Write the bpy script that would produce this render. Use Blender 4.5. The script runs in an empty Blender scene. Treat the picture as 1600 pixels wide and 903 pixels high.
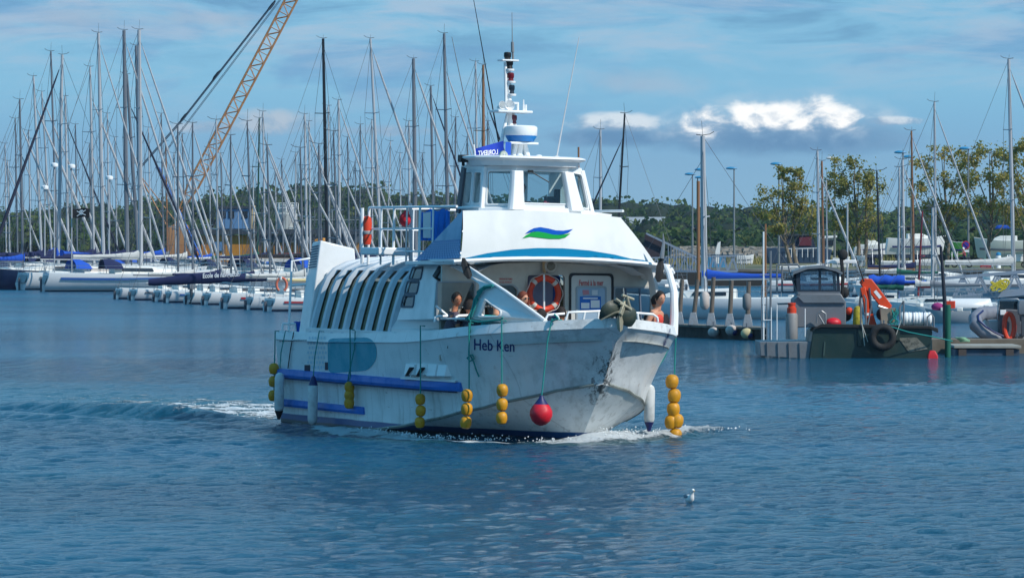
import bpy, math, random
import numpy as np
from mathutils import Vector, Matrix
from mathutils.geometry import tessellate_polygon
from mathutils.bvhtree import BVHTree
R = math.radians
scene = bpy.context.scene
C = scene.collection
V3 = Vector
F_PX, EYE, HOR = 7200.0, 4.0, 370.0        # focal length and horizon in pixels of the 1600 px photograph; eye height in metres

# ------------------------------------------------------------------ camera
cd = bpy.data.cameras.new('camera'); cam = bpy.data.objects.new('camera', cd); C.objects.link(cam)
cam.location = (0, 0, EYE); cam.rotation_euler = (R(90), 0, 0)
cd.sensor_width = 36; cd.lens = 36*F_PX/1600; cd.shift_y = -(451.5-HOR)/1600
cd.clip_start = 1; cd.clip_end = 60000
scene.camera = cam

# ------------------------------------------------------------------ sun, sky, exposure
SUN_AZ, SUN_EL = 58, 43       # degrees right of the line back to the camera, degrees above the horizon
sdir = V3((math.sin(R(SUN_AZ))*math.cos(R(SUN_EL)), -math.cos(R(SUN_AZ))*math.cos(R(SUN_EL)), math.sin(R(SUN_EL))))
sd = bpy.data.lights.new('sun', 'SUN'); sd.energy = 3.5; sd.angle = R(0.53); sd.color = (1, .95, .87)
so = bpy.data.objects.new('sun', sd); C.objects.link(so)
so.rotation_euler = sdir.to_track_quat('Z', 'Y').to_euler(); so.location = (60, 0, 80)
scene.view_settings.view_transform = 'Standard'; scene.view_settings.look = 'None'
scene.view_settings.exposure = 0.22; scene.view_settings.gamma = 1
scene.cycles.max_bounces = 6; scene.cycles.transparent_max_bounces = 12
scene.cycles.use_denoising = True

W = bpy.data.worlds.new('World'); scene.world = W; W.use_nodes = True
nt = W.node_tree; nt.nodes.clear()
def N(tree, typ, **kw):
    n = tree.nodes.new(typ)
    for k, v in kw.items(): setattr(n, k, v)
    return n
class G:
    """tiny node-graph helper"""
    def __init__(s, tree): s.t = tree
    def put(s, sock, v):
        if hasattr(v, 'links'): s.t.links.new(v, sock)
        elif v is not None: sock.default_value = v
    def m(s, op, a, b=None, c=None, clamp=False):
        n = N(s.t, 'ShaderNodeMath', operation=op, use_clamp=clamp)
        s.put(n.inputs[0], a); s.put(n.inputs[1], b)
        if c is not None: s.put(n.inputs[2], c)
        return n.outputs[0]
    def mix(s, f, a, b, blend='MIX'):
        n = N(s.t, 'ShaderNodeMix', data_type='RGBA', blend_type=blend)
        s.put(n.inputs[0], f); s.put(n.inputs[6], a); s.put(n.inputs[7], b); return n.outputs[2]
    def noise(s, vec, scale, detail=4, rough=.55, dist=0.):
        n = N(s.t, 'ShaderNodeTexNoise'); s.put(n.inputs['Vector'], vec)
        n.inputs['Scale'].default_value = scale; n.inputs['Detail'].default_value = detail
        n.inputs['Roughness'].default_value = rough; n.inputs['Distortion'].default_value = dist
        return n.outputs['Fac']
    def ramp(s, f, lo, hi, smooth=True):
        n = N(s.t, 'ShaderNodeMapRange', interpolation_type='SMOOTHSTEP' if smooth else 'LINEAR')
        s.put(n.inputs[0], f); n.inputs[1].default_value = lo; n.inputs[2].default_value = hi; return n.outputs[0]
    def comb(s, x, y, z):
        n = N(s.t, 'ShaderNodeCombineXYZ'); s.put(n.inputs[0], x); s.put(n.inputs[1], y); s.put(n.inputs[2], z); return n.outputs[0]
    def scale(s, vec, v):
        n = N(s.t, 'ShaderNodeMapping'); s.put(n.inputs[0], vec); n.inputs['Scale'].default_value = v; return n.outputs[0]
def lin(r, g, b):
    f = lambda c: c/12.92 if c <= .04045 else ((c+.055)/1.055)**2.4
    return (f(r/255), f(g/255), f(b/255), 1)
g = G(nt)
tc = N(nt, 'ShaderNodeTexCoord'); sep = N(nt, 'ShaderNodeSeparateXYZ'); nt.links.new(tc.outputs['Generated'], sep.inputs[0])
sky = N(nt, 'ShaderNodeTexSky', sky_type='NISHITA'); sky.sun_disc = False
sky.sun_elevation = R(SUN_EL); sky.sun_rotation = math.atan2(sdir.x, sdir.y); sky.altitude = 0
sky.air_density = 1.0; sky.dust_density = .4; sky.ozone_density = 2.5
STR = .10
az = g.m('ARCTAN2', sep.outputs[0], sep.outputs[1]); el = g.m('ARCSINE', sep.outputs[2])
U = g.m('MULTIPLY', az, 72); V = g.m('MULTIPLY', el, 72)     # 1 unit = 100 px of the photograph
def K(*c): return tuple(x/STR for x in lin(*c)[:3]) + (1,)
uv = g.comb(U, V, 0.0)
n_big = g.noise(g.scale(uv, (.16, .75, 1)), 1, 5, .6, .6)
n_str = g.noise(g.scale(uv, (.35, 1.9, 1)), 1, 6, .62, .5)
puff = g.noise(g.scale(uv, (1.6, 2.6, 1)), 1, 9, .55, .3)
# clear sky, veiled low down by thin cloud that is bluish grey
veil = g.ramp(V, 9.0, 1.2)
clear = g.mix(g.m('MULTIPLY_ADD', g.ramp(V, 40., 3.), .2, .68), sky.outputs[0], g.mix(g.ramp(V, 6., 40.), K(112, 176, 212), K(42, 152, 206)))
low = g.mix(g.ramp(V, .3, 2.6), K(130, 168, 196), K(112, 160, 198))
veil_m = g.m('MAXIMUM', g.ramp(V, 2.5, 1.1), g.m('MULTIPLY', g.ramp(n_big, .46, .60), g.ramp(V, 22., 8.)))
c1 = g.mix(g.m('MULTIPLY', veil_m, .88), clear, low)
# streaks of paler cloud, mostly high in the frame
stk = g.m('MULTIPLY', g.ramp(n_str, .43, .66), g.ramp(V, 1.2, 3.6))
c2 = g.mix(g.m('MULTIPLY', g.m('MULTIPLY', stk, g.ramp(V, 15., 7.)), .72), c1, K(166, 186, 206))
dk = g.m('MULTIPLY', g.ramp(n_str, .50, .30), g.ramp(V, 2.2, 3.4))
c2 = g.mix(g.m('MULTIPLY', g.m('MULTIPLY', dk, g.ramp(V, 15., 7.)), .6), c2, K(92, 138, 176))
def blob(cx, cy, rx, ry):
    a = g.m('DIVIDE', g.m('SUBTRACT', U, (cx-800)/100), rx/100); b = g.m('DIVIDE', g.m('SUBTRACT', V, (370-cy)/100), ry/100)
    return g.m('SUBTRACT', 1.0, g.m('ADD', g.m('MULTIPLY', a, a), g.m('MULTIPLY', b, b)))
puff2 = g.noise(g.scale(g.comb(g.m('ADD', U, .16), g.m('ADD', V, .12), 0.0), (1.6, 2.6, 1)), 1, 9, .55, .3)
relief = g.m('MULTIPLY', g.m('SUBTRACT', puff, puff2), 3.2)
def cloud(base, blobs, lo, hi, top, bottom, vmid, vr, op, amp=1.5):
    d = None
    for b in blobs:
        v = blob(*b); d = v if d is None else g.m('MAXIMUM', d, v)
    d = g.m('ADD', d, g.m('MULTIPLY', g.m('SUBTRACT', puff, .5), amp*2))
    msk = g.ramp(d, lo, hi)
    sh = g.ramp(g.m('ADD', V, g.m('MULTIPLY', g.m('SUBTRACT', puff, .5), .9)), vmid-vr, vmid+vr)
    sh = g.m('ADD', sh, relief, clamp=True)
    return g.mix(g.m('MULTIPLY', msk, op), base, g.mix(sh, bottom, top))
# grey undersides first, then the bright heads
c3 = cloud(c2, [(1215, 215, 260, 34), (960, 215, 120, 20)], -.1, .9, K(112, 148, 182), K(92, 130, 168), 1.6, .4, .8, .6)
c3 = cloud(c3, [(960, 190, 84, 17), (1395, 190, 60, 8)], -.1, .9, K(222, 228, 232), K(140, 165, 190), 1.8, .15, .75, 1.0)
c3 = cloud(c3, [(1192, 182, 90, 34), (1262, 182, 112, 36), (1330, 188, 80, 24), (1098, 196, 70, 32)], -.6, 1.6, K(196, 208, 218), K(128, 160, 190), 1.75, .3, .6, 1.3)
c3 = cloud(c3, [(1192, 180, 58, 27), (1262, 178, 74, 30), (1316, 186, 40, 20), (1098, 193, 44, 27)], -.05, .95, K(250, 250, 248), K(150, 174, 198), 1.70, .26, .97, 1.7)
c3 = cloud(c3, [(430, 190, 75, 22), (330, 200, 60, 12), (600, 205, 80, 10)], -.3, 1.1, K(182, 190, 200), K(140, 164, 188), 1.8, .2, .7, 1.2)
c3 = cloud(c3, [(1010, 128, 100, 22), (125, 30, 70, 16), (330, 30, 90, 12)], -.4, 1.3, K(158, 178, 198), K(140, 168, 192), 1.8, .3, .6, 1.2)
bg = N(nt, 'ShaderNodeBackground'); nt.links.new(c3, bg.inputs[0]); bg.inputs[1].default_value = STR
wo = N(nt, 'ShaderNodeOutputWorld'); nt.links.new(bg.outputs[0], wo.inputs[0])

# ------------------------------------------------------------------ mesh helpers
class MB:
    """collects verts/faces with material slots; build() links ONE mesh object"""
    def __init__(s): s.v = []; s.f = []; s.m = []; s.sm = []
    def add(s, vs, fs, m=0, sm=False):
        o = len(s.v); s.v += [tuple(v) for v in vs]
        for f in fs: s.f.append(tuple(i+o for i in f)); s.m.append(m); s.sm.append(sm)
        return s
    def quad(s, a, b, c, d, m=0): return s.add([a, b, c, d], [(0, 1, 2, 3)], m)
    def box(s, c, d, rot=None, m=0, taper=1.0):
        c = V3(c); hx, hy, hz = d[0]/2, d[1]/2, d[2]/2; vs = []
        for sz in (-1, 1):
            k = taper if sz > 0 else 1
            for sx, sy in ((-1, -1), (1, -1), (1, 1), (-1, 1)):
                p = V3((sx*hx*k, sy*hy*k, sz*hz)); vs.append(c + (rot @ p if rot else p))
        return s.add(vs, [(3, 2, 1, 0), (4, 5, 6, 7), (0, 1, 5, 4), (1, 2, 6, 5), (2, 3, 7, 6), (3, 0, 4, 7)], m)
    def hexa(s, b, t, m=0):
        return s.add(list(b)+list(t), [(3, 2, 1, 0), (4, 5, 6, 7), (0, 1, 5, 4), (1, 2, 6, 5), (2, 3, 7, 6), (3, 0, 4, 7)], m)
    def bar(s, a, b, w, h, m=0, up=V3((0, 0, 1))):
        a = V3(a); b = V3(b); d = (b-a).normalized(); x = d.cross(up)
        if x.length < 1e-4: x = d.cross(V3((0, 1, 0)))
        x.normalize(); y = x.cross(d).normalized(); vs = []
        for p in (a, b):
            for i, j in ((-1, -1), (1, -1), (1, 1), (-1, 1)): vs.append(p + x*i*w/2 + y*j*h/2)
        return s.add(vs, [(0, 1, 2, 3), (7, 6, 5, 4), (4, 5, 1, 0), (5, 6, 2, 1), (6, 7, 3, 2), (7, 4, 0, 3)], m)
    def tube(s, pts, r, n=8, m=0, closed=False, cap=True):
        pts = [V3(p) for p in pts]; k = len(pts)
        if not hasattr(r, '__len__'): r = [r]*k
        prev = None; rings = []
        for i, p in enumerate(pts):
            if closed: t = pts[(i+1) % k]-pts[i-1]
            elif i == 0: t = pts[1]-p
            elif i == k-1: t = p-pts[i-1]
            else: t = pts[i+1]-pts[i-1]
            t.normalize()
            if prev is None:
                x = t.cross(V3((0, 0, 1)))
                if x.length < .05: x = t.cross(V3((0, 1, 0)))
            else: x = prev - t*prev.dot(t)
            x.normalize(); y = t.cross(x); prev = x
            rings.append([p + (x*math.cos(a)+y*math.sin(a))*r[i] for a in (2*math.pi*j/n for j in range(n))])
        return s.loft(rings, closed, cap, m, True)
    def loft(s, rings, closed=False, cap=True, m=0, sm=True, wrap=True):
        n = len(rings[0]); k = len(rings); vs = [p for r_ in rings for p in r_]; fs = []
        for i in range(k if closed else k-1):
            a, b = i*n, ((i+1) % k)*n
            for j in range(n if wrap else n-1):
                j2 = (j+1) % n; fs.append((a+j, a+j2, b+j2, b+j))
        o = len(s.v); s.add(vs, fs, m, sm)
        if cap and not closed:
            s.f.append(tuple(o+j for j in reversed(range(n)))); s.m.append(m); s.sm.append(False)
            s.f.append(tuple(o+(k-1)*n+j for j in range(n))); s.m.append(m); s.sm.append(False)
        return s
    def lathe(s, prof, n=16, c=(0, 0, 0), rot=None, m=0):
        c = V3(c); rings = []
        for r_, z in prof:
            ring = []
            for j in range(n):
                a = 2*math.pi*j/n; p = V3((r_*math.cos(a), r_*math.sin(a), z)); ring.append(c + (rot @ p if rot else p))
            rings.append(ring)
        return s.loft(rings, m=m)
    def ball(s, c, r, n=12, k=8, rot=None, m=0):
        if not hasattr(r, '__len__'): r = (r, r, r)
        c = V3(c); rings = []
        for i in range(k+1):
            a = -math.pi/2+math.pi*i/k; z, q = math.sin(a), max(math.cos(a), .02); ring = []
            for j in range(n):
                b = 2*math.pi*j/n; p = V3((r[0]*q*math.cos(b), r[1]*q*math.sin(b), r[2]*z)); ring.append(c + (rot @ p if rot else p))
            rings.append(ring)
        return s.loft(rings, m=m)
    def plate(s, outer, holes=(), t=.03, F=None, m=0, edge=True):
        """polygon with holes in (u,v), extruded from w=0 to w=-t, placed by F(u,v,w)"""
        loops = [list(outer)]+[list(h) for h in holes]
        flat = [p for l in loops for p in l]; tri = tessellate_polygon([[V3((p[0], p[1], 0)) for p in l] for l in loops])
        n = len(flat); vs = [F(p[0], p[1], 0) for p in flat]
        if t == 0:
            return s.add(vs, [tuple(q) for q in tri], m)
        vs += [F(p[0], p[1], -t) for p in flat]
        fs = [tuple(q) for q in tri]+[tuple(i+n for i in reversed(q)) for q in tri]; o = 0
        for l in loops:
            k = len(l)
            for i in range(k): a, b = o+i, o+(i+1) % k; fs.append((a, b, b+n, a+n))
            o += k
        return s.add(vs, fs, m)
    def build(s, name, mats, parent=None, origin=None, bevel=0, ang=35, recalc=True):
        me = bpy.data.meshes.new(name); o_ = V3(origin) if origin is not None else V3((0, 0, 0))
        me.from_pydata([(v[0]-o_.x, v[1]-o_.y, v[2]-o_.z) for v in s.v], [], s.f)
        if not isinstance(mats, (list, tuple)): mats = [mats]
        for m_ in mats: me.materials.append(m_)
        me.polygons.foreach_set('material_index', s.m); me.polygons.foreach_set('use_smooth', [True]*len(s.f))
        if recalc:
            import bmesh
            bm = bmesh.new(); bm.from_mesh(me); bmesh.ops.recalc_face_normals(bm, faces=bm.faces); bm.to_mesh(me); bm.free()
        me.set_sharp_from_angle(angle=R(ang)); me.update()
        o = bpy.data.objects.new(name, me); C.objects.link(o)
        if parent is not None: o.parent = parent
        elif origin is not None: o.location = o_
        if bevel:
            b = o.modifiers.new('bevel', 'BEVEL'); b.width = bevel; b.segments = 2; b.limit_method = 'ANGLE'; b.angle_limit = R(40)
        return o
def tag(o, label, cat=None, group=None, kind=None):
    if label: o['label'] = label
    if cat: o['category'] = cat
    if group: o['group'] = group
    if kind: o['kind'] = kind
    return o
def thing(name, label, cat, loc=(0, 0, 0), rz=0, group=None, mw=None):
    o = bpy.data.objects.new(name, None); C.objects.link(o); o.empty_display_size = .2
    if mw is not None: o.matrix_world = mw
    else: o.location = loc; o.rotation_euler = (0, 0, rz)
    return tag(o, label, cat, group)
def copy_tree(o, parent=None):
    c = o.copy(); C.objects.link(c)
    if parent is not None: c.parent = parent
    for ch in list(o.children): copy_tree(ch, c)
    return c
def rr(x0, y0, x1, y1, r, n=4):
    out = []
    for cx, cy, a0 in ((x1-r, y1-r, 0), (x0+r, y1-r, 90), (x0+r, y0+r, 180), (x1-r, y0+r, 270)):
        for i in range(n+1): a = R(a0+90*i/n); out.append((cx+r*math.cos(a), cy+r*math.sin(a)))
    return out
def round_poly(pts, r, n=3):
    out = []; k = len(pts)
    for i in range(k):
        p = V3((*pts[i], 0)); a = V3((*pts[i-1], 0))-p; b = V3((*pts[(i+1) % k], 0))-p
        ra = min(r, a.length*.45); rb = min(r, b.length*.45); a.normalize(); b.normalize()
        q0, q1 = p+a*ra, p+b*rb
        for j in range(n+1):
            t = j/n; q = q0*(1-t)**2+p*2*t*(1-t)+q1*t*t; out.append((q.x, q.y))
    return out
def grow(pts, d):
    """offset a convex-ish polygon outward by d"""
    cx = sum(p[0] for p in pts)/len(pts); cy = sum(p[1] for p in pts)/len(pts)
    hx = max(abs(p[0]-cx) for p in pts); hy = max(abs(p[1]-cy) for p in pts)
    return [(cx+(p[0]-cx)*(1+d/hx), cy+(p[1]-cy)*(1+d/hy)) for p in pts]
def P(px, py, D):
    """the point that stands D metres down the view at that direction"""
    return V3(((px-800)/F_PX*D, D, EYE+(HOR-py)/F_PX*D))
def WD(py, z=0):   # distance at which a level z shows on row py
    return (EYE-z)*F_PX/(py-HOR)

# ------------------------------------------------------------------ materials
MATS = {}
def mat(name, col, rough=.5, metal=0, dirt=0, dcol=None, scale=3, bump=0, bscale=20, spec=.5, coat=0, stretch=(1, 1, 1)):
    if name in MATS: return MATS[name]
    m = bpy.data.materials.new(name); m.use_nodes = True; t = m.node_tree; b = t.nodes['Principled BSDF']; h = G(t)
    c = lin(*col); tcn = N(t, 'ShaderNodeTexCoord'); ob = h.scale(tcn.outputs['Object'], stretch)
    if dirt:
        d = lin(*(dcol or [x*.55 for x in col])); f = h.ramp(h.noise(ob, scale, 6, .65), .42, .72)
        cc = h.mix(h.m('MULTIPLY', f, dirt), c, d); cc = h.mix(h.m('MULTIPLY', h.ramp(h.noise(ob, scale*.3, 3), .35, .7), dirt*.4), cc, d)
        t.links.new(cc, b.inputs['Base Color'])
        t.links.new(h.m('MULTIPLY_ADD', f, .25, rough-.05), b.inputs['Roughness'])
    else: b.inputs['Base Color'].default_value = c; b.inputs['Roughness'].default_value = rough
    b.inputs['Metallic'].default_value = metal; b.inputs['Specular IOR Level'].default_value = spec; b.inputs['Coat Weight'].default_value = coat
    if bump:
        bn = N(t, 'ShaderNodeBump'); bn.inputs['Strength'].default_value = bump; bn.inputs['Distance'].default_value = .02
        t.links.new(h.noise(ob, bscale, 5, .6), bn.inputs['Height']); t.links.new(bn.outputs[0], b.inputs['Normal'])
    MATS[name] = m; return m
def glass(name, tint, refl=.08, dens=.0):
    if name in MATS: return MATS[name]
    m = bpy.data.materials.new(name); m.use_nodes = True; t = m.node_tree; t.nodes.clear()
    o = N(t, 'ShaderNodeOutputMaterial'); tr = N(t, 'ShaderNodeBsdfTransparent'); gl = N(t, 'ShaderNodeBsdfGlossy'); mx = N(t, 'ShaderNodeMixShader')
    tr.inputs[0].default_value = lin(*tint); gl.inputs['Roughness'].default_value = .03
    fr = N(t, 'ShaderNodeLayerWeight')
    h = G(t); t.links.new(h.m('MULTIPLY_ADD', h.m('POWER', fr.outputs['Facing'], 4.5), .8, refl*.6+.03, clamp=True), mx.inputs[0])
    t.links.new(tr.outputs[0], mx.inputs[1]); t.links.new(gl.outputs[0], mx.inputs[2]); t.links.new(mx.outputs[0], o.inputs[0])
    MATS[name] = m; return m
white = mat('white_paint', (232, 233, 232), .35, dirt=.22, dcol=(165, 165, 158), scale=1.6, coat=.2)
whitec = mat('clean_white', (238, 239, 238), .35)
cream = mat('interior_cream', (196, 192, 180), .6, dirt=.2, scale=2)
steel = mat('steel', (170, 174, 178), .3, 1)
galv = mat('galvanised', (150, 155, 160), .5, .6, dirt=.3, scale=8)
black = mat('black_plastic', (22, 23, 26), .5)
rubber = mat('black_rubber', (26, 27, 29), .8, dirt=.5, dcol=(60, 60, 58), scale=6)
rope_t = mat('teal_rope', (32, 138, 132), .9, bump=.6, bscale=60)
orange = mat('lifebuoy_orange', (214, 62, 26), .55, dirt=.15, scale=5)
blue_p = mat('blue_stripe', (14, 108, 196), .5, dirt=.25, dcol=(20, 76, 140), scale=3)
teal_p = mat('turquoise_paint', (28, 156, 176), .45, dirt=.2, dcol=(40, 120, 138), scale=2)
navy = mat('navy_cloth', (22, 32, 74), .9, bump=.5, bscale=14)
bluec = mat('blue_cloth', (20, 80, 185), .85, bump=.5, bscale=14)
yellow = mat('yellow_float', (208, 146, 16), .55, dirt=.5, dcol=(120, 88, 24), scale=5)
red_f = mat('red_float', (214, 26, 44), .45, dirt=.3, scale=5)
navy_r = mat('navy_rubber', (24, 34, 92), .5)
wood = mat('weathered_wood', (112, 102, 92), .85, dirt=.6, dcol=(52, 46, 42), scale=5, bump=.6, bscale=30, stretch=(1, 1, .2))
concrete = mat('concrete', (120, 116, 108), .9, dirt=.5, dcol=(70, 68, 62), scale=1.2, bump=.4, bscale=12)

# ================================================================== the ferry's place (its bow points to us and to the right)
YAW = R(24)
FROOT = V3((-2.91, 99.96, 0))
FM = Matrix.Translation(FROOT) @ Matrix.Rotation(-(math.pi/2-YAW), 4, 'Z') @ Matrix.Rotation(R(-1.3), 4, 'X')
FMI = FM.inverted()
f2 = V3((math.sin(YAW), -math.cos(YAW), 0)); s2 = V3((-math.cos(YAW), -math.sin(YAW), 0))

# ================================================================== water: one sheet to the horizon
def spaced(lo, hi, step, far, grow_):
    a = list(np.arange(lo, hi, step)); s = step
    b = a[-1]; out = []
    while b < far: s *= grow_; b += s; out.append(b)
    return a, out
ax, outx = spaced(-15, 15, .10, 9000, 1.06)
xs = np.array([-v for v in reversed(outx)] + ax + outx)
ay, outy = spaced(50, 122, .11, 20000, 1.035)
dn = []; s_ = .11; b_ = 50
while b_ > -3000: s_ *= 1.12; b_ -= s_; dn.append(b_)
ys = np.array(list(reversed(dn)) + ay + outy)
X, Y = np.meshgrid(xs, ys); SX = np.gradient(xs)[None, :]+0*X; SY = np.gradient(ys)[:, None]+0*X
rs = np.random.RandomState(5); Z = np.zeros_like(X)
patch = .85+.3*np.sin(X*.09+.8*np.sin(Y*.05))*np.cos(Y*.11+X*.03)
for i in range(90):
    lam = .25*(6**rs.rand()); th = rs.normal(R(100), R(48)); k = 2*math.pi/lam
    amp = .028*(0.5+rs.rand())/k*min(1, (.5/lam)**1.0)
    step = np.maximum(SX*abs(math.cos(th)), SY*abs(math.sin(th))); w = np.clip((lam/2.6-step)/(lam*.2), 0, 1)
    warp = .35*np.sin(.37*X+.21*Y+i)+.3*np.sin(.23*Y-.31*X+2*i)
    Z += w*amp*np.sin(k*(X*math.cos(th)+Y*math.sin(th))+warp*2.2+rs.rand()*6.28)
Z *= patch
# boat frame coordinates of every water point: a = along heading from the transom, b = to starboard
A = (X-FROOT.x)*f2.x+(Y-FROOT.y)*f2.y; B = (X-FROOT.x)*s2.x+(Y-FROOT.y)*s2.y
foam = np.zeros_like(X); churn = np.zeros_like(X)
def bump(d, w): return np.exp(-(d/w)**2)
rn = np.zeros_like(X)
for i in range(30):
    lam = .4*(8**rs.rand()); th = rs.rand()*6.28; rn += np.sin(2*math.pi/lam*(X*math.cos(th)+Y*math.sin(th))+rs.rand()*6)/30**.5
for sgn, sc in ((1, 1.), (-1, .8)):
    ab = B*sgn
    for off, tan_, h, w0 in ((0, .34, .05, .35), (3.2, .25, .025, .6), (6.5, .22, .02, .7)):
        back = 11.2-off-A                        # metres behind the stem
        dist = ab-(np.clip(back, 0, None)*tan_+.15+(1.0 if off else 0)); w = w0+np.clip(back, 0, None)*.035
        near = np.clip(back/.8, 0, 1)*np.exp(-np.clip(back-6, 0, None)/26)
        Z += sc*h*bump(dist, w)*near
        Z -= sc*h*.5*bump(dist-2.2*w, w)*near
        if off == 0: foam += bump(dist+.1, w*.75)*near*np.exp(-np.clip(back, 0, None)/(3.3 if sgn < 0 else 2.2))*1.15
# starboard hull-side foam and the small curl ahead of the stem
half = np.where(A < 8, 2.25, 2.25*np.clip(1-((A-8)/3.1)**2, 0, 1)**.8)
side = np.abs(B)-half
foam += (.75+.3*rn)*bump(side-.45-.15*np.sin(A*1.7), .42)*((A > 3.5) & (A < 11.4))*(B > 0); foam += bump(side-.12, .30)*((A > -.2) & (A < 11.1))*(.60+.30*rn); foam += .75*bump(side-.7-.25*np.sin(A*1.3), .16)*((A > .5) & (A < 10.5))*(rn > -.6)
foam += bump(np.hypot(A-11.0, B), .42)*1.1; Z += bump(np.hypot(A-11.0, B), .4)*.10
# port arm of the bow wave thrown out to the right
dist = -B-.30-(11.1-A)*.0; 
ca, sa = math.cos(R(62)), math.sin(R(62)); q = (X-1.75)*ca+(Y-90.3)*sa; r_ = -(X-1.75)*sa+(Y-90.3)*ca
arm = bump(r_-.12*np.sin(q*2)+.2*np.sin(q*.6), .42)*np.clip((q+.6)/.5, 0, 1)*np.clip((6.4-q)/2.5, 0, 1)
foam += arm*(.9+.25*rn); Z += arm*(.12+.05*rn)
# propeller wash astern
wash = np.clip((.6-A)/.8, 0, 1)*np.exp(-np.clip(-A, 0, None)/13)*bump(B, 1.9+np.clip(-A, 0, None)*.10)
foam += wash*(.85+.5*rn)*np.exp(-np.clip(-A, 0, None)/11)+.35*wash*(rn > .6); churn += np.clip(wash*1.3, 0, 1); Z += wash*.06*rn
churn += .8*bump(side-.5, 1.1)*((A > 4) & (A < 12.2))
wash = np.clip((.6-A)/.8, 0, 1)*np.exp(-np.clip(-A, 0, None)/24)*bump(B, 2.0+np.clip(-A, 0, None)*.12)
foam += wash*(.55+.55*rn)*np.exp(-np.clip(-A, 0, None)/26)*np.clip(-A/6, 0, 1)
trail = np.exp(-np.clip(-A, 0, None)/45)*np.clip(-A/3, 0, 1)
for off, w, sl in ((3.0, .5, .20), (2.3, .55, .36), (5.5, .7, .24), (-3.2, .5, -.15)):
    ln = bump(B-off-np.clip(-A, 0, None)*sl, w+np.clip(-A, 0, None)*.01)*trail; Z += .15*ln; foam += .45*ln*(rn > .9)*np.exp(-np.clip(-A, 0, None)/12)
foam = np.clip(foam, 0, 1); churn = np.clip(churn, 0, 1)
ny, nx = X.shape
me = bpy.data.meshes.new('water'); idx = np.arange(ny*nx).reshape(ny, nx)
q4 = np.stack([idx[:-1, :-1], idx[:-1, 1:], idx[1:, 1:], idx[1:, :-1]], -1).reshape(-1, 4)
me.vertices.add(ny*nx); me.vertices.foreach_set('co', np.stack([X, Y, Z], -1).astype(np.float32).ravel())
me.loops.add(q4.size); me.loops.foreach_set('vertex_index', q4.ravel().astype(np.int32))
me.polygons.add(len(q4)); me.polygons.foreach_set('loop_start', np.arange(0, q4.size, 4, dtype=np.int32))
me.polygons.foreach_set('use_smooth', np.ones(len(q4), bool))
me.update(calc_edges=True)
for nm, arr in (('foam', foam), ('churn', churn)):
    at = me.attributes.new(nm, 'FLOAT', 'POINT'); at.data.foreach_set('value', arr.astype(np.float32).ravel())
water = bpy.data.objects.new('water', me); C.objects.link(water); tag(water, 'rippled deep blue harbour water with the ferry\'s wake', None, None, 'structure')
m = bpy.data.materials.new('sea_water'); m.use_nodes = True; t = m.node_tree; b = t.nodes['Principled BSDF']; h = G(t)
tcn = N(t, 'ShaderNodeTexCoord'); ob = tcn.outputs['Object']
def attr(nm): a = N(t, 'ShaderNodeAttribute'); a.attribute_name = nm; return a.outputs['Fac']
fn = h.noise(ob, 9, 7, .8); fo = h.m('MULTIPLY', h.ramp(h.m('ADD', attr('foam'), h.m('MULTIPLY', h.m('SUBTRACT', fn, .5), 2.2)), .44, .82), h.ramp(attr('foam'), .03, .2))
base = h.mix(h.ramp(h.noise(h.scale(ob, (.03, .06, 1)), 1, 3), .35, .65), lin(0, 66, 98), lin(0, 84, 114))
base = h.mix(h.m('MULTIPLY', attr('churn'), .75), base, lin(44, 92, 88))
b.inputs['IOR'].default_value = 1.333; b.inputs['Specular IOR Level'].default_value = .5
t.links.new(h.mix(fo, base, lin(225, 232, 235)), b.inputs['Base Color'])
sp_ = N(t, 'ShaderNodeSeparateXYZ'); t.links.new(ob, sp_.inputs[0])
t.links.new(h.m('ADD', h.m('MULTIPLY', fo, .6), h.m('MULTIPLY_ADD', h.ramp(sp_.outputs[1], 90, 330), .20, .045)), b.inputs['Roughness'])   # ripples too small to resolve far out
bn = N(t, 'ShaderNodeBump'); bn.inputs['Strength'].default_value = 1; bn.inputs['Distance'].default_value = 1
wind = h.ramp(h.noise(h.scale(ob, (.035, .05, 1)), 1, 3, .6), .38, .62)
hh = h.m('ADD', h.m('MULTIPLY', h.noise(h.scale(ob, (1, 1.15, 1)), 3.6, 7, .80), h.m('MULTIPLY_ADD', wind, .13, .09)), h.m('MULTIPLY', h.noise(h.scale(ob, (.7, 1.0, 1)), .9, 4, .6), .06))
hh = h.m('ADD', hh, h.m('MULTIPLY', h.noise(h.scale(ob, (.05, .16, 1)), 1, 5, .6), .40))
hh = h.m('ADD', hh, h.m('MULTIPLY', fo, .09))
t.links.new(hh, bn.inputs['Height']); t.links.new(bn.outputs[0], b.inputs['Normal'])
me.materials.append(m)
# spray and froth thrown up at the bow and along the side
rw = np.random.RandomState(21); pts = []
for _ in range(900):
    u = rw.rand()**1.6*5.8; pts.append((1.75+ca*u-sa*rw.normal(0, .22), 90.3+sa*u+ca*rw.normal(0, .22), abs(rw.normal(0, .09))*(1-u/7)+.03, rw.uniform(.006, .022)))
for _ in range(420):
    a_ = rw.uniform(4.5, 11.0); hb = 2.25 if a_ < 8 else 2.25*max(0, 1-((a_-8)/3.1)**2)**.8; b_ = hb+abs(rw.normal(.12, .14)); pts.append((FROOT.x+a_*f2.x+b_*s2.x, FROOT.y+a_*f2.y+b_*s2.y, abs(rw.normal(0, .04))+.02, rw.uniform(.006, .018)))
for _ in range(420):
    a_ = -rw.rand()**1.3*10; b_ = rw.normal(0, 1.4); pts.append((FROOT.x+a_*f2.x+b_*s2.x, FROOT.y+a_*f2.y+b_*s2.y, abs(rw.normal(0, .05))+.03, rw.uniform(.006, .02)))
q = MB()
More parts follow.
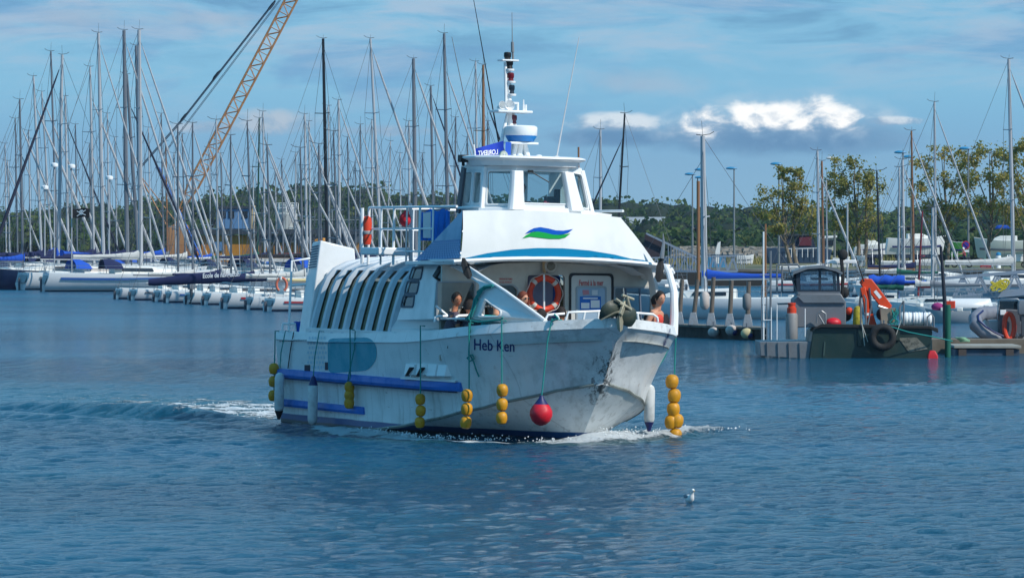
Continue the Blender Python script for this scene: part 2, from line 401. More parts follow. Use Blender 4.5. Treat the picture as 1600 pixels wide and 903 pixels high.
for x, y, z, r_ in pts: q.add([(x+r_, y, z), (x-r_, y, z), (x, y+r_, z), (x, y-r_, z), (x, y, z+r_), (x, y, z-r_)], [(0, 2, 4), (2, 1, 4), (1, 3, 4), (3, 0, 4), (2, 0, 5), (1, 2, 5), (3, 1, 5), (0, 3, 5)])
sp_o = q.build('spray', mat('spray_white', (236, 240, 242), .6), recalc=False); tag(sp_o, 'white spray and froth at the ferry\'s bow and side', kind='stuff')

# ================================================================== the ferry
cam_l = FMI @ V3((0, 0, EYE)); FR3 = FMI.to_3x3()
def fdir(px, py): return FR3 @ V3(((px-800)/F_PX, 1, (HOR-py)/F_PX))
def fp(px, py, ax_, val):
    """ferry-frame point on the plane axis = val seen at that photo pixel"""
    d = fdir(px, py); t = (val-cam_l[ax_])/d[ax_]; return cam_l+d*t
def Yg(x): return 2.42 if x <= 8 else 2.42*max(0, 1-((x-8)/4.25)**3.4)
def Zg(x): return 1.93+.06*max(0, x-3)/3+.30*max(0, (x-7)/5)**1.5
def gy(px, py, off=0, side=-1):
    """ferry-frame point on the vertical wall that follows the gunwale"""
    d = fdir(px, py); t_ = 84.; g_ = lambda p: side*p.y-(Yg(min(max(p.x, 0), 12.2))+off)
    def ok(p): return g_(p) <= 0 and p.x < 12.2 if side < 0 else g_(p) >= 0 and p.x < 11.2
    if side > 0: t_ = (10.2-cam_l.x)/d.x
    while t_ < 118 and not ok(cam_l+d*t_): t_ += .01
    return cam_l+d*t_
fer = thing('ferry', 'white passenger ferry with blue stripes under way towards the camera, hung with yellow floats', 'ferry', mw=FM)
def fthing(name, label, cat, loc, group=None): 
    o = thing(name, label, cat, mw=FM @ Matrix.Translation(V3(loc)), group=group); o['_l'] = 0; del o['_l']; return o

# ---- hull
def smooth(tb, x):
    for (a, va), (b, vb) in zip(tb, tb[1:]):
        if x <= b: u = max(0, (x-a)/(b-a)); u = u*u*(3-2*u)*.35+u*.65; return va+(vb-va)*u
    return tb[-1][1]
YC = [(0, 2.22), (5, 2.24), (6.5, 2.2), (8, 2.08), (9, 1.92), (9.8, 1.68), (10.5, 1.28), (11, .75), (11.3, .30), (11.45, .03)]
ZC = [(0, -.05), (5, -.03), (6.5, .10), (8, .30), (9.5, .56), (10.5, .80), (11.2, 1.04), (11.45, 1.13)]
XK = [(0, -.55), (6, -.6), (9, -.55), (10.2, -.45)]
rings = []; NS = 44
for i in range(NS+1):
    t_ = i/NS; xg = 12.2*(1-(1-t_)**1.6) if t_ > 0 else 0; xg = 12.2*t_ if t_ < .5 else 6.1+6.1*(1-(1-(t_-.5)*2)**1.5)*1.0
    xc = xg*11.45/12.2; yc, zc = smooth(YC, xc), smooth(ZC, xc); yg, zg = Yg(xg), Zg(xg)
    if i == NS: yg = 0; yc = 0
    # keel / stem point
    u = t_; xk = xg*.895
    if xk < 10.0: kz = smooth(XK, xk); kx = xk
    else: w = (xk-10.0)/(12.2*.895-10.0); kx = 10.0+w*1.45; kz = -.45+1.58*w**1.1
    ring = [V3((kx, 0, kz))]
    kp = ring[0]; cp = V3((xc, yc, zc)); gp = V3((xg, yg, zg)); kn = V3((xg-.02, max(yg-.02, 0), zg-.20))
    for w in (.5,): q = kp.lerp(cp, w); ring.append(V3((q.x, max(q.y-.02*math.sin(w*3.1), 0), q.z)))
    ring.append(cp)
    ring.append(cp+V3((0, .035 if i < NS-1 else 0, .03)))
    for w in (.2, .4, .6, .8): 
        q = cp.lerp(kn, w); ring.append(V3((q.x, max(q.y-.20*math.sin(math.pi*w)*(t_**4), 0), q.z)))
    ring.append(kn); ring.append(kn+V3((.01, .045 if i < NS else 0, .015)))
    ring.append(V3((xg, max(yg-.03, 0), zg))); ring.append(V3((xg-.06, max(yg-.12, 0), zg)))
    ring.append(V3((xg-.10, max(yg-.14, 0), zg-.32)))
    rings.append(ring)
mb = MB()
for sgn in (-1, 1):
    mb.loft([[V3((p.x, p.y*sgn, p.z)) for p in r_] for r_ in rings], cap=False, wrap=False, m=0)
tr_ = rings[0]; mb.add([V3((0, -p.y, p.z)) for p in tr_[:11]]+[V3((0, p.y, p.z)) for p in reversed(tr_[:11])], [tuple(range(22))])
hm = bpy.data.materials.new('hull_paint'); hm.use_nodes = True; t = hm.node_tree; b = t.nodes['Principled BSDF']; h = G(t)
tcn = N(t, 'ShaderNodeTexCoord'); ob = tcn.outputs['Object']; sp = N(t, 'ShaderNodeSeparateXYZ'); t.links.new(ob, sp.inputs[0])
zz = sp.outputs[2]; xx = sp.outputs[0]
wn = h.noise(h.scale(ob, (.7, .7, 1)), 2.0, 5, .6)
c = h.mix(h.m('MULTIPLY', h.ramp(wn, .42, .75), .35), lin(230, 232, 230), lin(168, 174, 170))
seam = h.m('LESS_THAN', h.m('ABSOLUTE', h.m('SUBTRACT', h.m('FRACT', h.m('MULTIPLY', xx, .62)), .5)), .007)
c = h.mix(h.m('MULTIPLY', seam, .22), c, lin(110, 112, 108))
streak = h.noise(h.scale(ob, (7, 7, .35)), 1, 4, .6)
c = h.mix(h.m('MULTIPLY', h.m('MULTIPLY', h.ramp(streak, .5, .72), h.ramp(zz, 2.3, .2)), .4), c, lin(120, 118, 104))
scr = h.noise(h.scale(ob, (.8, .8, 5)), 3.2, 8, .75)
c = h.mix(h.m('MULTIPLY', h.ramp(scr, .60, .68), .55), c, lin(88, 84, 76))
stem_x = h.m('MULTIPLY_ADD', zz, .58, 10.86)
near = h.m('MULTIPLY', h.ramp(h.m('SUBTRACT', stem_x, xx), .42, .02), h.m('MULTIPLY', h.ramp(zz, .35, .8), h.ramp(zz, 2.0, 1.6)))
scr2 = h.noise(h.scale(ob, (1, 1, .6)), 7, 7, .8)
c = h.mix(h.m('MULTIPLY', near, h.ramp(h.m('ADD', scr2, h.m('MULTIPLY', near, .14)), .60, .68)), c, lin(34, 34, 34))
bow = h.ramp(xx, 10.6, 11.5)
c = h.mix(h.m('MULTIPLY', h.m('MULTIPLY', bow, .30), h.ramp(h.noise(ob, 2.6, 6, .7), .46, .66)), c, lin(70, 72, 68))
rust = h.m('MULTIPLY', h.ramp(h.noise(ob, 3.3, 5, .7), .62, .72), .4)
c = h.mix(rust, c, lin(150, 110, 74))
zb = h.m('ADD', zz, h.m('MULTIPLY', h.m('SUBTRACT', h.noise(ob, 1.1, 2), .5), .03))
c = h.mix(h.ramp(zb, .185, .16), c, lin(20, 74, 128))
c = h.mix(h.ramp(zb, .075, .03), c, lin(24, 52, 58))
t.links.new(c, b.inputs['Base Color']); b.inputs['Roughness'].default_value = .38; b.inputs['Coat Weight'].default_value = .15
bn = N(t, 'ShaderNodeBump'); bn.inputs['Strength'].default_value = .5; bn.inputs['Distance'].default_value = .03
t.links.new(h.noise(ob, 1.4, 4, .5), bn.inputs['Height']); t.links.new(bn.outputs[0], b.inputs['Normal'])
hull = mb.build('hull', hm, fer, ang=24)
HB = BVHTree.FromPolygons([V3(v) for v in mb.v], mb.f)
def hp(px, py, off=.006):
    d = fdir(px, py).normalized(); loc, nrm, i, ds = HB.ray_cast(cam_l, d)
    if loc is None: return None
    if nrm.dot(d) > 0: nrm = -nrm
    return loc+nrm*off
def hull_y(x, z, side=-1, off=0):
    loc, nrm, i, ds = HB.ray_cast(V3((x, side*6, z)), V3((0, -side, 0)))
    return (loc.y if loc is not None else side*Yg(x))+side*off
def subdiv(vs, tris, n):
    vs = [V3(v) for v in vs]
    for _ in range(n):
        mid = {}; out = []
        def md(a, b):
            k = (min(a, b), max(a, b))
            if k not in mid: mid[k] = len(vs); vs.append((vs[a]+vs[b])/2)
            return mid[k]
        for a, b, c in tris: ab, bc, ca = md(a, b), md(b, c), md(c, a); out += [(a, ab, ca), (ab, b, bc), (ca, bc, c), (ab, bc, ca)]
        tris = out
    return vs, tris
def decal(poly, holes=(), n=2, off=.006, proj=None, name='stripe', m=None, parent=None):
    loops = [[V3((*p, 0)) for p in poly]]+[[V3((*p, 0)) for p in h_] for h_ in holes]
    vs, tr = subdiv([p for l in loops for p in l], [tuple(q) for q in tessellate_polygon(loops)], n)
    pr = [(proj or hp)(v.x, v.y, off) for v in vs]; tr = [q for q in tr if all(pr[i] is not None for i in q)]
    pr = [p if p is not None else V3((0, 0, 0)) for p in pr]
    q = MB(); q.add(pr, tr); return q.build(name, m, parent)
def text_tris(s, bold=0, shear=0):
    cu = bpy.data.curves.new('t', 'FONT'); cu.body = s; cu.resolution_u = 3; cu.offset = bold; cu.shear = shear
    o = bpy.data.objects.new('t', cu); C.objects.link(o); bpy.context.view_layer.update()
    dg = bpy.context.evaluated_depsgraph_get(); me_ = bpy.data.meshes.new_from_object(o.evaluated_get(dg))
    vs = [v.co.copy() for v in me_.vertices]; fs = [tuple(p.vertices) for p in me_.polygons]
    bpy.data.objects.remove(o); bpy.data.meshes.remove(me_); bpy.data.curves.remove(cu)
    x0 = min(v.x for v in vs); x1 = max(v.x for v in vs); y1 = max(v.y for v in vs)
    return [V3(((v.x-x0)/(x1-x0), v.y/y1, 0)) for v in vs], fs
def text_on(s, a, b, hgt, proj, name, m, parent, bold=.01, off=.008, shear=0, mirror=False):
    """lettering along the photo line a-b (pixels) of cap height hgt, dropped on a surface"""
    vs, fs = text_tris(s, bold, shear); q = MB(); out = []
    for v in vs:
        u = 1-v.x if mirror else v.x
        out.append(proj(a[0]+(b[0]-a[0])*u, a[1]+(b[1]-a[1])*u-v.y*hgt, off))
    ok = [f for f in fs if all(out[i] is not None for i in f)]
    q.add([p if p is not None else V3((0, 0, 0)) for p in out], ok); return q.build(name, m, parent)
navy_ink = mat('navy_lettering', (34, 52, 120), .5); red_ink = mat('red_lettering', (190, 40, 44), .5)
text_on('Heb Ken', (741, 546), (804, 549), 17, hp, 'boat_name', navy_ink, fer, bold=.012)
text_on('Heb Ken', (1036, 546), (1047, 520), 12, hp, 'boat_name', navy_ink, fer, bold=.012)
decal(round_poly([(512, 529), (578, 527), (589, 540), (589, 562), (575, 579), (513, 583)], 9), name='painted_panel', m=teal_p, parent=fer)
# pale dotted pattern aft of the panel
dm = mat('pale_dot_paint', (178, 205, 216), .4)
q = MB()
for i in range(8):
    for j in range(7):
        cx, cy = 484+i*4.6-(j % 2)*2.2, 528+j*7.6
        pts = [hp(cx+1.7*math.cos(a), cy+2.6*math.sin(a), .005) for a in (k*math.pi/3 for k in range(6))]
        if all(p is not None for p in pts) and cx < 511: q.add(pts, [tuple(range(6))])
q.build('dot_pattern', dm, fer)
# small dark vents in a row at the quarter and openings
q = MB()
for i in range(14):
    p = hp(438+i*3.1, 533-(.2*i if i < 7 else 1.4), .0)
    if p: q.ball(p, .018, 6, 4)
q.build('rivet_row', black, fer)
for (x0, x1, y0, y1) in ((476, 485, 570, 581), (508, 513, 566, 578)):
    decal([(x0, y0), (x1, y0), (x1, y1), (x0, y1)], n=1, name='scupper', m=mat('dark_opening', (46, 44, 60), .7), parent=fer)
# ---- dark line along the chine
for s in (-1, 1):
    q = MB(); rg = []
    for r_ in rings[14:-1]:
        c_ = r_[2]; rg.append([V3((c_.x, s*(c_.y+.045), c_.z+.045)), V3((c_.x, s*(c_.y+.055), c_.z+.02)), V3((c_.x, s*(c_.y+.02), c_.z-.012))])
    q.loft(rg, cap=False, wrap=False); q.build('spray_rail', mat('spray_rail', (150, 154, 146), .6, dirt=.6, dcol=(84, 84, 78), scale=3), fer, recalc=False)
# ---- rubbing strakes
def strake(x0, x1, z0, z1, hgt, out, mt, name='rubbing_strake', side=-1, nose=True):
    q = MB(); rings = []; n = 22
    for i in range(n+1):
        x = x0+(x1-x0)*i/n; z = z0+(z1-z0)*i/n; k = out*(1 if i < n or not nose else .3)
        ya = hull_y(x, z-hgt/2, side); yb = hull_y(x, z+hgt/2, side); y = max(abs(ya), abs(yb))*side
        rings.append([V3((x, ya-side*.05, z-hgt/2)), V3((x, y+side*k*.8, z-hgt/2+.01)), V3((x, y+side*k, z-hgt*.15)), V3((x, y+side*k*.9, z+hgt*.38)), V3((x, yb-side*.05, z+hgt/2))])
    q.loft(rings, m=0, sm=False); return q.build(name, mt, fer, ang=20)
strake(.02, 9.2, 1.03, 1.00, .20, .12, blue_p); strake(.02, 9.2, 1.03, 1.00, .20, .12, blue_p, side=1)
strake(.02, 4.8, .40, .38, .17, .10, blue_p); strake(.02, 4.8, .40, .38, .17, .10, blue_p, side=1)
strake(.03, 9.0, .915, .885, .03, .14, mat('strake_edge', (40, 60, 96), .6))
# fairlead boxes over the end of the strake
for x0, x1, y0, y1, cc in ((642, 656, 568, 586, white), (660, 676, 568, 586, white), (677, 690, 569, 588, whitec), (693, 706, 570, 588, whitec)):
    a = hp(x0, y1, 0); b_ = hp(x1, y1, 0); z1_ = hp(x0, y0, 0).z
    q = MB(); zz0 = a.z-.02
    q.hexa([a+V3((0, .05, 0)), b_+V3((0, .05, 0)), b_+V3((0, -.16, 0)), a+V3((0, -.16, 0))],
           [V3((a.x, a.y+.05, z1_)), V3((b_.x, b_.y+.05, z1_)), V3((b_.x-.05, b_.y-.10, z1_)), V3((a.x-.05, a.y-.10, z1_))])
    q.build('fender_step', cc, fer, bevel=.012)
a = hp(640, 589, 0); b_ = hp(712, 594, 0); q = MB()
q.hexa([a+V3((0, .05, -.04)), b_+V3((0, .05, -.04)), b_+V3((.1, -.06, -.04)), a+V3((0, -.2, -.04))], [a+V3((0, .05, .0)), b_+V3((0, .05, .0)), b_+V3((.1, -.06, .0)), a+V3((0, -.2, .0))])
q.build('step_shelf', white, fer)
for x in (644, 661):
    q = MB(); a = hp(x+4, 585, .165); b_ = hp(x+9, 572, .14); q.bar(a, b_, .10, .02); q.build('step_opening', black, fer)

# ---- deck, foredeck, aft deck
deckm = mat('grey_deck', (160, 162, 158), .7, dirt=.3, scale=3)
q = MB(); st = [i*.4 for i in range(30)]+[11.9]
q.loft([[V3((x, -Yg(x)+.15 if Yg(x) > .16 else -.01, Zg(x)-.42)), V3((x, Yg(x)-.15 if Yg(x) > .16 else .01, Zg(x)-.42))] for x in st], cap=False, wrap=False)
q.build('deck', deckm, fer, recalc=False)
# ---- passenger cabin with ribbed glazed side
sx = [(-2.34, 1.92), (-2.24, 2.35), (-2.10, 2.85), (-2.00, 3.08), (-1.84, 3.26), (-1.55, 3.40), (-1.1, 3.49), (-.5, 3.53), (0, 3.54)]
def sec(x, off=0, side=-1, upto=9, frm=0):
    out = []
    for i, (y, z) in enumerate(sx[frm:upto]):
        a = V3((0, *sx[max(frm+i-1, 0)])); b = V3((0, *sx[min(frm+i+1, 8)])); n_ = V3((0, -(b.z-a.z), b.y-a.y)).normalized()
        if n_.z < 0 or (n_.y > 0): n_ = -n_ if n_.y > 0 else n_
        out.append(V3((x, -side*(y+n_.y*off)*1.0 if side == 1 else y+n_.y*off, z+n_.z*off)))
    return out
roofm = mat('cabin_roof_white', (196, 204, 210), .4, dirt=.25, dcol=(130, 138, 144), scale=2)
X0, X1 = 1.75, 6.35
for side in (-1, 1):
    q = MB(); q.loft([sec(X0, 0, side, 9, 4), sec(X1+3.1, 0, side, 9, 4)], cap=False, wrap=False); q.build('cabin_roof', roofm, fer, recalc=False)
    q = MB(); q.loft([sec(X0, -.05, side, 5, 0), sec(X1, -.05, side, 5, 0)], cap=False, wrap=False)
    q.build('cabin_glazing', glass('cabin_glass', (196, 200, 190), .06), fer, recalc=False)
    q = MB(); q.loft([sec(X0, -.075, side, 4, 0), sec(X1, -.075, side, 4, 0)], cap=False, wrap=False); q.build('curtain', mat('curtain_tan', (206, 190, 146), .9, dirt=.4, dcol=(96, 92, 84), scale=3, stretch=(3, 1, .4)), fer, recalc=False)
    NR = 8
    for k in range(NR):
        xa = X0+.08+(X1-X0-.3)*k/(NR-1); q = MB(); w = .17
        A_, B_ = sec(xa, .05, side), sec(xa+w, .05, side); A2, B2 = sec(xa-.03, -.03, side), sec(xa+w+.03, -.03, side); rg = []
        for i in range(9): rg.append([A2[i], A_[i]+V3((.02, 0, 0)), B_[i]-V3((.02, 0, 0)), B2[i]])
        q.loft(rg[:8], m=0, sm=True); q.build('cabin_rib', roofm, fer, ang=40)
    q = MB(); q.loft([sec(X0-.05, .04, side, 1+1, 0), sec(X1, .04, side, 2, 0)], cap=False, wrap=False)
    q = MB(); q.bar(V3((X0-.1, side*2.33, 1.97)), V3((X1+.2, side*2.33, 1.97)), .10, .12); q.build('cabin_sill', white, fer, bevel=.01)
# inside: seats seen through the glass
seatm = mat('seat_fabric', (150, 120, 70), .9)
q = MB()
for k in range(6):
    for side in (-1, 1):
        x = 2.2+k*.72; q = MB(); q.box((x, side*1.5, 1.9), (.45, 1.0, .1)); q.box((x-.22, side*1.5, 2.22), (.09, 1.0, .6)); q.build('cabin_seat', seatm, fer, bevel=.02)
q = MB(); q.plate([(-1.95, 1.6), (1.95, 1.6), (1.95, 3.2), (1.3, 3.42), (-1.3, 3.42), (-1.95, 3.2)], [rr(-1.0, 2.2, 1.8, 3.1, .1)], .05, lambda u, v, w: V3((X0+w, u, v))); q.build('aft_bulkhead', white, fer)

# ---- engine casing at the stern quarter with louvres
for side in (-1, 1):
    q = MB(); s = side
    bot = [V3((1.05, s*2.30, 1.9)), V3((1.72, s*2.34, 1.9)), V3((1.80, s*1.15, 1.9)), V3((1.05, s*1.15, 1.9))]
    top = [V3((1.10, s*2.05, 3.84)), V3((1.66, s*2.08, 3.88)), V3((1.62, s*1.28, 3.72)), V3((1.10, s*1.28, 3.70))]
    q.hexa(bot, top); cs = q.build('engine_casing', white, fer, bevel=.03)
    q = MB()
    for k in range(9):
        u = .72+k*.028; a = bot[0].lerp(top[0], u); b_ = bot[1].lerp(top[1], u); o_ = V3((0, s*.012, 0)); q.bar(a+o_+V3((.04, 0, 0)), b_+o_-V3((.04, 0, 0)), .02, .022)
    q.build('louvre', mat('louvre_grey', (86, 104, 128), .5), cs)

# ---- side wing panels with windows, arch and sloping brace, following the gunwale
def wall_xy(x, side, w=0): return V3((x, side*(Yg(x)-.06-w), 0))
def wing(side):
    def F(u, v, w):
        p = wall_xy(u, side, -w); lean = max(0, v-2.1)*.20*(1 if u < 9 else 1); return V3((p.x, p.y-side*lean, v))
    def pz(px, py):
        d = fdir(px, py); t_ = 84.
        g_ = lambda p: -p.y-(Yg(min(max(p.x, 0), 12.2))-.06-max(0, p.z-2.1)*.20)
        while t_ < 118 and not (g_(cam_l+d*t_) <= 0 and (cam_l+d*t_).x < 12.15): t_ += .02
        q_ = cam_l+d*t_; return (q_.x, q_.z)
    O = [(612, 513), (620, 500), (651, 409), (660, 404), (716, 410), (731, 417), (790, 455), (852, 500)]
    outer = [pz(*p) for p in O]+[(pz(x, 507)[0], Zg(pz(x, 507)[0])-.12) for x in (850, 820, 790, 760, 730, 700, 670, 640)]+[(pz(612, 513)[0], 1.85)]
    arch = round_poly([pz(*p) for p in ((678, 498), (680, 470), (682, 440), (690, 421), (708, 416), (728, 427), (752, 444), (746, 470), (738, 498), (708, 498))], .08)
    tri_ = round_poly([pz(*p) for p in ((747, 495), (757, 467), (784, 486), (782, 495))], .06)
    wins = [round_poly([pz(*p) for p in w], .06) for w in (((641, 435), (658, 435), (661, 419), (646, 419)), ((634, 457), (652, 457), (655, 441), (638, 441)), ((628, 478), (646, 478), (648, 463), (632, 463)))]
    if side > 0: outer = [(6.4, 1.85), (6.4, 2.0), (6.9, 3.4), (9.4, 3.42), (9.45, 3.0), (9.2, 2.1), (9.2, 1.9)]; arch = round_poly([(7.7, 2.2), (7.8, 3.2), (9.1, 3.2), (8.95, 2.2)], .12); tri_ = round_poly([(6.75, 2.15), (6.95, 2.6), (7.2, 2.15)], .04); wins = []
    q = MB(); q.plate(outer, [arch, tri_]+wins, .06, F); pn = q.build('wing_panel', white, fer, ang=30)
    for w in wins:
        q = MB(); q.plate(w, [], .012, lambda u, v, w_: F(u, v, w_-.02)); gl = q.build('wing_window', glass('wing_glass', (70, 92, 120), .2), pn)
        q = MB(); q.plate(grow(w, .035), [w], .05, lambda u, v, w_: F(u, v, w_+.022)); q.build('window_gasket', mat('gasket_grey', (64, 76, 92), .6), gl)
    # white bead along the upper edge
    top = [F(7.0, 3.42, 0), F(8.2, 3.44, 0), F(9.4, 3.44, 0)] if side > 0 else [F(*pz(*p), .0) for p in ((660, 404), (716, 409), (731, 416), (750, 429), (790, 455), (820, 477), (852, 500))]
    q = MB(); q.tube(top, .035, 8); q.build('edge_bead', whitec, pn)
    for rim in (arch, tri_):
        q = MB(); q.tube([F(u, v, .0) for u, v in rim], .022, 6, closed=True); q.build('opening_rim', white, pn)
    return pn, F, pz
wing_s, WF, wpz = wing(-1); wing_p, WFp, _ = wing(1)
# a curved forward stanchion on the port side is the end of that wing: thick white bow
q = MB(); q.tube([V3((9.55, 2.22, 3.46)), V3((9.9, 2.14, 3.3)), V3((10.2, 2.10, 2.95)), V3((10.32, 2.06, 2.5)), V3((10.38, 2.02, 2.1))], [.055, .07, .08, .085, .09], 10); q.build('port_stanchion', whitec, fer)
q = MB(); q.tube([V3((9.45, 2.28, 3.4)), V3((9.8, 2.26, 3.0)), V3((9.9, 2.25, 2.2))], .04, 8); q.build('port_stanchion', whitec, fer)
for p in ((1042, 425), (1049, 447)):
    a = fp(*p, 0, 9.7); q = MB(); q.tube([a-V3((0, .15, 0)), a, a+V3((0, .1, .03)), a+V3((0, .16, -.03))], [.03, .05, .07, .03], 8); q.build('horn', whitec, fer)
# floodlight inside the arch
q = MB(); a = fp(738 if False else 690, 429, 1, -2.1); q = MB()
rot = Matrix.Rotation(R(20), 3, 'Y') @ Matrix.Rotation(R(-25), 3, 'X'); q.box(a, (.16, .26, .26), rot, 0); 
fl = q.build('floodlight', black, fer, bevel=.02); q = MB(); q.box(a+rot @ V3((.085, 0, 0)), (.01, .17, .15), rot); q.build('lamp_glass', mat('lamp_glass', (215, 220, 220), .2), fl)

# ---- forward bulkhead
XB = 8.75
def bpz(px, py): p = fp(px, py, 0, XB); return (p.y, p.z)
def FB(u, v, w): return V3((XB+w, u, v))
outer = [(-2.3, 1.5), (2.3, 1.5), (2.3, 3.30), (1.6, 3.42), (0, 3.5), (-1.6, 3.42), (-2.3, 3.40)]
win_l = round_poly([bpz(*p) for p in ((757, 500), (757, 446), (801, 446), (808, 452), (808, 500))], .05)
door_o = round_poly([bpz(*p) for p in ((824, 512), (824, 430), (882, 430), (882, 512))], .06)
sdoor = round_poly([bpz(*p) for p in ((892, 512), (892, 430), (955, 431), (955, 512))], .08)
win_r = round_poly([bpz(*p) for p in ((961, 498), (961, 450), (1018, 451), (1018, 498))], .05)
win_s = round_poly([bpz(*p) for p in ((684, 498), (684, 442), (741, 442), (741, 498))], .05)
q = MB(); q.plate(outer, [win_l, door_o, sdoor, win_r, win_s], .06, FB); blk = q.build('front_bulkhead', cream, fer)
for w in (win_l, win_r, win_s):
    q = MB(); q.plate(w, [], .01, lambda u, v, w_: FB(u, v, w_-.03)); gl = q.build('bulkhead_window', glass('bulk_glass', (205, 216, 222), .06), fer)
    q = MB(); q.plate(grow(w, .035), [w], .02, lambda u, v, w_: FB(u, v, w_+.012)); q.build('window_frame', mat('window_frame_grey', (150, 156, 160), .5), gl)
for x in (978, 1000):
    a = V3((XB-.02, *bpz(x, 450))); b_ = V3((XB-.02, *bpz(x+2, 498))); q = MB(); q.bar(a, b_, .04, .03); q.build('window_mullion', mat('mullion', (96, 110, 130), .5), fer)
# blue recess behind the lifebuoy
q = MB(); q.plate(door_o, [], .02, lambda u, v, w_: FB(u, v, w_-.22)); q.build('recess_panel', mat('recess_grey', (124, 128, 152), .6, dirt=.2), fer)
q = MB(); a = bpz(871, 432); b_ = bpz(881, 510); q.add([V3((XB-.21, a[0], a[1])), V3((XB-.21, b_[0], a[1])), V3((XB-.21, b_[0], b_[1])), V3((XB-.21, a[0], b_[1]))], [(0, 1, 2, 3)]); q.build('recess_trim', mat('recess_blue', (24, 58, 130), .5), fer)
q = MB(); q.plate(grow(door_o, .03), [door_o], .02, lambda u, v, w_: FB(u, v, w_+.012)); q.build('recess_frame', cream, fer)
q = MB(); a = fp(850, 429, 0, XB+.14); b_ = fp(850, 512, 0, XB+.14); q.tube([a, b_], .022, 8); q.build('grab_post', whitec, fer)
# sliding door
q = MB(); q.plate(sdoor, [], .04, lambda u, v, w_: FB(u, v, w_+.004)); dr = q.build('door', mat('door_white', (206, 206, 200), .45), fer)
q = MB(); q.plate(grow(sdoor, .045), [sdoor], .03, lambda u, v, w_: FB(u, v, w_+.025)); q.build('gasket', black, dr)
dw = round_poly([bpz(*p) for p in ((902, 509), (902, 450), (945, 450), (945, 509))], .05)
q = MB(); q.plate(grow(dw, .012), [], .02, lambda u, v, w_: FB(u, v, w_+.012)); q.build('door_window', mat('door_pane', (150, 176, 198), .15, coat=.6), dr)
q = MB(); q.plate(grow(dw, .035), [dw], .03, lambda u, v, w_: FB(u, v, w_+.024)); q.build('pane_frame', mat('pane_frame', (150, 164, 172), .4), dr)
def bproj(px, py, off): p = fp(px, py, 0, XB+.012+off); return p
text_on('Fermé à la mer', (905, 446), (943, 446), 8.5, bproj, 'door_lettering', red_ink, dr, bold=.012, off=.004)
def bpoly(pts, off, name, m_, par):
    q = MB(); q.add([fp(*p, 0, XB+off) for p in pts], [tuple(range(len(pts)))]); return q.build(name, m_, par)
nt_ = bpoly([(906, 463), (939, 463), (939, 484), (906, 484)], .020, 'notice', blue_p, dr)
bpoly([(908, 473), (921, 473), (921, 482), (908, 482)], .024, 'notice_panel', whitec, nt_); bpoly([(923, 469), (937, 469), (937, 481), (923, 481)], .024, 'notice_panel', whitec, nt_)
bpoly([(911, 465), (934, 465), (934, 467), (911, 467)], .024, 'notice_heading', whitec, nt_)
bpoly([(910, 453), (920, 453), (921, 460), (911, 461)], .022, 'sticker', mat('pink_sticker', (190, 130, 140), .6), dr)
bpoly([(925, 453), (934, 453), (934, 461), (925, 461)], .022, 'sticker', mat('pale_sticker', (206, 214, 220), .6), dr)
text_on('DÉFENSE DE FUMER', (780, 437.2), (801, 437.4), 3.4, bproj, 'wall_lettering', red_ink, fer, bold=.01, off=.006)
text_on('ACCÈS INTERDIT', (780, 442.2), (800, 442.4), 3.4, bproj, 'wall_lettering', red_ink, fer, bold=.01, off=.006)
# round bulkhead lamp with rust run
a = fp(860, 416, 0, XB+.06); rx = Matrix.Rotation(R(90), 3, 'Y'); q = MB(); q.lathe([(.14, -.06), (.14, 0), (.11, .03), (0.01, .03)], 18, a, rx); lm = q.build('bulkhead_lamp', cream, fer)
q = MB(); q.lathe([(.09, 0), (.08, .03), (.04, .05), (.005, .055)], 16, a+V3((.03, 0, 0)), rx); q.build('lamp_lens', mat('old_lens', (120, 118, 104), .3), lm)
bpoly([(847, 406), (853, 406), (853, 428), (848, 424)], .068, 'rust_mark', mat('rust_mark', (180, 150, 110), .8), fer)

# ---- roof edge (eave) and upper superstructure front
def top_z(y): return 3.50+.10*(1-(y/2.35)**2)
q = MB(); n = 24; rg = []
for i in range(n+1):
    y = -2.36+4.72*i/n; xe = 9.62-.16*(abs(y)/2.36)**3; z = top_z(y)
    rg.append([V3((XB-.1, y, z-.10)), V3((xe-.02, y, z-.085)), V3((xe+.03, y, z-.045)), V3((xe, y, z)), V3((XB-.6, y, z))])
q.loft(rg, m=0); q.build('front_eave', whitec, fer, ang=30)
for s in (-1, 1):
    q = MB(); q.hexa([V3((7.0, s*2.36, 3.38)), V3((9.45, s*2.36, 3.40)), V3((9.45, s*1.9, 3.42)), V3((7.0, s*1.9, 3.40))], [V3((7.0, s*2.36, 3.45)), V3((9.45, s*2.36, 3.49)), V3((9.45, s*1.9, 3.5)), V3((7.0, s*1.9, 3.48))]); q.build('side_eave', white, fer, bevel=.015)
TL, TR = V3((9.08, -2.02, 4.47)), V3((9.05, 1.42, 4.40))
def UF(a, b):     # a 0..1 across (starboard to port), b 0..1 up
    y0 = -2.20+4.22*a; bot = V3((9.54-.10*(abs(y0)/2.2)**3, y0, top_z(y0)+.0))
    y1 = TL.y+(TR.y-TL.y)*a; top = V3((9.08+.03*math.sin(math.pi*a), y1, 4.47+.06*math.sin(math.pi*a)-.05*a))
    return bot.lerp(top, b)+V3((.05*math.sin(math.pi*b), 0, 0))
rg = [[UF(i/24, j/8) for j in range(9)] for i in range(25)]
q = MB(); q.loft(rg, cap=False, wrap=False)
UBV = BVHTree.FromPolygons([V3(v) for v in q.v], q.f)
uf = q.build('superstructure_front', mat('front_white', (216, 218, 216), .55, dirt=.22, dcol=(180, 182, 178), scale=1.1, spec=.25, stretch=(1, 1, .35)), fer, ang=60)
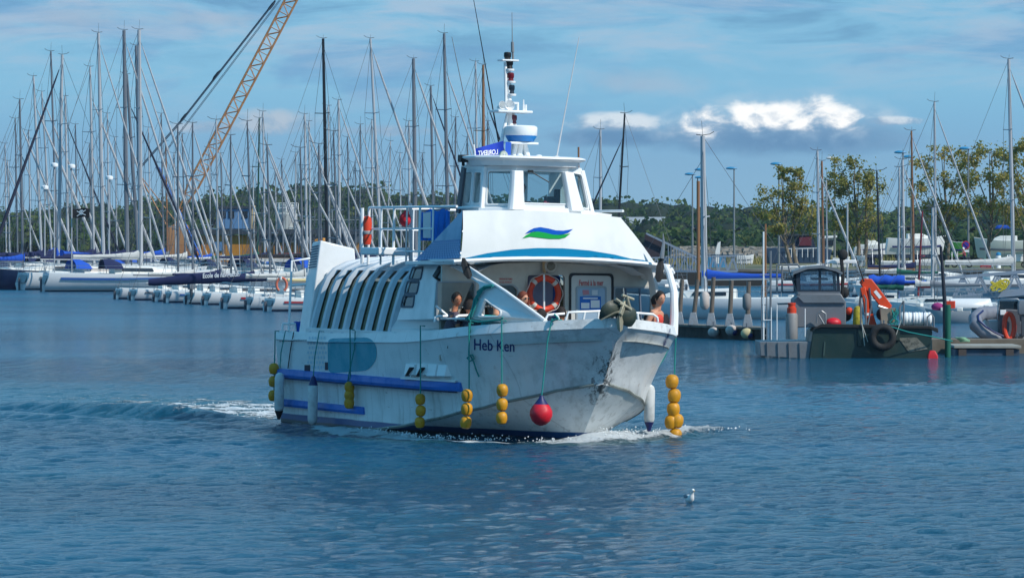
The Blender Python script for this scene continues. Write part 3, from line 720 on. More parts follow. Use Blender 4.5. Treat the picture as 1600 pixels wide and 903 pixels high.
def up(px, py, off=.006):
    d = fdir(px, py).normalized(); loc, nrm, i, ds = UBV.ray_cast(cam_l, d)
    if loc is None:
        q_ = UBV.find_nearest(cam_l+d*((9.4-cam_l.x)/d.x)); loc, nrm = q_[0], q_[1]
    if nrm.dot(d) > 0: nrm = -nrm
    return loc+nrm*off
stripe_m = mat('stripe_teal', (0, 118, 160), .85, spec=.15)
ts = [(726, 403.6), (760, 396), (800, 390.2), (840, 387.6), (880, 388.2), (920, 391.5), (960, 398), (1000, 408), (1011, 412.2)]
bs = [(1011, 413.4), (980, 408.6), (940, 405), (890, 402.2), (840, 401.0), (790, 402.0), (740, 405.0), (722, 405.6)]
decal(ts+bs, n=3, proj=up, name='front_stripe', m=stripe_m, parent=fer)
def wave(o, s=1):
    return [(x+o[0], y+o[1]) for x, y in ((0, 0), (6, -5), (14, -9), (24, -10.5), (36, -8.5), (48, -5.5), (60, -5), (75, -7.5), (68, -2), (60, .6), (50, 1.6), (38, .5), (26, -2.8), (14, -3.8))]
decal(wave((820, 366)), n=3, proj=up, name='logo_wave', m=mat('logo_blue', (4, 80, 172), .85, spec=.15), parent=fer, off=.014)
decal([(x-4, y+6.8) for x, y in wave((820, 366))][:8]+[(883, 371.5), (874, 373.6), (858, 373.6), (840, 371.6), (828, 370.2)], n=3, proj=up, name='logo_wave', m=mat('logo_green', (20, 150, 66), .85, spec=.15), parent=fer, off=.016)
# starboard blue raked panel with its dotted lower part, port panel, top
P1, P2, P3 = V3((9.42, -2.21, 3.53)), TL+V3((0, -.006, 0)), V3((7.15, -2.21, 3.47))
Pm = V3((7.9, -1.42, 4.42))
sidem = mat('side_blue', (120, 168, 200), .4, dirt=.2, scale=2)
q = MB(); q.add([P1, P2, P3], [(0, 1, 2)]); q.build('superstructure_side', sidem, fer)
tri_o = lambda u, v: P3.lerp(P1, u).lerp(P2, v)+V3((0, -.006, .002))
q = MB(); q.add([P1.lerp(P2, .0)+V3((0, -.006, .004)), P1.lerp(P2, .40)+V3((0, -.008, 0)), P3.lerp(P2, .40)+V3((0, -.008, 0)), P3+V3((0, -.006, .004))], [(0, 1, 2, 3)])
q.build('superstructure_stripe', mat('side_stripe', (10, 116, 172), .4), fer)
q = MB()
for i in range(15):
    for j in range(7):
        v = .04+j*.05; u = .10+i*.06+(j % 2)*.03
        if u > .97: continue
        c_ = P3.lerp(P1, u).lerp(P2, v)+V3((0, -.012, 0))
        q.add([c_+V3((.055*math.cos(a), 0, .026*math.sin(a))) for a in (k*math.pi/3 for k in range(6))], [tuple(range(6))])
q.build('stripe_dots', mat('dot_blue', (96, 154, 200), .4), fer)
q = MB(); q.add([P2, P3, V3((7.15, -1.35, 3.5)), V3((7.4, -1.42, 4.42)), Pm], [(0, 1, 2, 3, 4)]); q.build('superstructure_side', mat('side_grey', (150, 165, 178), .5), fer)
PR = V3((9.38, 2.02, 3.52)); q = MB(); q.add([PR, TR, V3((7.3, 1.42, 4.40)), V3((7.0, 2.02, 3.5))], [(0, 1, 2, 3)]); q.build('superstructure_side', white, fer)
q = MB(); rgt = [UF(i/24, 1) for i in range(25)]; q.add(rgt+[V3((7.3, 1.42, 4.40)), V3((7.4, -1.42, 4.42)), Pm], [tuple(range(28))]); q.build('upper_deck', white, fer)
q = MB(); a = fp(922, 333, 0, 8.0); b_ = fp(952, 337, 0, 8.0)
q.bar(a, b_, .25, .05); q.tube([a-V3((0, 0, .0)), a-V3((0, 0, .12))], .02, 6); q.tube([b_-V3((0, .1, 0)), b_-V3((0, .1, .16))], .02, 6); q.build('side_ledge', whitec, fer)

# ---- wheelhouse
cy0 = -.12
base = [V3((7.35, -1.40, 4.40)), V3((8.40, -1.33, 4.40)), V3((8.92, -.80, 4.42)), V3((8.92, .50, 4.42)), V3((8.40, 1.12, 4.38)), V3((7.35, 1.16, 4.38))]
topp = [V3((7.35, -1.30, 5.42)), V3((8.26, -1.22, 5.42)), V3((8.70, -.72, 5.44)), V3((8.70, .38, 5.44)), V3((8.26, .92, 5.40)), V3((7.35, 1.0, 5.40))]
frm = mat('wheelhouse_white', (228, 230, 230), .35, dirt=.1, scale=2, coat=.2); wgl = glass('wheelhouse_glass', (225, 236, 238), .04)
def bil(a, b, c, d, th=.05):
    n_ = (b-a).cross(d-a).normalized(); cen = V3((7.8, -.1, 4.9))
    if n_.dot(a-cen) < 0: n_ = -n_
    return lambda u, v, w: a.lerp(b, u).lerp(d.lerp(c, u), v)+n_*w
specs = [(0, (.08, .24, .50, .84)), (1, (.14, .22, .88, .86)), (2, (.10, .24, .90, .86)), (3, (.10, .20, .86, .86)), (4, (.10, .24, .90, .84))]
for i, (u0, v0, u1, v1) in specs:
    F_ = bil(base[i], base[i+1], topp[i+1], topp[i]); holes = [rr(u0, v0, u1, v1, .06)]
    if i == 0: holes.append([(.60, .24), (.82, .24), (.95, .84), (.90, .84), (.62, .5)]); holes[1] = rr(.60, .24, .92, .84, .06)
    q = MB(); q.plate([(0, 0), (1, 0), (1, 1), (0, 1)], holes, .05, F_); wp = q.build('wheelhouse_wall', frm, fer)
    for hl in holes:
        q = MB(); q.plate(hl, [], .008, lambda u, v, w, F_=F_: F_(u, v, w-.025)); gp = q.build('wheelhouse_window', wgl, wp)
        g2 = [((x-.5*(u0+u1)) if 0 else x, y) for x, y in hl]
        cxh = sum(p[0] for p in hl)/len(hl); cyh = sum(p[1] for p in hl)/len(hl)
        big = [(cxh+(x-cxh)*1.09, cyh+(y-cyh)*1.07) for x, y in hl]
        q = MB(); q.plate(big, [hl], .02, lambda u, v, w, F_=F_: F_(u, v, w+.016)); q.build('window_frame', whitec, gp)
# thick white pillars standing proud between the front panes
for i, dx in ((2, -.03), (3, .03)):
    a, b_ = base[i]+V3((.05, 0, .10)), topp[i]+V3((.09, 0, -.14)); q = MB()
    sgn = -1 if i == 2 else 1
    q.loft([[p+V3((.0, -w*.5, 0)), p+V3((.05, -w*.36, 0)), p+V3((.05, w*.36, 0)), p+V3((0, w*.5, 0)), p+V3((-.10, w*.5, 0)), p+V3((-.10, -w*.5, 0))] for p, w in ((a, .34), (a.lerp(b_, .5), .28), (b_, .24))], m=0)
    q.build('window_pillar', whitec, fer, ang=20, bevel=.01)
for i in (1, 4):
    a, b_ = base[i]+V3((.02, 0, .05)), topp[i]+V3((.02, 0, -.05)); q = MB(); q.bar(a, b_, .09, .09, up=V3((0, 1, 0))); q.build('window_pillar', whitec, fer, bevel=.02)
q = MB(); ap = [p+V3((0, 0, 0)) for p in base]; ctr = V3((8, -.1, 4.4)); 
o1 = [ctr+(p-ctr)*1.06+V3((0, 0, -.03)) for p in base[1:5]]; o2 = [ctr+(p-ctr)*1.05+V3((0, 0, .14)) for p in base[1:5]]; o3 = [p+V3((0, 0, .16)) for p in base[1:5]]
q.loft([[a, b_, c_] for a, b_, c_ in zip(o1, o2, o3)], cap=False, wrap=False, sm=False); q.build('window_ledge', whitec, fer, ang=15)
q = MB(); q.add([p+V3((0, 0, .02)) for p in base], [tuple(range(6))]); q.build('wheelhouse_floor', deckm, fer)
q = MB(); q.box((7.35, -1.12, 4.9), (.05, .4, 1.0)); q.box((7.35, .82, 4.9), (.05, .4, 1.0)); q.box((7.35, -.1, 4.5), (.05, 1.7, .25)); q.box((7.35, -.1, 5.34), (.05, 1.7, .14)); q.box((7.35, .1, 4.9), (.05, .07, 1.0)); q.build('aft_wall', frm, fer)
q = MB(); q.box((8.5, -.1, 4.52), (.45, 1.5, .22)); q.box((8.45, .18, 4.70), (.12, .30, .22)); q.box((8.45, .30, 4.78), (.10, .12, .36)); q.build('helm_console', black, fer, bevel=.02)
q = MB(); q.ball((8.5, .02, 4.67), .05, 8, 6); q.ball((8.52, .08, 4.66), .035, 8, 6); q.build('console_toy', mat('red_thing', (190, 40, 60), .6), fer)
# roof
def roofring(k, z, front=9.02):
    pts = [(7.55, -1.45), (8.35, -1.46), (8.86, -1.15), (9.0, -.55), (9.02, -.1), (9.0, .30), (8.86, .68), (8.5, .90), (7.55, 1.0)]
    return [V3((8+(x-8)*k, -.15+(y+.15)*k, z)) for x, y in pts]
q = MB(); q.loft([roofring(.87, 5.40), roofring(.90, 5.50), roofring(.985, 5.535), roofring(1, 5.55), roofring(.99, 5.58), roofring(.90, 5.60)], m=0); q.build('wheelhouse_roof', whitec, fer, ang=25)
# wiper
q = MB(); a, b_ = fp(829, 268, 0, 8.85), fp(858, 285, 0, 8.9); q.tube([a, b_], .012, 6); q.box(a, (.06, .10, .05)); q.build('wiper', black, fer)
# dark corner post and searchlight box at the aft starboard corner
q = MB(); a, b_ = fp(725, 262, 1, -1.42), fp(716, 333, 1, -1.46); q.bar(a, b_, .16, .05, up=V3((0, 1, 0))); q.build('door_post', mat('dark_post', (70, 74, 82), .5), fer)
q = MB(); a = fp(724, 248, 1, -1.38); q.box(a, (.2, .18, .15)); q.box(a-V3((0, 0, .11)), (.06, .06, .08)); q.build('navigation_lamp', black, fer, bevel=.02)
# ---- signal mast
MX = 7.35
def mp(px, py, x=MX): return fp(px, py, 0, x)
mast = MB(); mast.tube([mp(803, 252), mp(796, 175), mp(795, 100)], [.085, .055, .03], 10); mast.tube([mp(824, 250), mp(806, 200), mp(801, 175)], [.05, .04, .03], 8)
mast.tube([mp(778, 250, 7.5), mp(788, 200, 7.4), mp(793, 178)], [.04, .035, .03], 8); mast.tube([mp(790.5, 168), mp(789.5, 98)], .035, 8)
mo = mast.build('signal_mast', whitec, fer)
def disc(px, py, r0, th, nm, x=MX, y_sc=1, mt=whitec, par=mo):
    c_ = mp(px, py, x); q = MB(); q.lathe([(.02, -th), (r0*.95, -th), (r0, -th*.5), (r0, 0), (.02, 0)], 20, c_); return q.build(nm, mt, par)
q = MB(); a, b_ = mp(771, 175), mp(825, 175); q.box((a+b_)/2, (.5, (b_-a).length, .05)); q.build('crosstree', whitec, mo, bevel=.015)
q = MB(); a, b_ = mp(781, 95), mp(807, 95); q.box((a+b_)/2, (.26, (b_-a).length, .035)); q.build('mast_top_plate', whitec, mo, bevel=.01)
for i, (px, py, mt_) in enumerate(((793, 89, black), (796, 101, black), (797.5, 121, mat('red_lens', (110, 22, 34), .3)), (798.5, 140, mat('dark_lens', (30, 44, 58), .3)), (802, 187, mat('maroon_lens', (92, 36, 52), .3)))):
    c_ = mp(px, py); q = MB(); q.lathe([(.05, -.09), (.07, -.08), (.06, -.03), (.075, .0), (.075, .07), (.06, .09), (.02, .095)], 12, c_); q.build('signal_lamp', mt_, mo)
for (px, py) in ((796, 108), (798, 127), (799, 147), (800, 160)): disc(px, py, .10 if py < 155 else .13, .04, 'lamp_bracket')
for (px, py, r_) in ((783, 166, .09), (794, 166, .11)):
    c_ = mp(px, py, 7.5); q = MB(); q.lathe([(.02, -.16), (.03, -.15), (.04, -.05), (r_*.7, .02), (r_, .08), (r_*.97, .085), (r_*.5, 0), (.01, -.05)], 16, c_, Matrix.Rotation(R(80), 3, 'Y')); q.build('loudhailer', whitec, mo)
# radar
rb = mp(814, 214, 7.6); q = MB(); q.lathe([(.02, -.10), (.26, -.10), (.27, -.07), (.315, 0), (.315, .02)], 28, rb, m=0); rd = q.build('radar_base', mat('radar_blue', (30, 120, 190), .35), mo)
q = MB(); q.lathe([(.315, .02), (.325, .03), (.33, .16), (.325, .20), (.28, .225), (.02, .235)], 28, rb); q.build('radome', whitec, rd, ang=50)
q = MB(); q.box(rb+V3((.05, -.02, -.13)), (.35, .62, .04)); q.tube([rb+V3((0, -.1, -.13)), rb+V3((0, -.18, -.55))], .045, 8); q.tube([rb+V3((0, .08, -.13)), rb+V3((.1, .18, -.58))], .05, 8); q.tube([rb+V3((0, 0, -.13)), rb+V3((0, -.05, -.55))], .06, 8); q.build('radar_bracket', whitec, mo)
q = MB(); q.tube([mp(802, 95), mp(801, 80)], .022, 8); q.tube([mp(801, 82), mp(800.5, 66)], [.035, .03], 10); q.tube([mp(800.5, 66), mp(800, 20)], [.010, .006], 5); q.build('mast_aerial', mat('aerial_grey', (130, 132, 134), .4), mo)
q = MB(); q.tube([mp(818, 174), mp(818, 156)], [.02, .012], 6); q.tube([mp(821, 174), mp(821, 164)], .03, 6); q.tube([mp(809, 174), mp(809, 160)], .025, 6); q.build('mast_aerial', whitec, mo)
q = MB(); q.tube([mp(779, 222, 7.2), mp(760, 112, 7.2), mp(739, -6, 7.2)], [.016, .011, .006], 6); q.build('whip_aerial', black, fer)
q = MB(); q.tube([mp(745, 245, 7.2), mp(725, 150, 7.2), mp(706, 58, 7.2)], [.014, .010, .006], 6); q.build('whip_aerial', mat('aerial_grey'  , (130, 132, 134)), fer)
q = MB(); q.tube([mp(869, 250, 8), mp(886, 158, 8), mp(905, 58, 8)], [.016, .012, .007], 6); q.box(mp(869, 250, 8), (.1, .08, .16)); q.build('whip_aerial', mat('aerial_white', (206, 206, 206), .4), fer)
# domes and fittings on the roof
for (px, py, r_, mt_) in ((842, 250, .10, whitec), (812, 246, .075, whitec)):
    c_ = mp(px, py, 8.3); q = MB(); q.lathe([(r_, -.08), (r_*1.02, 0), (r_*.9, r_*.6), (r_*.5, r_*.95), (.01, r_*1.05)], 16, c_); q.build('satellite_dome', mt_, fer)
c_ = mp(786, 243, 8.7); q = MB(); q.ball(c_, (.07, .095, .095), 14, 10); sl = q.build('searchlight', steel, fer); q = MB(); q.lathe([(.09, 0), (.08, .02), (.01, .025)], 14, c_+V3((.04, 0, 0)), Matrix.Rotation(R(90), 3, 'Y')); q.build('searchlight_glass', mat('lamp_glass2', (190, 196, 180), .1, coat=1), sl)
q = MB(); q.tube([c_, c_-V3((0, 0, .14))], .02, 6); q.build('searchlight_foot', steel, fer); q = MB(); q.tube([mp(878, 254, 8.5), mp(884, 252, 8.5)], .04, 8); q.build('roof_fitting', steel, fer)
# banner with its writing seen from the back
def bn(px, py, off=0):
    sag = .06*math.sin((px-742)/7.0); return fp(px, py, 0, 8.0+sag+off)
xs_ = [741+i*46/22 for i in range(23)]
def btop(x): return 233-(x-741)*.28
def bbot(x): return 251.5-(x-741)*.02
bnr = thing('banner', 'blue cloth banner with white reversed lettering on the ferry\'s wheelhouse roof', 'banner', mw=FM @ Matrix.Translation(bn(741, 250)))
og = bn(741, 250)
q = MB(); q.loft([[bn(x, btop(x)), bn(x, (btop(x)+bbot(x))/2), bn(x, bbot(x))] for x in xs_], cap=False, wrap=False)
q.loft([[bn(x, btop(x), -.012), bn(x, (btop(x)+bbot(x))/2, -.012), bn(x, bbot(x), -.012)] for x in xs_], cap=False, wrap=False)
q.build('cloth', mat('banner_blue', (24, 62, 176), .8), bnr, origin=og, recalc=False)
vs, fs = text_tris('LORIENT', .02); q = MB(); q.add([bn(747+(1-v.x)*31, 243.5-(1-v.x)*2.6-v.y*7.5, .02) for v in vs], fs); q.build('lettering', whitec, bnr, origin=og)
vs, fs = text_tris('AGGLOMÉRATION', .015); q = MB(); q.add([bn(749+(1-v.x)*25, 248.8-(1-v.x)*.8-v.y*2.2, .02) for v in vs], fs); q.build('lettering', whitec, bnr, origin=og)
q = MB(); q.tube([fp(740, 226, 0, 8.0), fp(744.5, 254, 0, 8.0)], .018, 6); q.build('pole', whitec, bnr, origin=og)
q = MB(); q.add([fp(790, 222, 0, 7.9), fp(799, 223, 0, 7.9), fp(798, 248, 0, 7.9), fp(789, 249, 0, 7.9)], [(0, 1, 2, 3)]); q.build('cloth', mat('banner_blue2', (30, 86, 190), .8), bnr, origin=og)

# ================================================================== people
def skin_mesh(verts, edges, rad, sub=2):
    me_ = bpy.data.meshes.new('s'); me_.from_pydata(verts, edges, []); o = bpy.data.objects.new('s', me_); C.objects.link(o)
    md = o.modifiers.new('k', 'SKIN'); sv = me_.skin_vertices[0].data
    for i, r_ in enumerate(rad): sv[i].radius = (r_, r_) if not hasattr(r_, '__len__') else r_
    sv[0].use_root = True; sb = o.modifiers.new('u', 'SUBSURF'); sb.levels = sub; sb.render_levels = sub
    bpy.context.view_layer.update(); ev = o.evaluated_get(bpy.context.evaluated_depsgraph_get()); m2 = bpy.data.meshes.new_from_object(ev)
    out = ([v.co.copy() for v in m2.vertices], [tuple(p.vertices) for p in m2.polygons])
    bpy.data.objects.remove(o); bpy.data.meshes.remove(me_); bpy.data.meshes.remove(m2); return out
skinm = mat('skin', (206, 146, 116), .6); skin_t = mat('tanned_skin', (176, 112, 80), .6); hair_d = mat('dark_hair', (34, 26, 24), .8, bump=.6, bscale=60); hair_r = mat('auburn_hair', (116, 52, 28), .7, bump=.6, bscale=60)
eye_m = mat('eye_dark', (30, 24, 22), .3); lip_m = mat('lip', (150, 74, 66), .5)
_pc = {}
def person(label, M4, shirt, sk=None, hair=None, long_hair=False, pose='seat', shades=False, lean=.06, bare=False, trousers=None, group=None, hold=False, headturn=0, name='person'):
    """one continuous body; clothing and hair are children. +x is the way the figure faces, origin at the seat"""
    sk = sk or skinm; hair = hair or hair_d; th = thing(name, label, 'person', mw=M4, group=group)
    L = lean
    J = {'pel': (0, 0, .10), 'sp': (L*.5, 0, .26), 'ch': (L, 0, .44), 'nb': (L*1.1, 0, .55), 'nk': (L*1.2+.01, 0, .615), 'hd': (L*1.25+.02, 0, .70)}
    rad = {'pel': .135, 'sp': .12, 'ch': .135, 'nb': .07, 'nk': .052, 'hd': .06}
    E = [('pel', 'sp'), ('sp', 'ch'), ('ch', 'nb'), ('nb', 'nk'), ('nk', 'hd')]
    for s, k in ((-1, 'l'), (1, 'r')):
        J['s'+k] = (L, s*.165, .49); rad['s'+k] = .062
        if pose == 'ride': J['e'+k] = (.26, s*.24, .34); J['w'+k] = (.48, s*.28, .30); J['h'+k] = (.55, s*.28, .30)
        elif hold: J['e'+k] = (.12, s*.24, .24); J['w'+k] = (.30, s*.10, .36); J['h'+k] = (.36, s*.06, .42)
        else: J['e'+k] = (.05, s*.25, .22); J['w'+k] = (.27, s*.17, .12); J['h'+k] = (.35, s*.14, .11)
        rad['e'+k] = .042; rad['w'+k] = .028; rad['h'+k] = .036
        E += [('ch', 's'+k), ('s'+k, 'e'+k), ('e'+k, 'w'+k), ('w'+k, 'h'+k)]
        J['p'+k] = (.06, s*.09, .07); J['k'+k] = (.44, s*.11, .09); J['a'+k] = (.43, s*.11, -.33); J['t'+k] = (.56, s*.12, -.38)
        rad['p'+k] = .09; rad['k'+k] = .062; rad['a'+k] = .042; rad['t'+k] = .04
        E += [('pel', 'p'+k), ('p'+k, 'k'+k), ('k'+k, 'a'+k), ('a'+k, 't'+k)]
    if pose == 'crouch':
        for s, k in ((-1, 'l'), (1, 'r')): J['k'+k] = (.30, s*.12, .26); J['a'+k] = (.26, s*.11, -.02); J['t'+k] = (.36, s*.12, -.06)
    ks = list(J); vs, fs = skin_mesh([J[k] for k in ks], [(ks.index(a), ks.index(b_)) for a, b_ in E], [rad[k] for k in ks])
    q = MB(); q.add(vs, fs, 0, True)
    hc = V3((L*1.25+.035, 0, .755)); ht = Matrix.Rotation(headturn, 3, 'Z')
    # head with a face
    rg = []
    for i in range(13):
        a = -math.pi/2+math.pi*i/12; z = math.sin(a); rr_ = max(math.cos(a), .03); ring = []
        for j in range(16):
            b_ = 2*math.pi*j/16; x = rr_*math.cos(b_)*.098; y = rr_*math.sin(b_)*(.078-.012*(z < 0)*abs(z)); zz_ = z*.125
            if x > 0 and z < 0: x *= 1-.10*abs(z); 
            if abs(b_) < .3 or abs(b_-2*math.pi) < .3:
                if -.35 < z < .12: x += .022*(1-abs(z+.15)/.3 if abs(z+.15) < .3 else 0)
                if -.55 < z < -.42: x += .006
            ring.append(hc+ht @ V3((x, y, zz_)))
        rg.append(ring)
    q.loft(rg, m=0)
    for s in (-1, 1):
        q.ball(hc+ht @ V3((0, s*.079, -.01)), (.022, .010, .034), 8, 6)
        # hand: palm, four curled fingers of unequal length, thumb
        w, hnd = V3(J['w'+'lr'[s > 0]]), V3(J['h'+'lr'[s > 0]]); d = (hnd-w).normalized(); sd_ = d.cross(V3((0, 0, 1))).normalized(); upv = sd_.cross(d)
        for i, (o_, ln) in enumerate(((-.027, .062), (-.009, .072), (.009, .068), (.026, .052))):
            a = hnd+sd_*o_+d*.02; q.tube([a, a+d*ln*.55, a+d*ln*.85-upv*ln*.35, a+d*ln*.8-upv*ln*.7], [.009, .0085, .008, .006], 6)
        a = hnd+sd_*(-.03*s)-d*.01; q.tube([a, a+sd_*(-.025*s)+d*.02, a+sd_*(-.022*s)+d*.045-upv*.012], [.010, .009, .007], 6)
    q.build('body', sk, th)
    q = MB()
    for s in (-1, 1): q.ball(hc+ht @ V3((.089, s*.030, .006)), (.008, .014, .008), 8, 5, rot=ht)
    q.build('eyes', eye_m, th)
    q = MB(); q.ball(hc+ht @ V3((.088, 0, -.060)), (.008, .024, .006), 8, 5, rot=ht); q.build('mouth', lip_m, th)
    # hair: a cap that sits off the face
    q = MB(); rg = []
    for i in range(10):
        a = (-.15 if long_hair else .0)-.35+(math.pi/2+.35+(.15 if long_hair else 0))*i/9; z = math.sin(a); rr_ = max(math.cos(a), .03); ring = []
        for j in range(18):
            b_ = 2*math.pi*j/18; fr = max(0, math.cos(b_)); r0 = 1.14+.03*math.sin(5*b_+i*1.7)+.02*math.sin(9*b_-i)
            p = V3((rr_*math.cos(b_)*.098*r0, rr_*math.sin(b_)*.080*r0, z*.135))
            if fr > .35 and z < .55: p.x = min(p.x, .098*rr_*.9); p.z = max(p.z, .070*fr)
            ring.append(hc+ht @ (p+V3((-.006, 0, .004))))
        rg.append(ring)
    q.loft(rg)
    if long_hair:
        for j in range(7): a = R(100+j*26.7); q.tube([hc+V3((.08*math.cos(a), .085*math.sin(a), .03)), hc+V3((.10*math.cos(a), .10*math.sin(a), -.07)), hc+V3((.085*math.cos(a), .09*math.sin(a), -.17))], [.035, .036, .014], 7)
    q.build('hair', hair, th)
    if shades:
        q = MB(); 
        for s in (-1, 1): q.ball(hc+ht @ V3((.098, s*.034, .010)), (.008, .028, .019), 10, 6, rot=ht)
        q.tube([hc+ht @ V3((.10, -.01, .014)), hc+ht @ V3((.10, .01, .014))], .004, 5); q.build('sunglasses', black, th)
        for s in (-1, 1): pass
    # shirt
    sh = ['pel', 'sp', 'ch', 'nb', 'sl', 'sr'] if bare else ['pel', 'sp', 'ch', 'nb', 'sl', 'sr', 'el', 'er']
    J2 = dict(J)
    if not bare:
        for k in ('l', 'r'): J2['e'+k] = tuple(V3(J['s'+k]).lerp(V3(J['e'+k]), .72))
    J2['nb'] = tuple(V3(J['ch']).lerp(V3(J['nb']), .55 if bare else .8))
    E2 = [('pel', 'sp'), ('sp', 'ch'), ('ch', 'nb')]+([] if bare else [('ch', 'sl'), ('ch', 'sr'), ('sl', 'el'), ('sr', 'er')])
    if bare: sh = ['pel', 'sp', 'ch', 'nb']
    ex = {'pel': .165, 'sp': .155, 'ch': .158 if not bare else .168, 'nb': .085, 'sl': .078, 'sr': .078, 'el': .062, 'er': .062}
    vs, fs = skin_mesh([J2[k] for k in sh], [(sh.index(a), sh.index(b_)) for a, b_ in E2], [ex[k] for k in sh]); q = MB(); q.add(vs, fs, 0, True); q.build('shirt', shirt, th)
    tl = ['pel', 'pl', 'pr', 'kl', 'kr', 'al', 'ar']; E3 = [('pel', 'pl'), ('pel', 'pr'), ('pl', 'kl'), ('pr', 'kr'), ('kl', 'al'), ('kr', 'ar')]
    ex = {'pel': .15, 'pl': .104, 'pr': .104, 'kl': .076, 'kr': .076, 'al': .055, 'ar': .055}; J3 = dict(J)
    for k in ('l', 'r'): J3['a'+k] = tuple(V3(J['k'+k]).lerp(V3(J['a'+k]), .9))
    vs, fs = skin_mesh([J3[k] for k in tl], [(tl.index(a), tl.index(b_)) for a, b_ in E3], [ex[k] for k in tl]); q = MB(); q.add(vs, fs, 0, True); q.build('trousers', trousers or mat('dark_trousers', (46, 50, 62), .9), th)
    return th
def seat_at(px, py_head, x, ang):
    """figure whose head centre shows at that pixel in the ferry frame plane x"""
    h_ = fp(px, py_head, 0, x); return FM @ Matrix.Translation(V3((h_.x, h_.y, h_.z-.755*1.14))) @ Matrix.Rotation(R(ang), 4, 'Z') @ Matrix.Scale(1.14, 4)
dark_sh = mat('dark_shirt', (84, 74, 86), .9, bump=.4); pat_sh = mat('patterned_shirt', (112, 116, 134), .9, dirt=.8, dcol=(50, 54, 80), scale=14)
cyan_sh = mat('cyan_shirt', (30, 190, 196), .8, bump=.3); coral = mat('coral_top', (206, 66, 52), .8, bump=.3)
person('person in a dark shirt with short dark hair sitting inside the ferry\'s arch', seat_at(704, 468, 8.98, 75), dark_sh, skin_t, hold=True, pose='crouch', headturn=R(-70))
person('person in a patterned grey shirt half hidden beside the one in a dark shirt', seat_at(727, 480, 9.25, 105), pat_sh, skin_t, hold=True, pose='crouch', trousers=pat_sh)
person('person in a bright cyan shirt seen through the small triangular opening', seat_at(776, 474, 9.9, 160), cyan_sh, skinm)
person('woman with auburn hair and sunglasses looking over the sloping white bulwark', seat_at(814, 467, 10.0, -5), mat('tan_top', (176, 140, 110), .9), skinm, hair_r, long_hair=True, shades=True, headturn=R(25))
person('person with black hair low behind the sloping bulwark under the orange lifebuoy', seat_at(840, 494, 10.2, 120), mat('black_top', (30, 28, 34), .9), skin_t)
person('person of whom only dark hair shows between the lifebuoy and the door', seat_at(876, 491, 9.4, 150), mat('grey_top', (90, 92, 100), .9), skin_t)
person('woman in a coral sleeveless top with short dark hair seated at the bow rail', seat_at(1015, 466, 10.15, 35), coral, skinm, lean=.14, bare=True, pose='crouch', trousers=coral, headturn=R(-25))
person('person with dark hair leaning behind the curved white stanchion at the ferry\'s right edge', seat_at(1030, 472, 9.5, 185), mat('black_top', (30, 28, 34)), skin_t, pose='crouch')
person('helmsman in dark clothes behind the wheelhouse windscreen', seat_at(808, 296, 8.0, 10), mat('black_top', (30, 28, 34)), skin_t)

# ================================================================== lifebuoy, anchor, rails
lc = fp(850, 459, 0, XB+.09); lb = fthing('lifebuoy', 'orange lifebuoy hanging upright in the recess behind the white post', 'lifebuoy', lc)
def ring_pts(c, r, n=32, ax=0): return [c+(V3((0, r*math.cos(a), r*math.sin(a))) if ax == 0 else V3((r*math.cos(a), 0, r*math.sin(a)))) for a in (2*math.pi*i/n for i in range(n))]
q = MB(); q.tube(ring_pts(lc, .315), .062, 12, closed=True); q.build('ring', orange, lb, origin=lc)
for k in range(4):
    a0 = R(45+90*k); q = MB(); q.tube([lc+V3((0, .315*math.cos(a), .315*math.sin(a))) for a in (a0-.12, a0, a0+.12)], .066, 12); q.build('band', mat('reflective_band', (200, 190, 180), .4), lb, origin=lc)
q = MB(); q.tube([lc+V3((.03, (.39+.015*math.cos(8*a))*math.cos(a), (.39+.015*math.cos(8*a))*math.sin(a))) for a in (2*math.pi*i/40 for i in range(40))], .008, 5, closed=True); q.build('grab_line', mat('grab_line', (210, 200, 190), .9), lb, origin=lc)

ac = V3((12.05, .02, 2.55)); an = fthing('anchor', 'plough anchor with a dark green blade and pale shank stowed over the bow', 'anchor', ac)
green_a = mat('anchor_green', (42, 58, 50), .5, dirt=.4, dcol=(90, 84, 66), scale=6); galv_a = mat('anchor_galvanised', (176, 170, 146), .45, .3, dirt=.4, scale=7)
def ap(px, py, x=12.2): return fp(px, py, 0, x)
def curved(pts, x0, bulge, nm, mt, t=.03):
    vs = [V3((*p, 0)) for p in pts]; v2, tr = subdiv(vs, [tuple(f) for f in tessellate_polygon([vs])], 2); cx = sum(p[0] for p in pts)/len(pts); cy = sum(p[1] for p in pts)/len(pts)
    o_ = []
    for v in v2: r_ = math.hypot(v.x-cx, v.y-cy)/24; o_.append(ap(v.x, v.y, x0+bulge*(1-r_*r_)))
    q = MB(); n = len(o_); q.add(o_+[p-V3((t, 0, 0)) for p in o_], tr+[tuple(i+n for i in reversed(f)) for f in tr])
    return q.build(nm, mt, an, origin=ac)
curved(round_poly([(936, 500), (940, 480), (952, 470), (964, 468), (973, 474), (971, 492), (952, 497)], 5), 12.22, .16, 'fluke', green_a)
curved(round_poly([(973, 476), (985, 478), (994, 484), (995, 499), (986, 512), (974, 508), (971, 490)], 5), 12.22, .14, 'fluke', green_a)
q = MB(); q.loft([[ap(938, 499, 12.42), ap(939, 501, 12.40)], [ap(960, 487, 12.45), ap(961, 489, 12.43)], [ap(971, 484, 12.4), ap(971, 488, 12.40)]], cap=False, wrap=False); q.build('fluke_edge', galv_a, an, origin=ac)
q = MB(); q.loft([[ap(965, 493, 12.30), ap(968, 491, 12.42), ap(973, 493, 12.30)], [ap(963, 503, 12.32), ap(968, 503, 12.46), ap(974, 503, 12.32)], [ap(965, 515, 12.3), ap(969, 519, 12.40), ap(973, 515, 12.3)]], cap=False, wrap=False); q.build('plough_tip', galv_a, an, origin=ac)
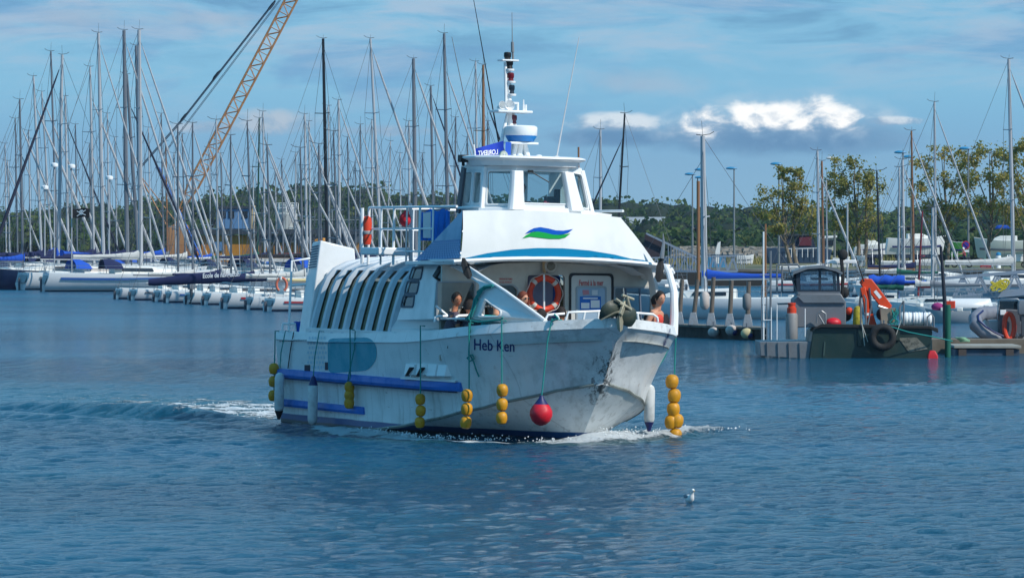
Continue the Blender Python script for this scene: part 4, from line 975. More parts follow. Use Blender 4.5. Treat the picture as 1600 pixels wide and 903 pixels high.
q = MB(); q.bar(ap(969, 492, 12.42), ap(977, 470, 12.3), .06, .10); q.build('shank', galv_a, an, origin=ac, bevel=.01)
for a, b_ in (((962, 467), (986, 484)), ((972, 461), (990, 468)), ((968, 474), (985, 482)), ((979, 462), (984, 480))):
    q = MB(); q.tube([ap(*a, 12.38), ap(*b_, 12.34)], .028, 8); q.build('roller', galv_a, an, origin=ac)

def rail(pix, r, nm, x=None, side=None, par=None, mt=None):
    q = MB(); pts = []
    for p in pix: pts.append(gy(p[0], p[1], -.10 if side is None else 0, -1 if side is None else side) if x is None else fp(p[0], p[1], 0, p[2] if len(p) > 2 else x))
    q.tube(pts, r, 8); return q.build(nm, mt or whitec, par or fer)
# low pulpit loops along the gunwale
for pix, xx_ in (([(679, 503), (680, 496), (684, 494), (706, 494), (710, 497), (711, 502)], 9.0), ([(712, 502), (713, 495), (717, 493), (752, 492), (757, 494)], 9.3), ([(734, 492), (734, 502)], 9.3),
              ([(852, 500), (856, 492), (866, 491), (872, 495), (874, 503)], 11.3), ([(883, 503), (888, 488), (915, 487), (943, 486)], 11.4), ([(914, 487), (911, 502)], 11.4), ([(935, 487), (934, 502)], 11.4),
              ([(994, 489), (1020, 491), (1027, 496), (1028, 503)], 11.0), ([(996, 489), (998, 503)], 11.2), ([(860, 492), (882, 490)], 11.1)):
    rail([(a, b_, xx_) for a, b_ in pix], .024, 'bow_rail', x=xx_)
rail([(681, 478, 8.9), (704, 497, 8.95)], .025, 'brace_bar', x=9)
# upper deck railing
RX0, RX1 = 3.9, 7.3
for y in (-1.9, 1.75):
    r_ = thing  # (kept simple: rails are parts of the ferry)
    for z, w in ((4.56, .026), (4.12, .018), (3.66, .018)):
        q = MB(); q.tube([V3((RX0, y, z)), V3((RX1+(1.2 if z > 4.5 else 0), y, z+(.0))),], w, 8); q.build('deck_rail', whitec, fer)
    for k in range(6):
        x = RX0+(RX1-RX0)*k/5; q = MB(); q.tube([V3((x, y, 3.38)), V3((x, y, 4.56))], .022 if k % 2 else .03, 8); q.build('rail_post', whitec if k != 3 else steel, fer)
for z, w in ((4.56, .024), (4.12, .018), (3.66, .018)):
    q = MB(); q.tube([V3((RX0, -1.9, z)), V3((RX0, 1.75, z))], w, 8); q.build('deck_rail', whitec, fer)
for y in (-.9, .1, .9): q = MB(); q.tube([V3((RX0, y, 3.5)), V3((RX0, y, 4.56))], .02, 8); q.build('rail_post', whitec, fer)
rail([(716, 325, 7.6), (752, 323, 8.35)], .028, 'hand_rail', x=8)
rail([(642, 420, 5.4), (641, 318, 5.4)], .045, 'awning_post', x=5.4, mt=steel); rail([(566, 412, 4.0), (566, 325, 4.0)], .04, 'awning_post', x=4.0)
for i, (px, py) in enumerate(((604, 392), (690, 322))): pass
# orange canister, red bag, blue tarpaulin on the upper deck
c_ = fp(573, 360, 0, 4.0); t_ = fthing('life_jacket_bag', 'tall orange bag of life jackets strapped to the aft upper railing', 'bag', c_); q = MB()
q.lathe([(.02, -.30), (.09, -.29), (.105, -.2), (.10, 0), (.108, .15), (.09, .26), (.03, .30)], 14, c_); q.build('bag', orange, t_, origin=c_); q = MB(); q.lathe([(.11, -.08), (.114, -.07), (.114, -.02), (.11, -.01)], 14, c_); q.build('strap', mat('grey_strap', (150, 150, 150)), t_, origin=c_)
c_ = fp(633, 343, 0, 5.6); q = MB(); q.ball(c_, (.13, .12, .15), 12, 9); q.ball(c_+V3((0, .02, .14)), (.07, .06, .05), 8, 6); rb_ = q.build('red_bag', mat('red_bag', (206, 30, 44), .8, bump=.5), None, origin=c_); tag(rb_, 'small red bag hanging on the upper deck rail', 'bag'); rb_.matrix_world = FM @ Matrix.Translation(c_)
c_ = fp(680, 350, 0, 6.6); t_ = fthing('tarpaulin', 'bright blue tarpaulin draped over a frame on the upper deck behind the wheelhouse', 'tarpaulin', c_); q = MB(); n = 14; rg = []
for i in range(n+1):
    px = 657+46*i/n; s_ = .05*math.sin(i*1.9); rg.append([fp(px, 330-(2 if i > 3 else 0)+2*math.sin(i), 0, 6.6+s_), fp(px, 350, 0, 6.62-s_), fp(px-1, 376 - (6 if i > 9 else 0), 0, 6.6+s_*1.5)])
q.loft(rg, cap=False, wrap=False); q.build('cloth', mat('tarp_blue', (30, 140, 245), .6, bump=.6, bscale=12), t_, origin=c_, recalc=False)
q = MB(); q.bar(fp(658, 329, 0, 6.55), fp(703, 327, 0, 6.55), .04, .04); q.build('frame', steel, t_, origin=c_)
q = MB(); q.loft([[fp(661, 333, 0, 6.72), fp(661, 372, 0, 6.72)], [fp(673, 331, 0, 6.74), fp(673, 372, 0, 6.74)]], cap=False, wrap=False); q.build('lining', whitec, t_, origin=c_, recalc=False)
# upper deck boxes, aft deck rails and small blue tub
c_ = fp(604, 393, 0, 4.9); q = MB(); q.box(c_, (.9, .8, .16)); q.build('deck_locker', whitec, fer, bevel=.03)
for pix in ([(451, 520), (456, 408), (484, 404), (497, 402)], [(470, 520), (486, 405)], [(484, 404), (470, 520)][::-1], [(455, 446), (481, 444)], [(441, 520), (442, 506), (461, 506), (462, 520)]):
    rail([(a, b_, .55) for a, b_ in pix], .028, 'stern_rail', x=.55)
c_ = fp(472, 512, 0, .5); q = MB(); q.lathe([(.02, -.18), (.14, -.18), (.17, .12), (.18, .13), (.16, .13), (.13, -.15), (.02, -.15)], 16, c_); tb = q.build('tub', bluec, None, origin=c_); tag(tb, 'blue plastic tub on the ferry\'s aft deck', 'tub'); tb.matrix_world = FM @ Matrix.Translation(c_)
# black wooden-looking stays on each side of the eave
for pix in (((724, 403), (733, 436)), ((1033, 404), (1029, 441))):
    a = fp(*pix[0], 0, 9.75); b_ = fp(*pix[1], 0, 9.85); q = MB(); q.loft([[p+V3((0, -w, 0)), p+V3((.04, 0, 0)), p+V3((0, w, 0)), p+V3((-.04, 0, 0))] for p, w in ((a, .03), (a.lerp(b_, .3), .085), (a.lerp(b_, .8), .09), (b_, .03))]); q.build('fender_board', rubber, fer)
q = MB(); q.tube([fp(1034, 404, 0, 9.8), fp(1037, 380, 0, 9.8), fp(1036, 364, 0, 9.8)], [.05, .03, .006], 8); q.build('rope_tail', galv, fer)
q = MB(); q.tube([gy(693, 409, -.05), gy(734, 418, -.02)], .012, 6); q.build('stay_wire', black, fer)
rail([(745, 421, 9.9), (731, 412, 9.8)], .02, 'stay_wire', x=9.9, mt=black)

# ================================================================== ropes and floats hung over the side
def rope(pts, nm, label, mt=rope_t, r=.013, loc=None):
    q = MB(); q.tube(pts, r, 6); o = q.build(nm, mt, None, origin=pts[0]); tag(o, label, 'rope'); o.matrix_world = FM @ Matrix.Translation(pts[0]); return o
def hang(px, py_top, floats, label, side=-1, cat='float string', grp='strings of yellow floats hung over the side', r=.098, mt=None, xlean=0, dark=False, out=.0, fx=None):
    top = gy(px, py_top, .03, side) if fx is None else fx
    base_ = top.copy(); t_ = fthing('float_string', label, cat, base_, grp); sc = F_PX/((FM @ base_).y)
    zf = lambda py: EYE-(py-HOR)/sc
    zl = zf(floats[-1][1]); pts = []; n = 10
    ymax = max(abs(hull_y(top.x, max(zf(p[1]), .1), side)) for p in floats)+r+.01+out
    yy = side*max(abs(top.y), ymax)
    pts = [top+V3((0, -side*.07, .02)), top+V3((0, side*.03, .03))]+[V3((top.x+(xlean*(k/n)), yy+(top.y+side*.03-yy)*(1-min(1, k/n*1.6)), top.z+(zl-top.z)*k/n)) for k in range(1, n+1)]
    q = MB(); q.tube(pts, .014, 6); q.build('rope', rope_t, t_, origin=base_)
    for i, (fx_, fy) in enumerate(floats):
        c_ = V3((top.x+xlean*.9, yy, zf(fy))); jx = (fx_-px)/sc; c_ += V3((jx*.407, jx*.9135, 0))
        q = MB(); q.lathe([(.018, -.118), (.05, -.116), (.085, -.095), (.108, -.03), (.110, .02), (.098, .075), (.06, .112), (.02, .120)], 16, c_, Matrix.Rotation(random.Random(i+px).uniform(-.12, .12), 3, 'X')); 
        q.v = [tuple(c_+(V3(v)-c_)*(r/.098)) for v in q.v]
        q.build('float', mt or yellow, t_, origin=base_)
    return t_
YL = 'yellow floats on a rope hung '
hang(432, 519, [(431, 580), (431, 600), (431, 622)], 'three dull yellow floats on a rope hung at the ferry\'s stern corner', out=.03)
hang(549, 517, [(548, 609), (548, 622), (548, 634)], 'three yellow floats crossing the lower blue strake, below the turquoise panel', r=.095)
hang(659, 511, [(659, 628), (660, 646), (659, 664)], 'three yellow floats on a rope hung under the step boxes amidships', r=.092)
hang(735, 507, [(732, 622), (732, 643), (731, 664)], 'three yellow floats hung below the knotted teal rope left of the boat name', r=.102)
hang(786, 503, [(787, 613), (787, 635), (787, 656)], 'three yellow floats on a rope that crosses the boat name', r=.102)
hang(1055, 497, [(1052, 592), (1056, 614), (1055, 635), (1052, 655), (1061, 653), (1059, 676)], 'column of six yellow floats hung off the right-hand bow nearly to the water', side=1, r=.118)
# big red pear buoy
top = gy(864, 500, .03); base_ = top.copy(); t_ = fthing('pear_buoy', 'round red inflatable buoy with a navy neck hanging by the bow', 'buoy', base_); sc = F_PX/((FM @ top).y); yy = min(top.y-.0, hull_y(top.x, .9)-.24)
c_ = V3((top.x, yy, EYE-(649-HOR)/sc)); q = MB(); q.tube([top+V3((0, .2, .0)), top+V3((0, -.02, .03)), V3((top.x, (top.y+yy)/2, top.z-.4)), c_+V3((0, 0, .32))], .014, 6); q.build('rope', rope_t, t_, origin=base_)
q = MB(); q.lathe([(.02, -.225), (.10, -.20), (.18, -.13), (.222, -.02), (.215, .07), (.17, .155), (.14, .19)], 24, c_); q.build('bulb', red_f, t_, origin=base_)
q = MB(); q.lathe([(.145, .18), (.125, .21), (.05, .31), (.035, .36), (.01, .365)], 18, c_); q.build('neck', navy_r, t_, origin=base_)
# white sausage fenders
for px, y0, y1, x_, side, lb_, cap_ in ((448, 586, 650, None, -1, 'white cylindrical fender at the ferry\'s stern corner beside dull yellow floats', 'lo'), (501, 600, 668, None, -1, 'white cylindrical fender with a navy top hanging over both blue strakes', 'hi'), (1035, 597, 660, None, 1, 'white cylindrical fender with a navy tip hanging off the right-hand bow', 'lo')):
    if px < 900: top = gy(px, 519, .03, side)
    else: top = V3((10.05, Yg(10.05)+.0, 2.2))
    sc = F_PX/((FM @ top).y); zf = lambda py: EYE-(py-HOR)/sc; t_ = fthing('cylinder_fender', lb_, 'fender', top, 'white cylindrical fenders hung over the side'); yy = side*max(abs(hull_y(top.x, 1.0, side)), abs(hull_y(top.x, .5, side)))+side*(.26 if px < 900 else .02)
    z0, z1 = zf(y1), zf(y0); c_ = V3((top.x, yy, z0)); H_ = z1-z0; r_ = .105; mtf = mat('fender_white', (214, 216, 214), .5, dirt=.4, dcol=(130, 130, 124), scale=4)
    q = MB(); q.lathe([(.03, 0.0), (r_*.8, .05), (r_, .12), (r_, H_-.12), (r_*.8, H_-.04), (.03, H_)], 18, c_); q.build('tube', mtf, t_, origin=top)
    q = MB(); q.lathe([(r_*.95, H_-.08), (r_*.7, H_), (.04, H_+.10), (.01, H_+.12)] if cap_ == 'hi' else [(.01, -.13), (.035, -.12), (.05, -.05), (r_*.92, .06)], 16, c_); q.build('cap', navy_r if px > 460 else black, t_, origin=top)
    q = MB(); q.tube([top+V3((0, -side*.15, 0)), top+V3((0, side*.03, .03)), V3((top.x, (top.y+yy)/2+side*.05, (top.z+z1)/2)), c_+V3((0, 0, H_+.1))], .012, 6); q.build('rope', rope_t, t_, origin=top)
# teal mooring line coiled over the sloping panel
def wp_(px, py, off=.03):
    x, z = wpz(px, py); p = WF(x, z, 0); return p+V3((0, -off, 0))
rnd = random.Random(4)
path = [(774, 447), (762, 449), (753, 456), (748, 468), (744, 480), (738, 493), (734, 500)]
q = MB(); og = wp_(*path[0])
for k in range(4): q.tube([wp_(x+rnd.uniform(-3, 3)+k*1.6-2, y+rnd.uniform(-2, 2), .03+.02*k) for x, y in path], .020, 6)
o = q.build('mooring_line', rope_t, None, origin=og); tag(o, 'teal mooring line looped over the sloping white panel down to the gunwale', 'rope'); o.matrix_world = FM @ Matrix.Translation(og)
rope([wp_(734, 500), wp_(752, 503, .05), wp_(772, 501, .05), wp_(786, 499, .04), wp_(790, 496, .05)], 'mooring_line', 'teal line lying along the gunwale under the triangular opening', r=.020)
p0 = gy(735, 500, .05); q = MB(); c_ = hp(738, 560, .06) or p0
rope([p0, hp(736, 530, .05), hp(735, 553, .05), hp(741, 552, .06), hp(744, 558, .06), hp(738, 562, .07), hp(733, 557, .06), hp(738, 553, .06), hp(743, 563, .06), hp(747, 576, .06), hp(751, 587, .05)], 'knotted_line', 'knotted end of teal line dangling against the hull left of the boat name', r=.016)
for px, y0, y1 in ((510, 519, 560), (513, 519, 597)):
    pass
rope([gy(555, 517, .04), hp(556, 545, .03), hp(557, 580, .16), hp(551, 600, .12)], 'lashing', 'dark teal lashing hanging over the turquoise panel', r=.012)
rope([gy(459, 519, .03), hp(456, 545, .03), hp(452, 575, .03)], 'lashing', 'thin dark lashing at the ferry\'s stern quarter', black, r=.012)
rope([gy(862, 502, .06), gy(872, 497, .08), gy(866, 491, .05)], 'lashing', 'teal lashing wrapped round the bow rail above the red buoy', r=.022)

# ================================================================== far hills, woods and land
def fbm(x, y, s, seed):
    r_ = np.random.RandomState(seed); z = 0*x
    for i in range(14):
        k = 2*math.pi/(s*(.25+1.2*r_.rand())); th = r_.rand()*6.28; z = z+np.sin(k*(x*math.cos(th)+y*math.sin(th))+r_.rand()*6.28)/14**.5
    return z
def sm(a, b, v): u = np.clip((v-a)/(b-a), 0, 1); return u*u*(3-2*u)
def terr(x, y):
    px = x/y*F_PX
    shore_r = sm(215, 260, px)                     # land begins just right of the ferry
    base = -1.5+2.75*np.maximum(sm(371.3, 371.9, y)*shore_r, sm(690, 715, y))
    bank = 1.2*sm(505, 520, y)*(1-sm(540, 580, y))*shore_r*(1-sm(470, 520, px))
    hill = (2.6+1.1*fbm(x, y, 160, 3)-1.2*sm(-450, -800, px)+3.6*np.exp(-((px+330)/140)**2)-1.6*np.exp(-((px-450)/200)**2)+.8*np.exp(-((px-220)/70)**2))*sm(760, 1000, y)
    return base+bank+np.where(y > 1400, hill*.6, hill)
tx = np.concatenate([np.linspace(-2500, -260, 20), np.linspace(-250, 260, 130), np.linspace(280, 2500, 20)])
ty = np.array([300, 371.2, 371.5, 372]+list(np.linspace(376, 700, 60))+list(np.linspace(705, 1300, 70))+[1500, 2000, 3000, 6000])
TX, TY = np.meshgrid(tx, ty); TZ = terr(TX, TY); TZ[0, :] = -3
q = MB(); k = len(tx); q.v = [tuple(p) for p in np.stack([TX, TY, TZ], -1).reshape(-1, 3)]
for i in range(len(ty)-1):
    for j in range(k-1): q.f.append((i*k+j, i*k+j+1, (i+1)*k+j+1, (i+1)*k+j)); q.m.append(0); q.sm.append(True)
land = q.build('ground', mat('scrub_ground', (96, 100, 66), .95, dirt=.7, dcol=(120, 106, 80), scale=.06, bump=.4, bscale=.5), None, recalc=False); tag(land, 'low scrubby ground and hills behind the harbour', kind='structure')

def leaf_mesh(cens, rads, per, size, seed, flat=.8, shell=.55):
    """many small leaf-clump faces spread through ellipsoids; numpy arrays"""
    r_ = np.random.RandomState(seed); n = len(cens); c_ = np.repeat(cens, per, 0); rd = np.repeat(rads, per, 0); m_ = n*per
    d = r_.normal(size=(m_, 3)); d /= np.linalg.norm(d, axis=1)[:, None]; rad = (shell+(1-shell)*r_.rand(m_))**.6
    lump = 1+.22*np.sin(d[:, 0]*5+c_[:, 0])*np.sin(d[:, 1]*5+c_[:, 1]*2)*1+.15*np.sin(d[:, 2]*7+c_[:, 0])
    p = c_+d*rd*(rad*lump)[:, None]
    u = r_.normal(size=(m_, 3)); u /= np.linalg.norm(u, axis=1)[:, None]; v = np.cross(u, d+.6*r_.normal(size=(m_, 3))); v /= np.linalg.norm(v, axis=1)[:, None]+1e-6
    s_ = (size*(.55+.9*r_.rand(m_)))[:, None]
    q4_ = np.stack([p-u*s_-v*s_*.6, p+u*s_*.7-v*s_, p+u*s_+v*s_*.6, p-u*s_*.6+v*s_], 1).reshape(-1, 3)
    return q4_
def quads_obj(name, co, mt, parent=None):
    me_ = bpy.data.meshes.new(name); n = len(co); me_.vertices.add(n); me_.vertices.foreach_set('co', co.astype(np.float32).ravel())
    me_.loops.add(n); me_.loops.foreach_set('vertex_index', np.arange(n, dtype=np.int32)); me_.polygons.add(n//4)
    me_.polygons.foreach_set('loop_start', np.arange(0, n, 4, dtype=np.int32)); me_.update(calc_edges=True); me_.materials.append(mt)
    o = bpy.data.objects.new(name, me_); C.objects.link(o)
    if parent is not None: o.parent = parent
    return o
def leafmat(name, a, b_, sc, c3=None, sp=0.5):
    m_ = bpy.data.materials.new(name); m_.use_nodes = True; t = m_.node_tree; b = t.nodes['Principled BSDF']; h = G(t); tcn = N(t, 'ShaderNodeTexCoord')
    f = h.ramp(h.noise(tcn.outputs['Object'], sc, 3, .6), .38, .62); c = h.mix(f, lin(*a), lin(*b_))
    if c3: c = h.mix(h.ramp(h.noise(tcn.outputs['Object'], sc*6, 2), .5, .7), c, lin(*c3))
    t.links.new(c, b.inputs['Base Color']); b.inputs['Roughness'].default_value = .8; b.inputs['Specular IOR Level'].default_value = .2
    tl = N(t, 'ShaderNodeBsdfTranslucent'); t.links.new(c, tl.inputs[0]); mx = N(t, 'ShaderNodeMixShader'); mx.inputs[0].default_value = .45; out = t.nodes['Material Output']
    t.links.new(b.outputs[0], mx.inputs[1]); t.links.new(tl.outputs[0], mx.inputs[2]); t.links.new(mx.outputs[0], out.inputs[0]); return m_
rs = np.random.RandomState(11); cs, rd_ = [], []
for y0, y1, n_, hh_ in ((700, 740, 120, 2.2), (740, 840, 240, 3.0), (840, 940, 300, 3.6), (940, 1060, 460, 4.2)):
    for _ in range(n_):
        y = rs.uniform(y0, y1); x = rs.uniform(-.17, .17)*y; px = 800+x/y*F_PX
        if 985 < px < 1048 and 800 < y < 960: continue
        r_ = hh_*(.55+.7*rs.rand()); z = float(terr(np.array(x), np.array(float(y))))
        cs.append((x, y, z+r_*.75)); rd_.append((r_*1.05, r_*1.05, r_*.95))
for _ in range(320):                                   # scrub in front, right of the ferry
    y = rs.uniform(530, 700); x = rs.uniform(.018, .17)*y; r_ = rs.uniform(.8, 2.4); cs.append((x, y, 1.2+r_*.5)); rd_.append((r_*1.3, r_*1.2, r_*.9))
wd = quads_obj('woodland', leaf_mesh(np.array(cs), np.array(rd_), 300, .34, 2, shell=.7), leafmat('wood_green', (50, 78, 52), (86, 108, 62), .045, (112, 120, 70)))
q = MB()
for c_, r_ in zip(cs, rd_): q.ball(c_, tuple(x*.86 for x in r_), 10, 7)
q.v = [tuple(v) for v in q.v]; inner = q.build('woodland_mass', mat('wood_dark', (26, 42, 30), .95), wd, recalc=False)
tag(wd, 'dark green wood on the low hills behind the harbour', kind='stuff')
q = MB(); a = P(976, 367, 880); q.box((a.x+3.3, 880, a.z+.6), (8.6, 8, 3.0)); q.loft([[V3((a.x-1.2, 875.9, a.z+2.1)), V3((a.x-1.2, 880, a.z+3.4)), V3((a.x-1.2, 884.1, a.z+2.1))], [V3((a.x+7.8, 875.9, a.z+2.1)), V3((a.x+7.8, 880, a.z+3.4)), V3((a.x+7.8, 884.1, a.z+2.1))]], sm=False)
o = q.build('barn', mat('barn_grey', (150, 156, 160), .7)); tag(o, 'long pale grey barn among the trees behind the ferry\'s bow', 'barn')
# rubble bank
rs2 = random.Random(8); q = MB()
for _ in range(900):
    y = rs2.uniform(506, 524); x = rs2.uniform(.024, .062)*y; z = float(terr(np.array(x), np.array(y)))
    rot = Matrix.Rotation(rs2.uniform(0, 3), 3, 'Z') @ Matrix.Rotation(rs2.uniform(-.6, .6), 3, 'X'); s_ = rs2.uniform(.25, .8); q.box((x, y, z+.1), (s_*1.3, s_, s_*.8), rot, taper=rs2.uniform(.5, .9))
o = q.build('rubble', mat('rubble_stone', (132, 126, 116), .9, dirt=.5, scale=1)); tag(o, 'grey rubble stones along the far bank', kind='stuff')
q = MB()
for _ in range(2200):
    y = rs2.uniform(455, 505); x = rs2.choice((rs2.uniform(.034, .060), rs2.uniform(.068, .09)))*y; a_ = rs2.uniform(0, 3.1); h_ = rs2.uniform(.3, .95); w_ = .13
    d_ = V3((math.cos(a_)*w_, math.sin(a_)*w_, 0)); p = V3((x, y, 1.22)); l_ = V3((rs2.uniform(-.2, .2), rs2.uniform(-.2, .2), h_)); q.add([p-d_, p+d_, p+l_], [(0, 1, 2)])
o = q.build('grass', mat('dry_grass', (132, 122, 70), .95, dirt=.6, dcol=(80, 92, 46), scale=.3), recalc=False); tag(o, 'dry yellowish grass tufts behind the quay', kind='stuff')
# quay
q = MB(); q.box((150.5+11.3, 373.2, .15), (300.6, 3.4, 2.5)); o = q.build('quay', mat('quay_concrete', (122, 118, 110), .9, dirt=.6, dcol=(58, 56, 52), scale=.5, bump=.4, bscale=4), bevel=.04); tag(o, 'concrete quay', kind='structure')
q = MB(); q.box((161.8, 371.3, .1), (300.5, .3, 2.2)); o = q.build('quay_face', mat('quay_shadow', (38, 38, 36), .85, dirt=.6, dcol=(60, 58, 50), scale=.6)); tag(o, 'face of the quay, coloured dark as if in shadow', kind='structure')  # near-black base colour stands in for the shadow below the quay edge

# ------------------------------------------------------------------ broadleaf trees on the quay
leaf_y = leafmat('leaf_yellowgreen', (142, 144, 70), (186, 168, 92), .5, (92, 108, 52)); leaf_o = leafmat('leaf_olive', (120, 130, 62), (158, 152, 78), .5, (168, 150, 88))
bark = mat('pale_bark', (128, 116, 98), .9, dirt=.6, dcol=(60, 54, 46), scale=3)
def tree(px, pytop, D, crown, seed, label, mt, dens=1., lean=0, trunks=1):
    """crown: list of (dx px, dy px, rx px, ry px) foliage masses relative to the foot column"""
    r_ = random.Random(seed); sc = F_PX/D; foot = V3(((px-800)/sc, D, 1.4)); t_ = thing('tree', label, 'tree', foot, group='broadleaf trees on the quay')
    q = MB(); cen, rad = [], []
    top = V3((foot.x+lean/sc, D, EYE+(HOR-pytop)/sc-.7))
    for k in range(trunks):
        f0 = foot+V3((k*.5, 0, 0)); t1 = top+V3((k*1.2, r_.uniform(-1, 1), -k*1.0)); pts = [f0+(t1-f0)*u+V3((.22*math.sin(u*5+seed), .2*math.sin(u*4), 0)) for u in (0, .2, .4, .6, .8, 1)]; q.tube(pts, [.20, .16, .13, .10, .06, .02], 8)
    for dx, py, rx, ry in crown:
        c_ = V3((foot.x+dx/sc, D+r_.uniform(-1.2, 1.2), EYE+(HOR-py)/sc)); j = max(0, min(1, (c_.z-foot.z-1.2)/(top.z-foot.z)*.72)); b0 = foot.lerp(top, max(.22, j-.12))
        q.tube([b0, b0.lerp(c_, .5)+V3((0, 0, -.15)), c_], [.075, .05, .025], 6)
        for m_ in range(5):
            e = c_+V3((r_.uniform(-.8, .8)*rx/sc, r_.uniform(-.8, .8)*rx/sc, r_.uniform(-.8, .8)*ry/sc)); q.tube([c_, (c_+e)/2+V3((0, 0, .05)), e], [.028, .02, .008], 4)
            cen.append(tuple(e)); rad.append((rx/sc*.5, rx/sc*.5, ry/sc*.46))
        cen.append(tuple(c_)); rad.append((rx/sc*1.2, rx/sc*1.1, ry/sc*1.15))
    q.build('trunk', bark, t_, origin=foot)
    co = leaf_mesh(np.array(cen), np.array(rad), int(95*dens), .078, seed, shell=.0)-np.array(foot); quads_obj('crown', co, mt, t_)
tree(1236, 262, 395, [(-30, 310, 26, 22), (-8, 300, 22, 20), (18, 308, 24, 24), (5, 280, 16, 18), (-12, 272, 14, 12), (-40, 330, 22, 16), (10, 340, 28, 22), (30, 345, 18, 24), (-25, 355, 20, 14)], 3, 'broadleaf tree with thin leaning trunks, leftmost on the quay', leaf_o, .9, -20, 2)
tree(1338, 240, 400, [(-20, 268, 26, 24), (6, 262, 24, 22), (26, 285, 22, 26), (-28, 300, 24, 26), (0, 305, 28, 26), (20, 335, 26, 26), (-18, 345, 24, 22), (8, 365, 24, 20)], 7, 'full olive green tree behind the white headed street lamp', leaf_o, 1.25, 0, 2)
tree(1478, 225, 392, [(-36, 250, 22, 18), (-8, 240, 20, 16), (22, 250, 22, 18), (-42, 285, 24, 18), (-14, 280, 22, 18), (20, 290, 24, 18), (38, 272, 18, 16), (-30, 320, 26, 18), (6, 322, 26, 20), (32, 322, 20, 18), (-6, 345, 24, 12)], 13, 'thin yellowish tree standing left of the rightmost blue lamp', leaf_y, .62)
tree(1548, 222, 388, [(-30, 245, 20, 18), (0, 238, 22, 18), (24, 250, 20, 20), (-34, 280, 24, 20), (-4, 275, 22, 20), (26, 290, 24, 20), (-28, 315, 24, 18), (4, 320, 24, 20), (30, 335, 22, 20)], 17, 'thin yellowish tree between the rightmost blue lamp and the picture\'s right edge', leaf_y, .72)
tree(1606, 214, 385, [(-24, 235, 22, 20), (0, 230, 22, 20), (-26, 270, 24, 22), (4, 268, 22, 20), (-22, 305, 24, 22), (6, 310, 24, 20), (-20, 340, 22, 18)], 23, 'yellow green tree cut by the picture\'s right edge', leaf_y, .9)
# ------------------------------------------------------------------ street lamps
lamp_b = mat('lamp_blue', (40, 130, 176), .4); lamp_w = mat('lamp_white', (200, 204, 204), .4); post_g = mat('post_grey', (128, 134, 138), .5, .3)
for px, py, D, mt_, sd_, lb_ in ((1082, 273, 452, lamp_b, -1, 'leftmost blue headed street lamp of the tight cluster by the tall mast'), (1090, 278, 470, lamp_b, 1, 'second and lowest blue street lamp of the cluster by the tall mast'), (1098, 266, 440, lamp_b, -1, 'blue headed street lamp half hidden behind the tall mast'),
     (1147, 264, 430, lamp_b, -1, 'blue headed street lamp standing alone against the sky over the low wood'), (1217, 257, 415, lamp_b, -1, 'blue headed street lamp at the left edge of the first quay tree'), (1304, 248, 405, lamp_w, -1, 'street lamp with a white head in front of the full olive tree'),
     (1411, 239, 396, lamp_b, -1, 'blue headed street lamp between the olive tree and the thin yellow trees'), (1424, 246, 408, lamp_b, -1, 'slightly lower blue headed lamp just right of another lamp pole'), (1513, 233, 386, lamp_b, -1, 'tallest blue headed street lamp, beside the no parking sign')):
    sc = F_PX/D; foot = V3(((px-800)/sc, D, 1.42)); zt = EYE+(HOR-py)/sc; t_ = thing('street_lamp', lb_, 'street lamp', foot, group='street lamps along the quay')
    q = MB(); q.tube([foot, V3((foot.x, D, 3.5)), V3((foot.x, D, zt))], [.11, .10, .06], 10); q.build('pole', post_g, t_, origin=foot)
    q = MB(); rg = []
    for u, w, h_ in ((-.1, .06, .05), (0, .13, .10), (.25, .20, .15), (.6, .24, .17), (.9, .17, .12), (1.02, .04, .04)): rg.append([V3((foot.x+sd_*(u*.95-.2), D+w*math.cos(a), zt+.02+h_*math.sin(a)*(1 if math.sin(a) > 0 else .55))) for a in (2*math.pi*j/12 for j in range(12))])
    q.loft(rg); q.build('lamp_head', mt_, t_, origin=foot)
    if px > 1070 and px not in (1098, 1424):
        q = MB(); z_ = EYE+(HOR-358)/sc; q.lathe([(.03, -.2), (.08, -.18), (.19, .16), (.2, .2), (.02, .2)], 10, (foot.x-sd_*.35, D-.1, z_), Matrix.Rotation(R(-70*sd_), 3, 'Y')); q.build('loudspeaker', black, t_, origin=foot)
# no-parking sign, scooter rider, bollard, red bin
def qthing(name, label, cat, px, D): sc = F_PX/D; return thing(name, label, cat, V3(((px-800)/sc, D, 1.42))), sc
def qp(px, py, D): return P(px, py, D)
s_, sc = qthing('road_sign', 'round blue and red no parking sign beside the tall lamp post', 'sign', 1509, 384); og = V3(s_.location)
q = MB(); q.tube([og, qp(1509, 376, 384)], .035, 8); q.build('post', post_g, s_, origin=og)
c_ = qp(1509, 383, 383.9); rY = Matrix.Rotation(R(90), 3, 'X')
q = MB(); q.lathe([(.01, .0), (.34, 0), (.34, .02), (.01, .02)], 28, c_, rY); pl = q.build('sign_plate', mat('sign_red', (184, 32, 52), .5), s_, origin=og)
q = MB(); q.lathe([(.01, .0), (.26, 0), (.26, .01), (.01, .01)], 28, c_+V3((0, -.025, 0)), rY); q.build('sign_disc', mat('sign_blue', (40, 44, 150), .5), pl, origin=og); q = MB(); q.bar(c_+V3((-.19, -.045, .19)), c_+V3((.19, -.045, -.19)), .02, .07, up=V3((0, 1, 0))); q.build('sign_slash', MATS['sign_red'], pl, origin=og)
q = MB(); q.box(c_+V3((0, 0, -.5)), (.5, .03, .18)); q.build('sub_plate', whitec, s_, origin=og)
s_, sc = qthing('scooter', 'dark motor scooter parked on the quay under the no parking sign', 'scooter', 1503, 383.2); og = V3(s_.location)
for dx, nm in ((-.62, 'front_wheel'), (.62, 'rear_wheel')):
    q = MB(); q.tube(ring_pts(og+V3((dx, 0, .28)), .21, 18, ax=1), .065, 8, closed=True); q.build(nm, rubber, s_, origin=og)
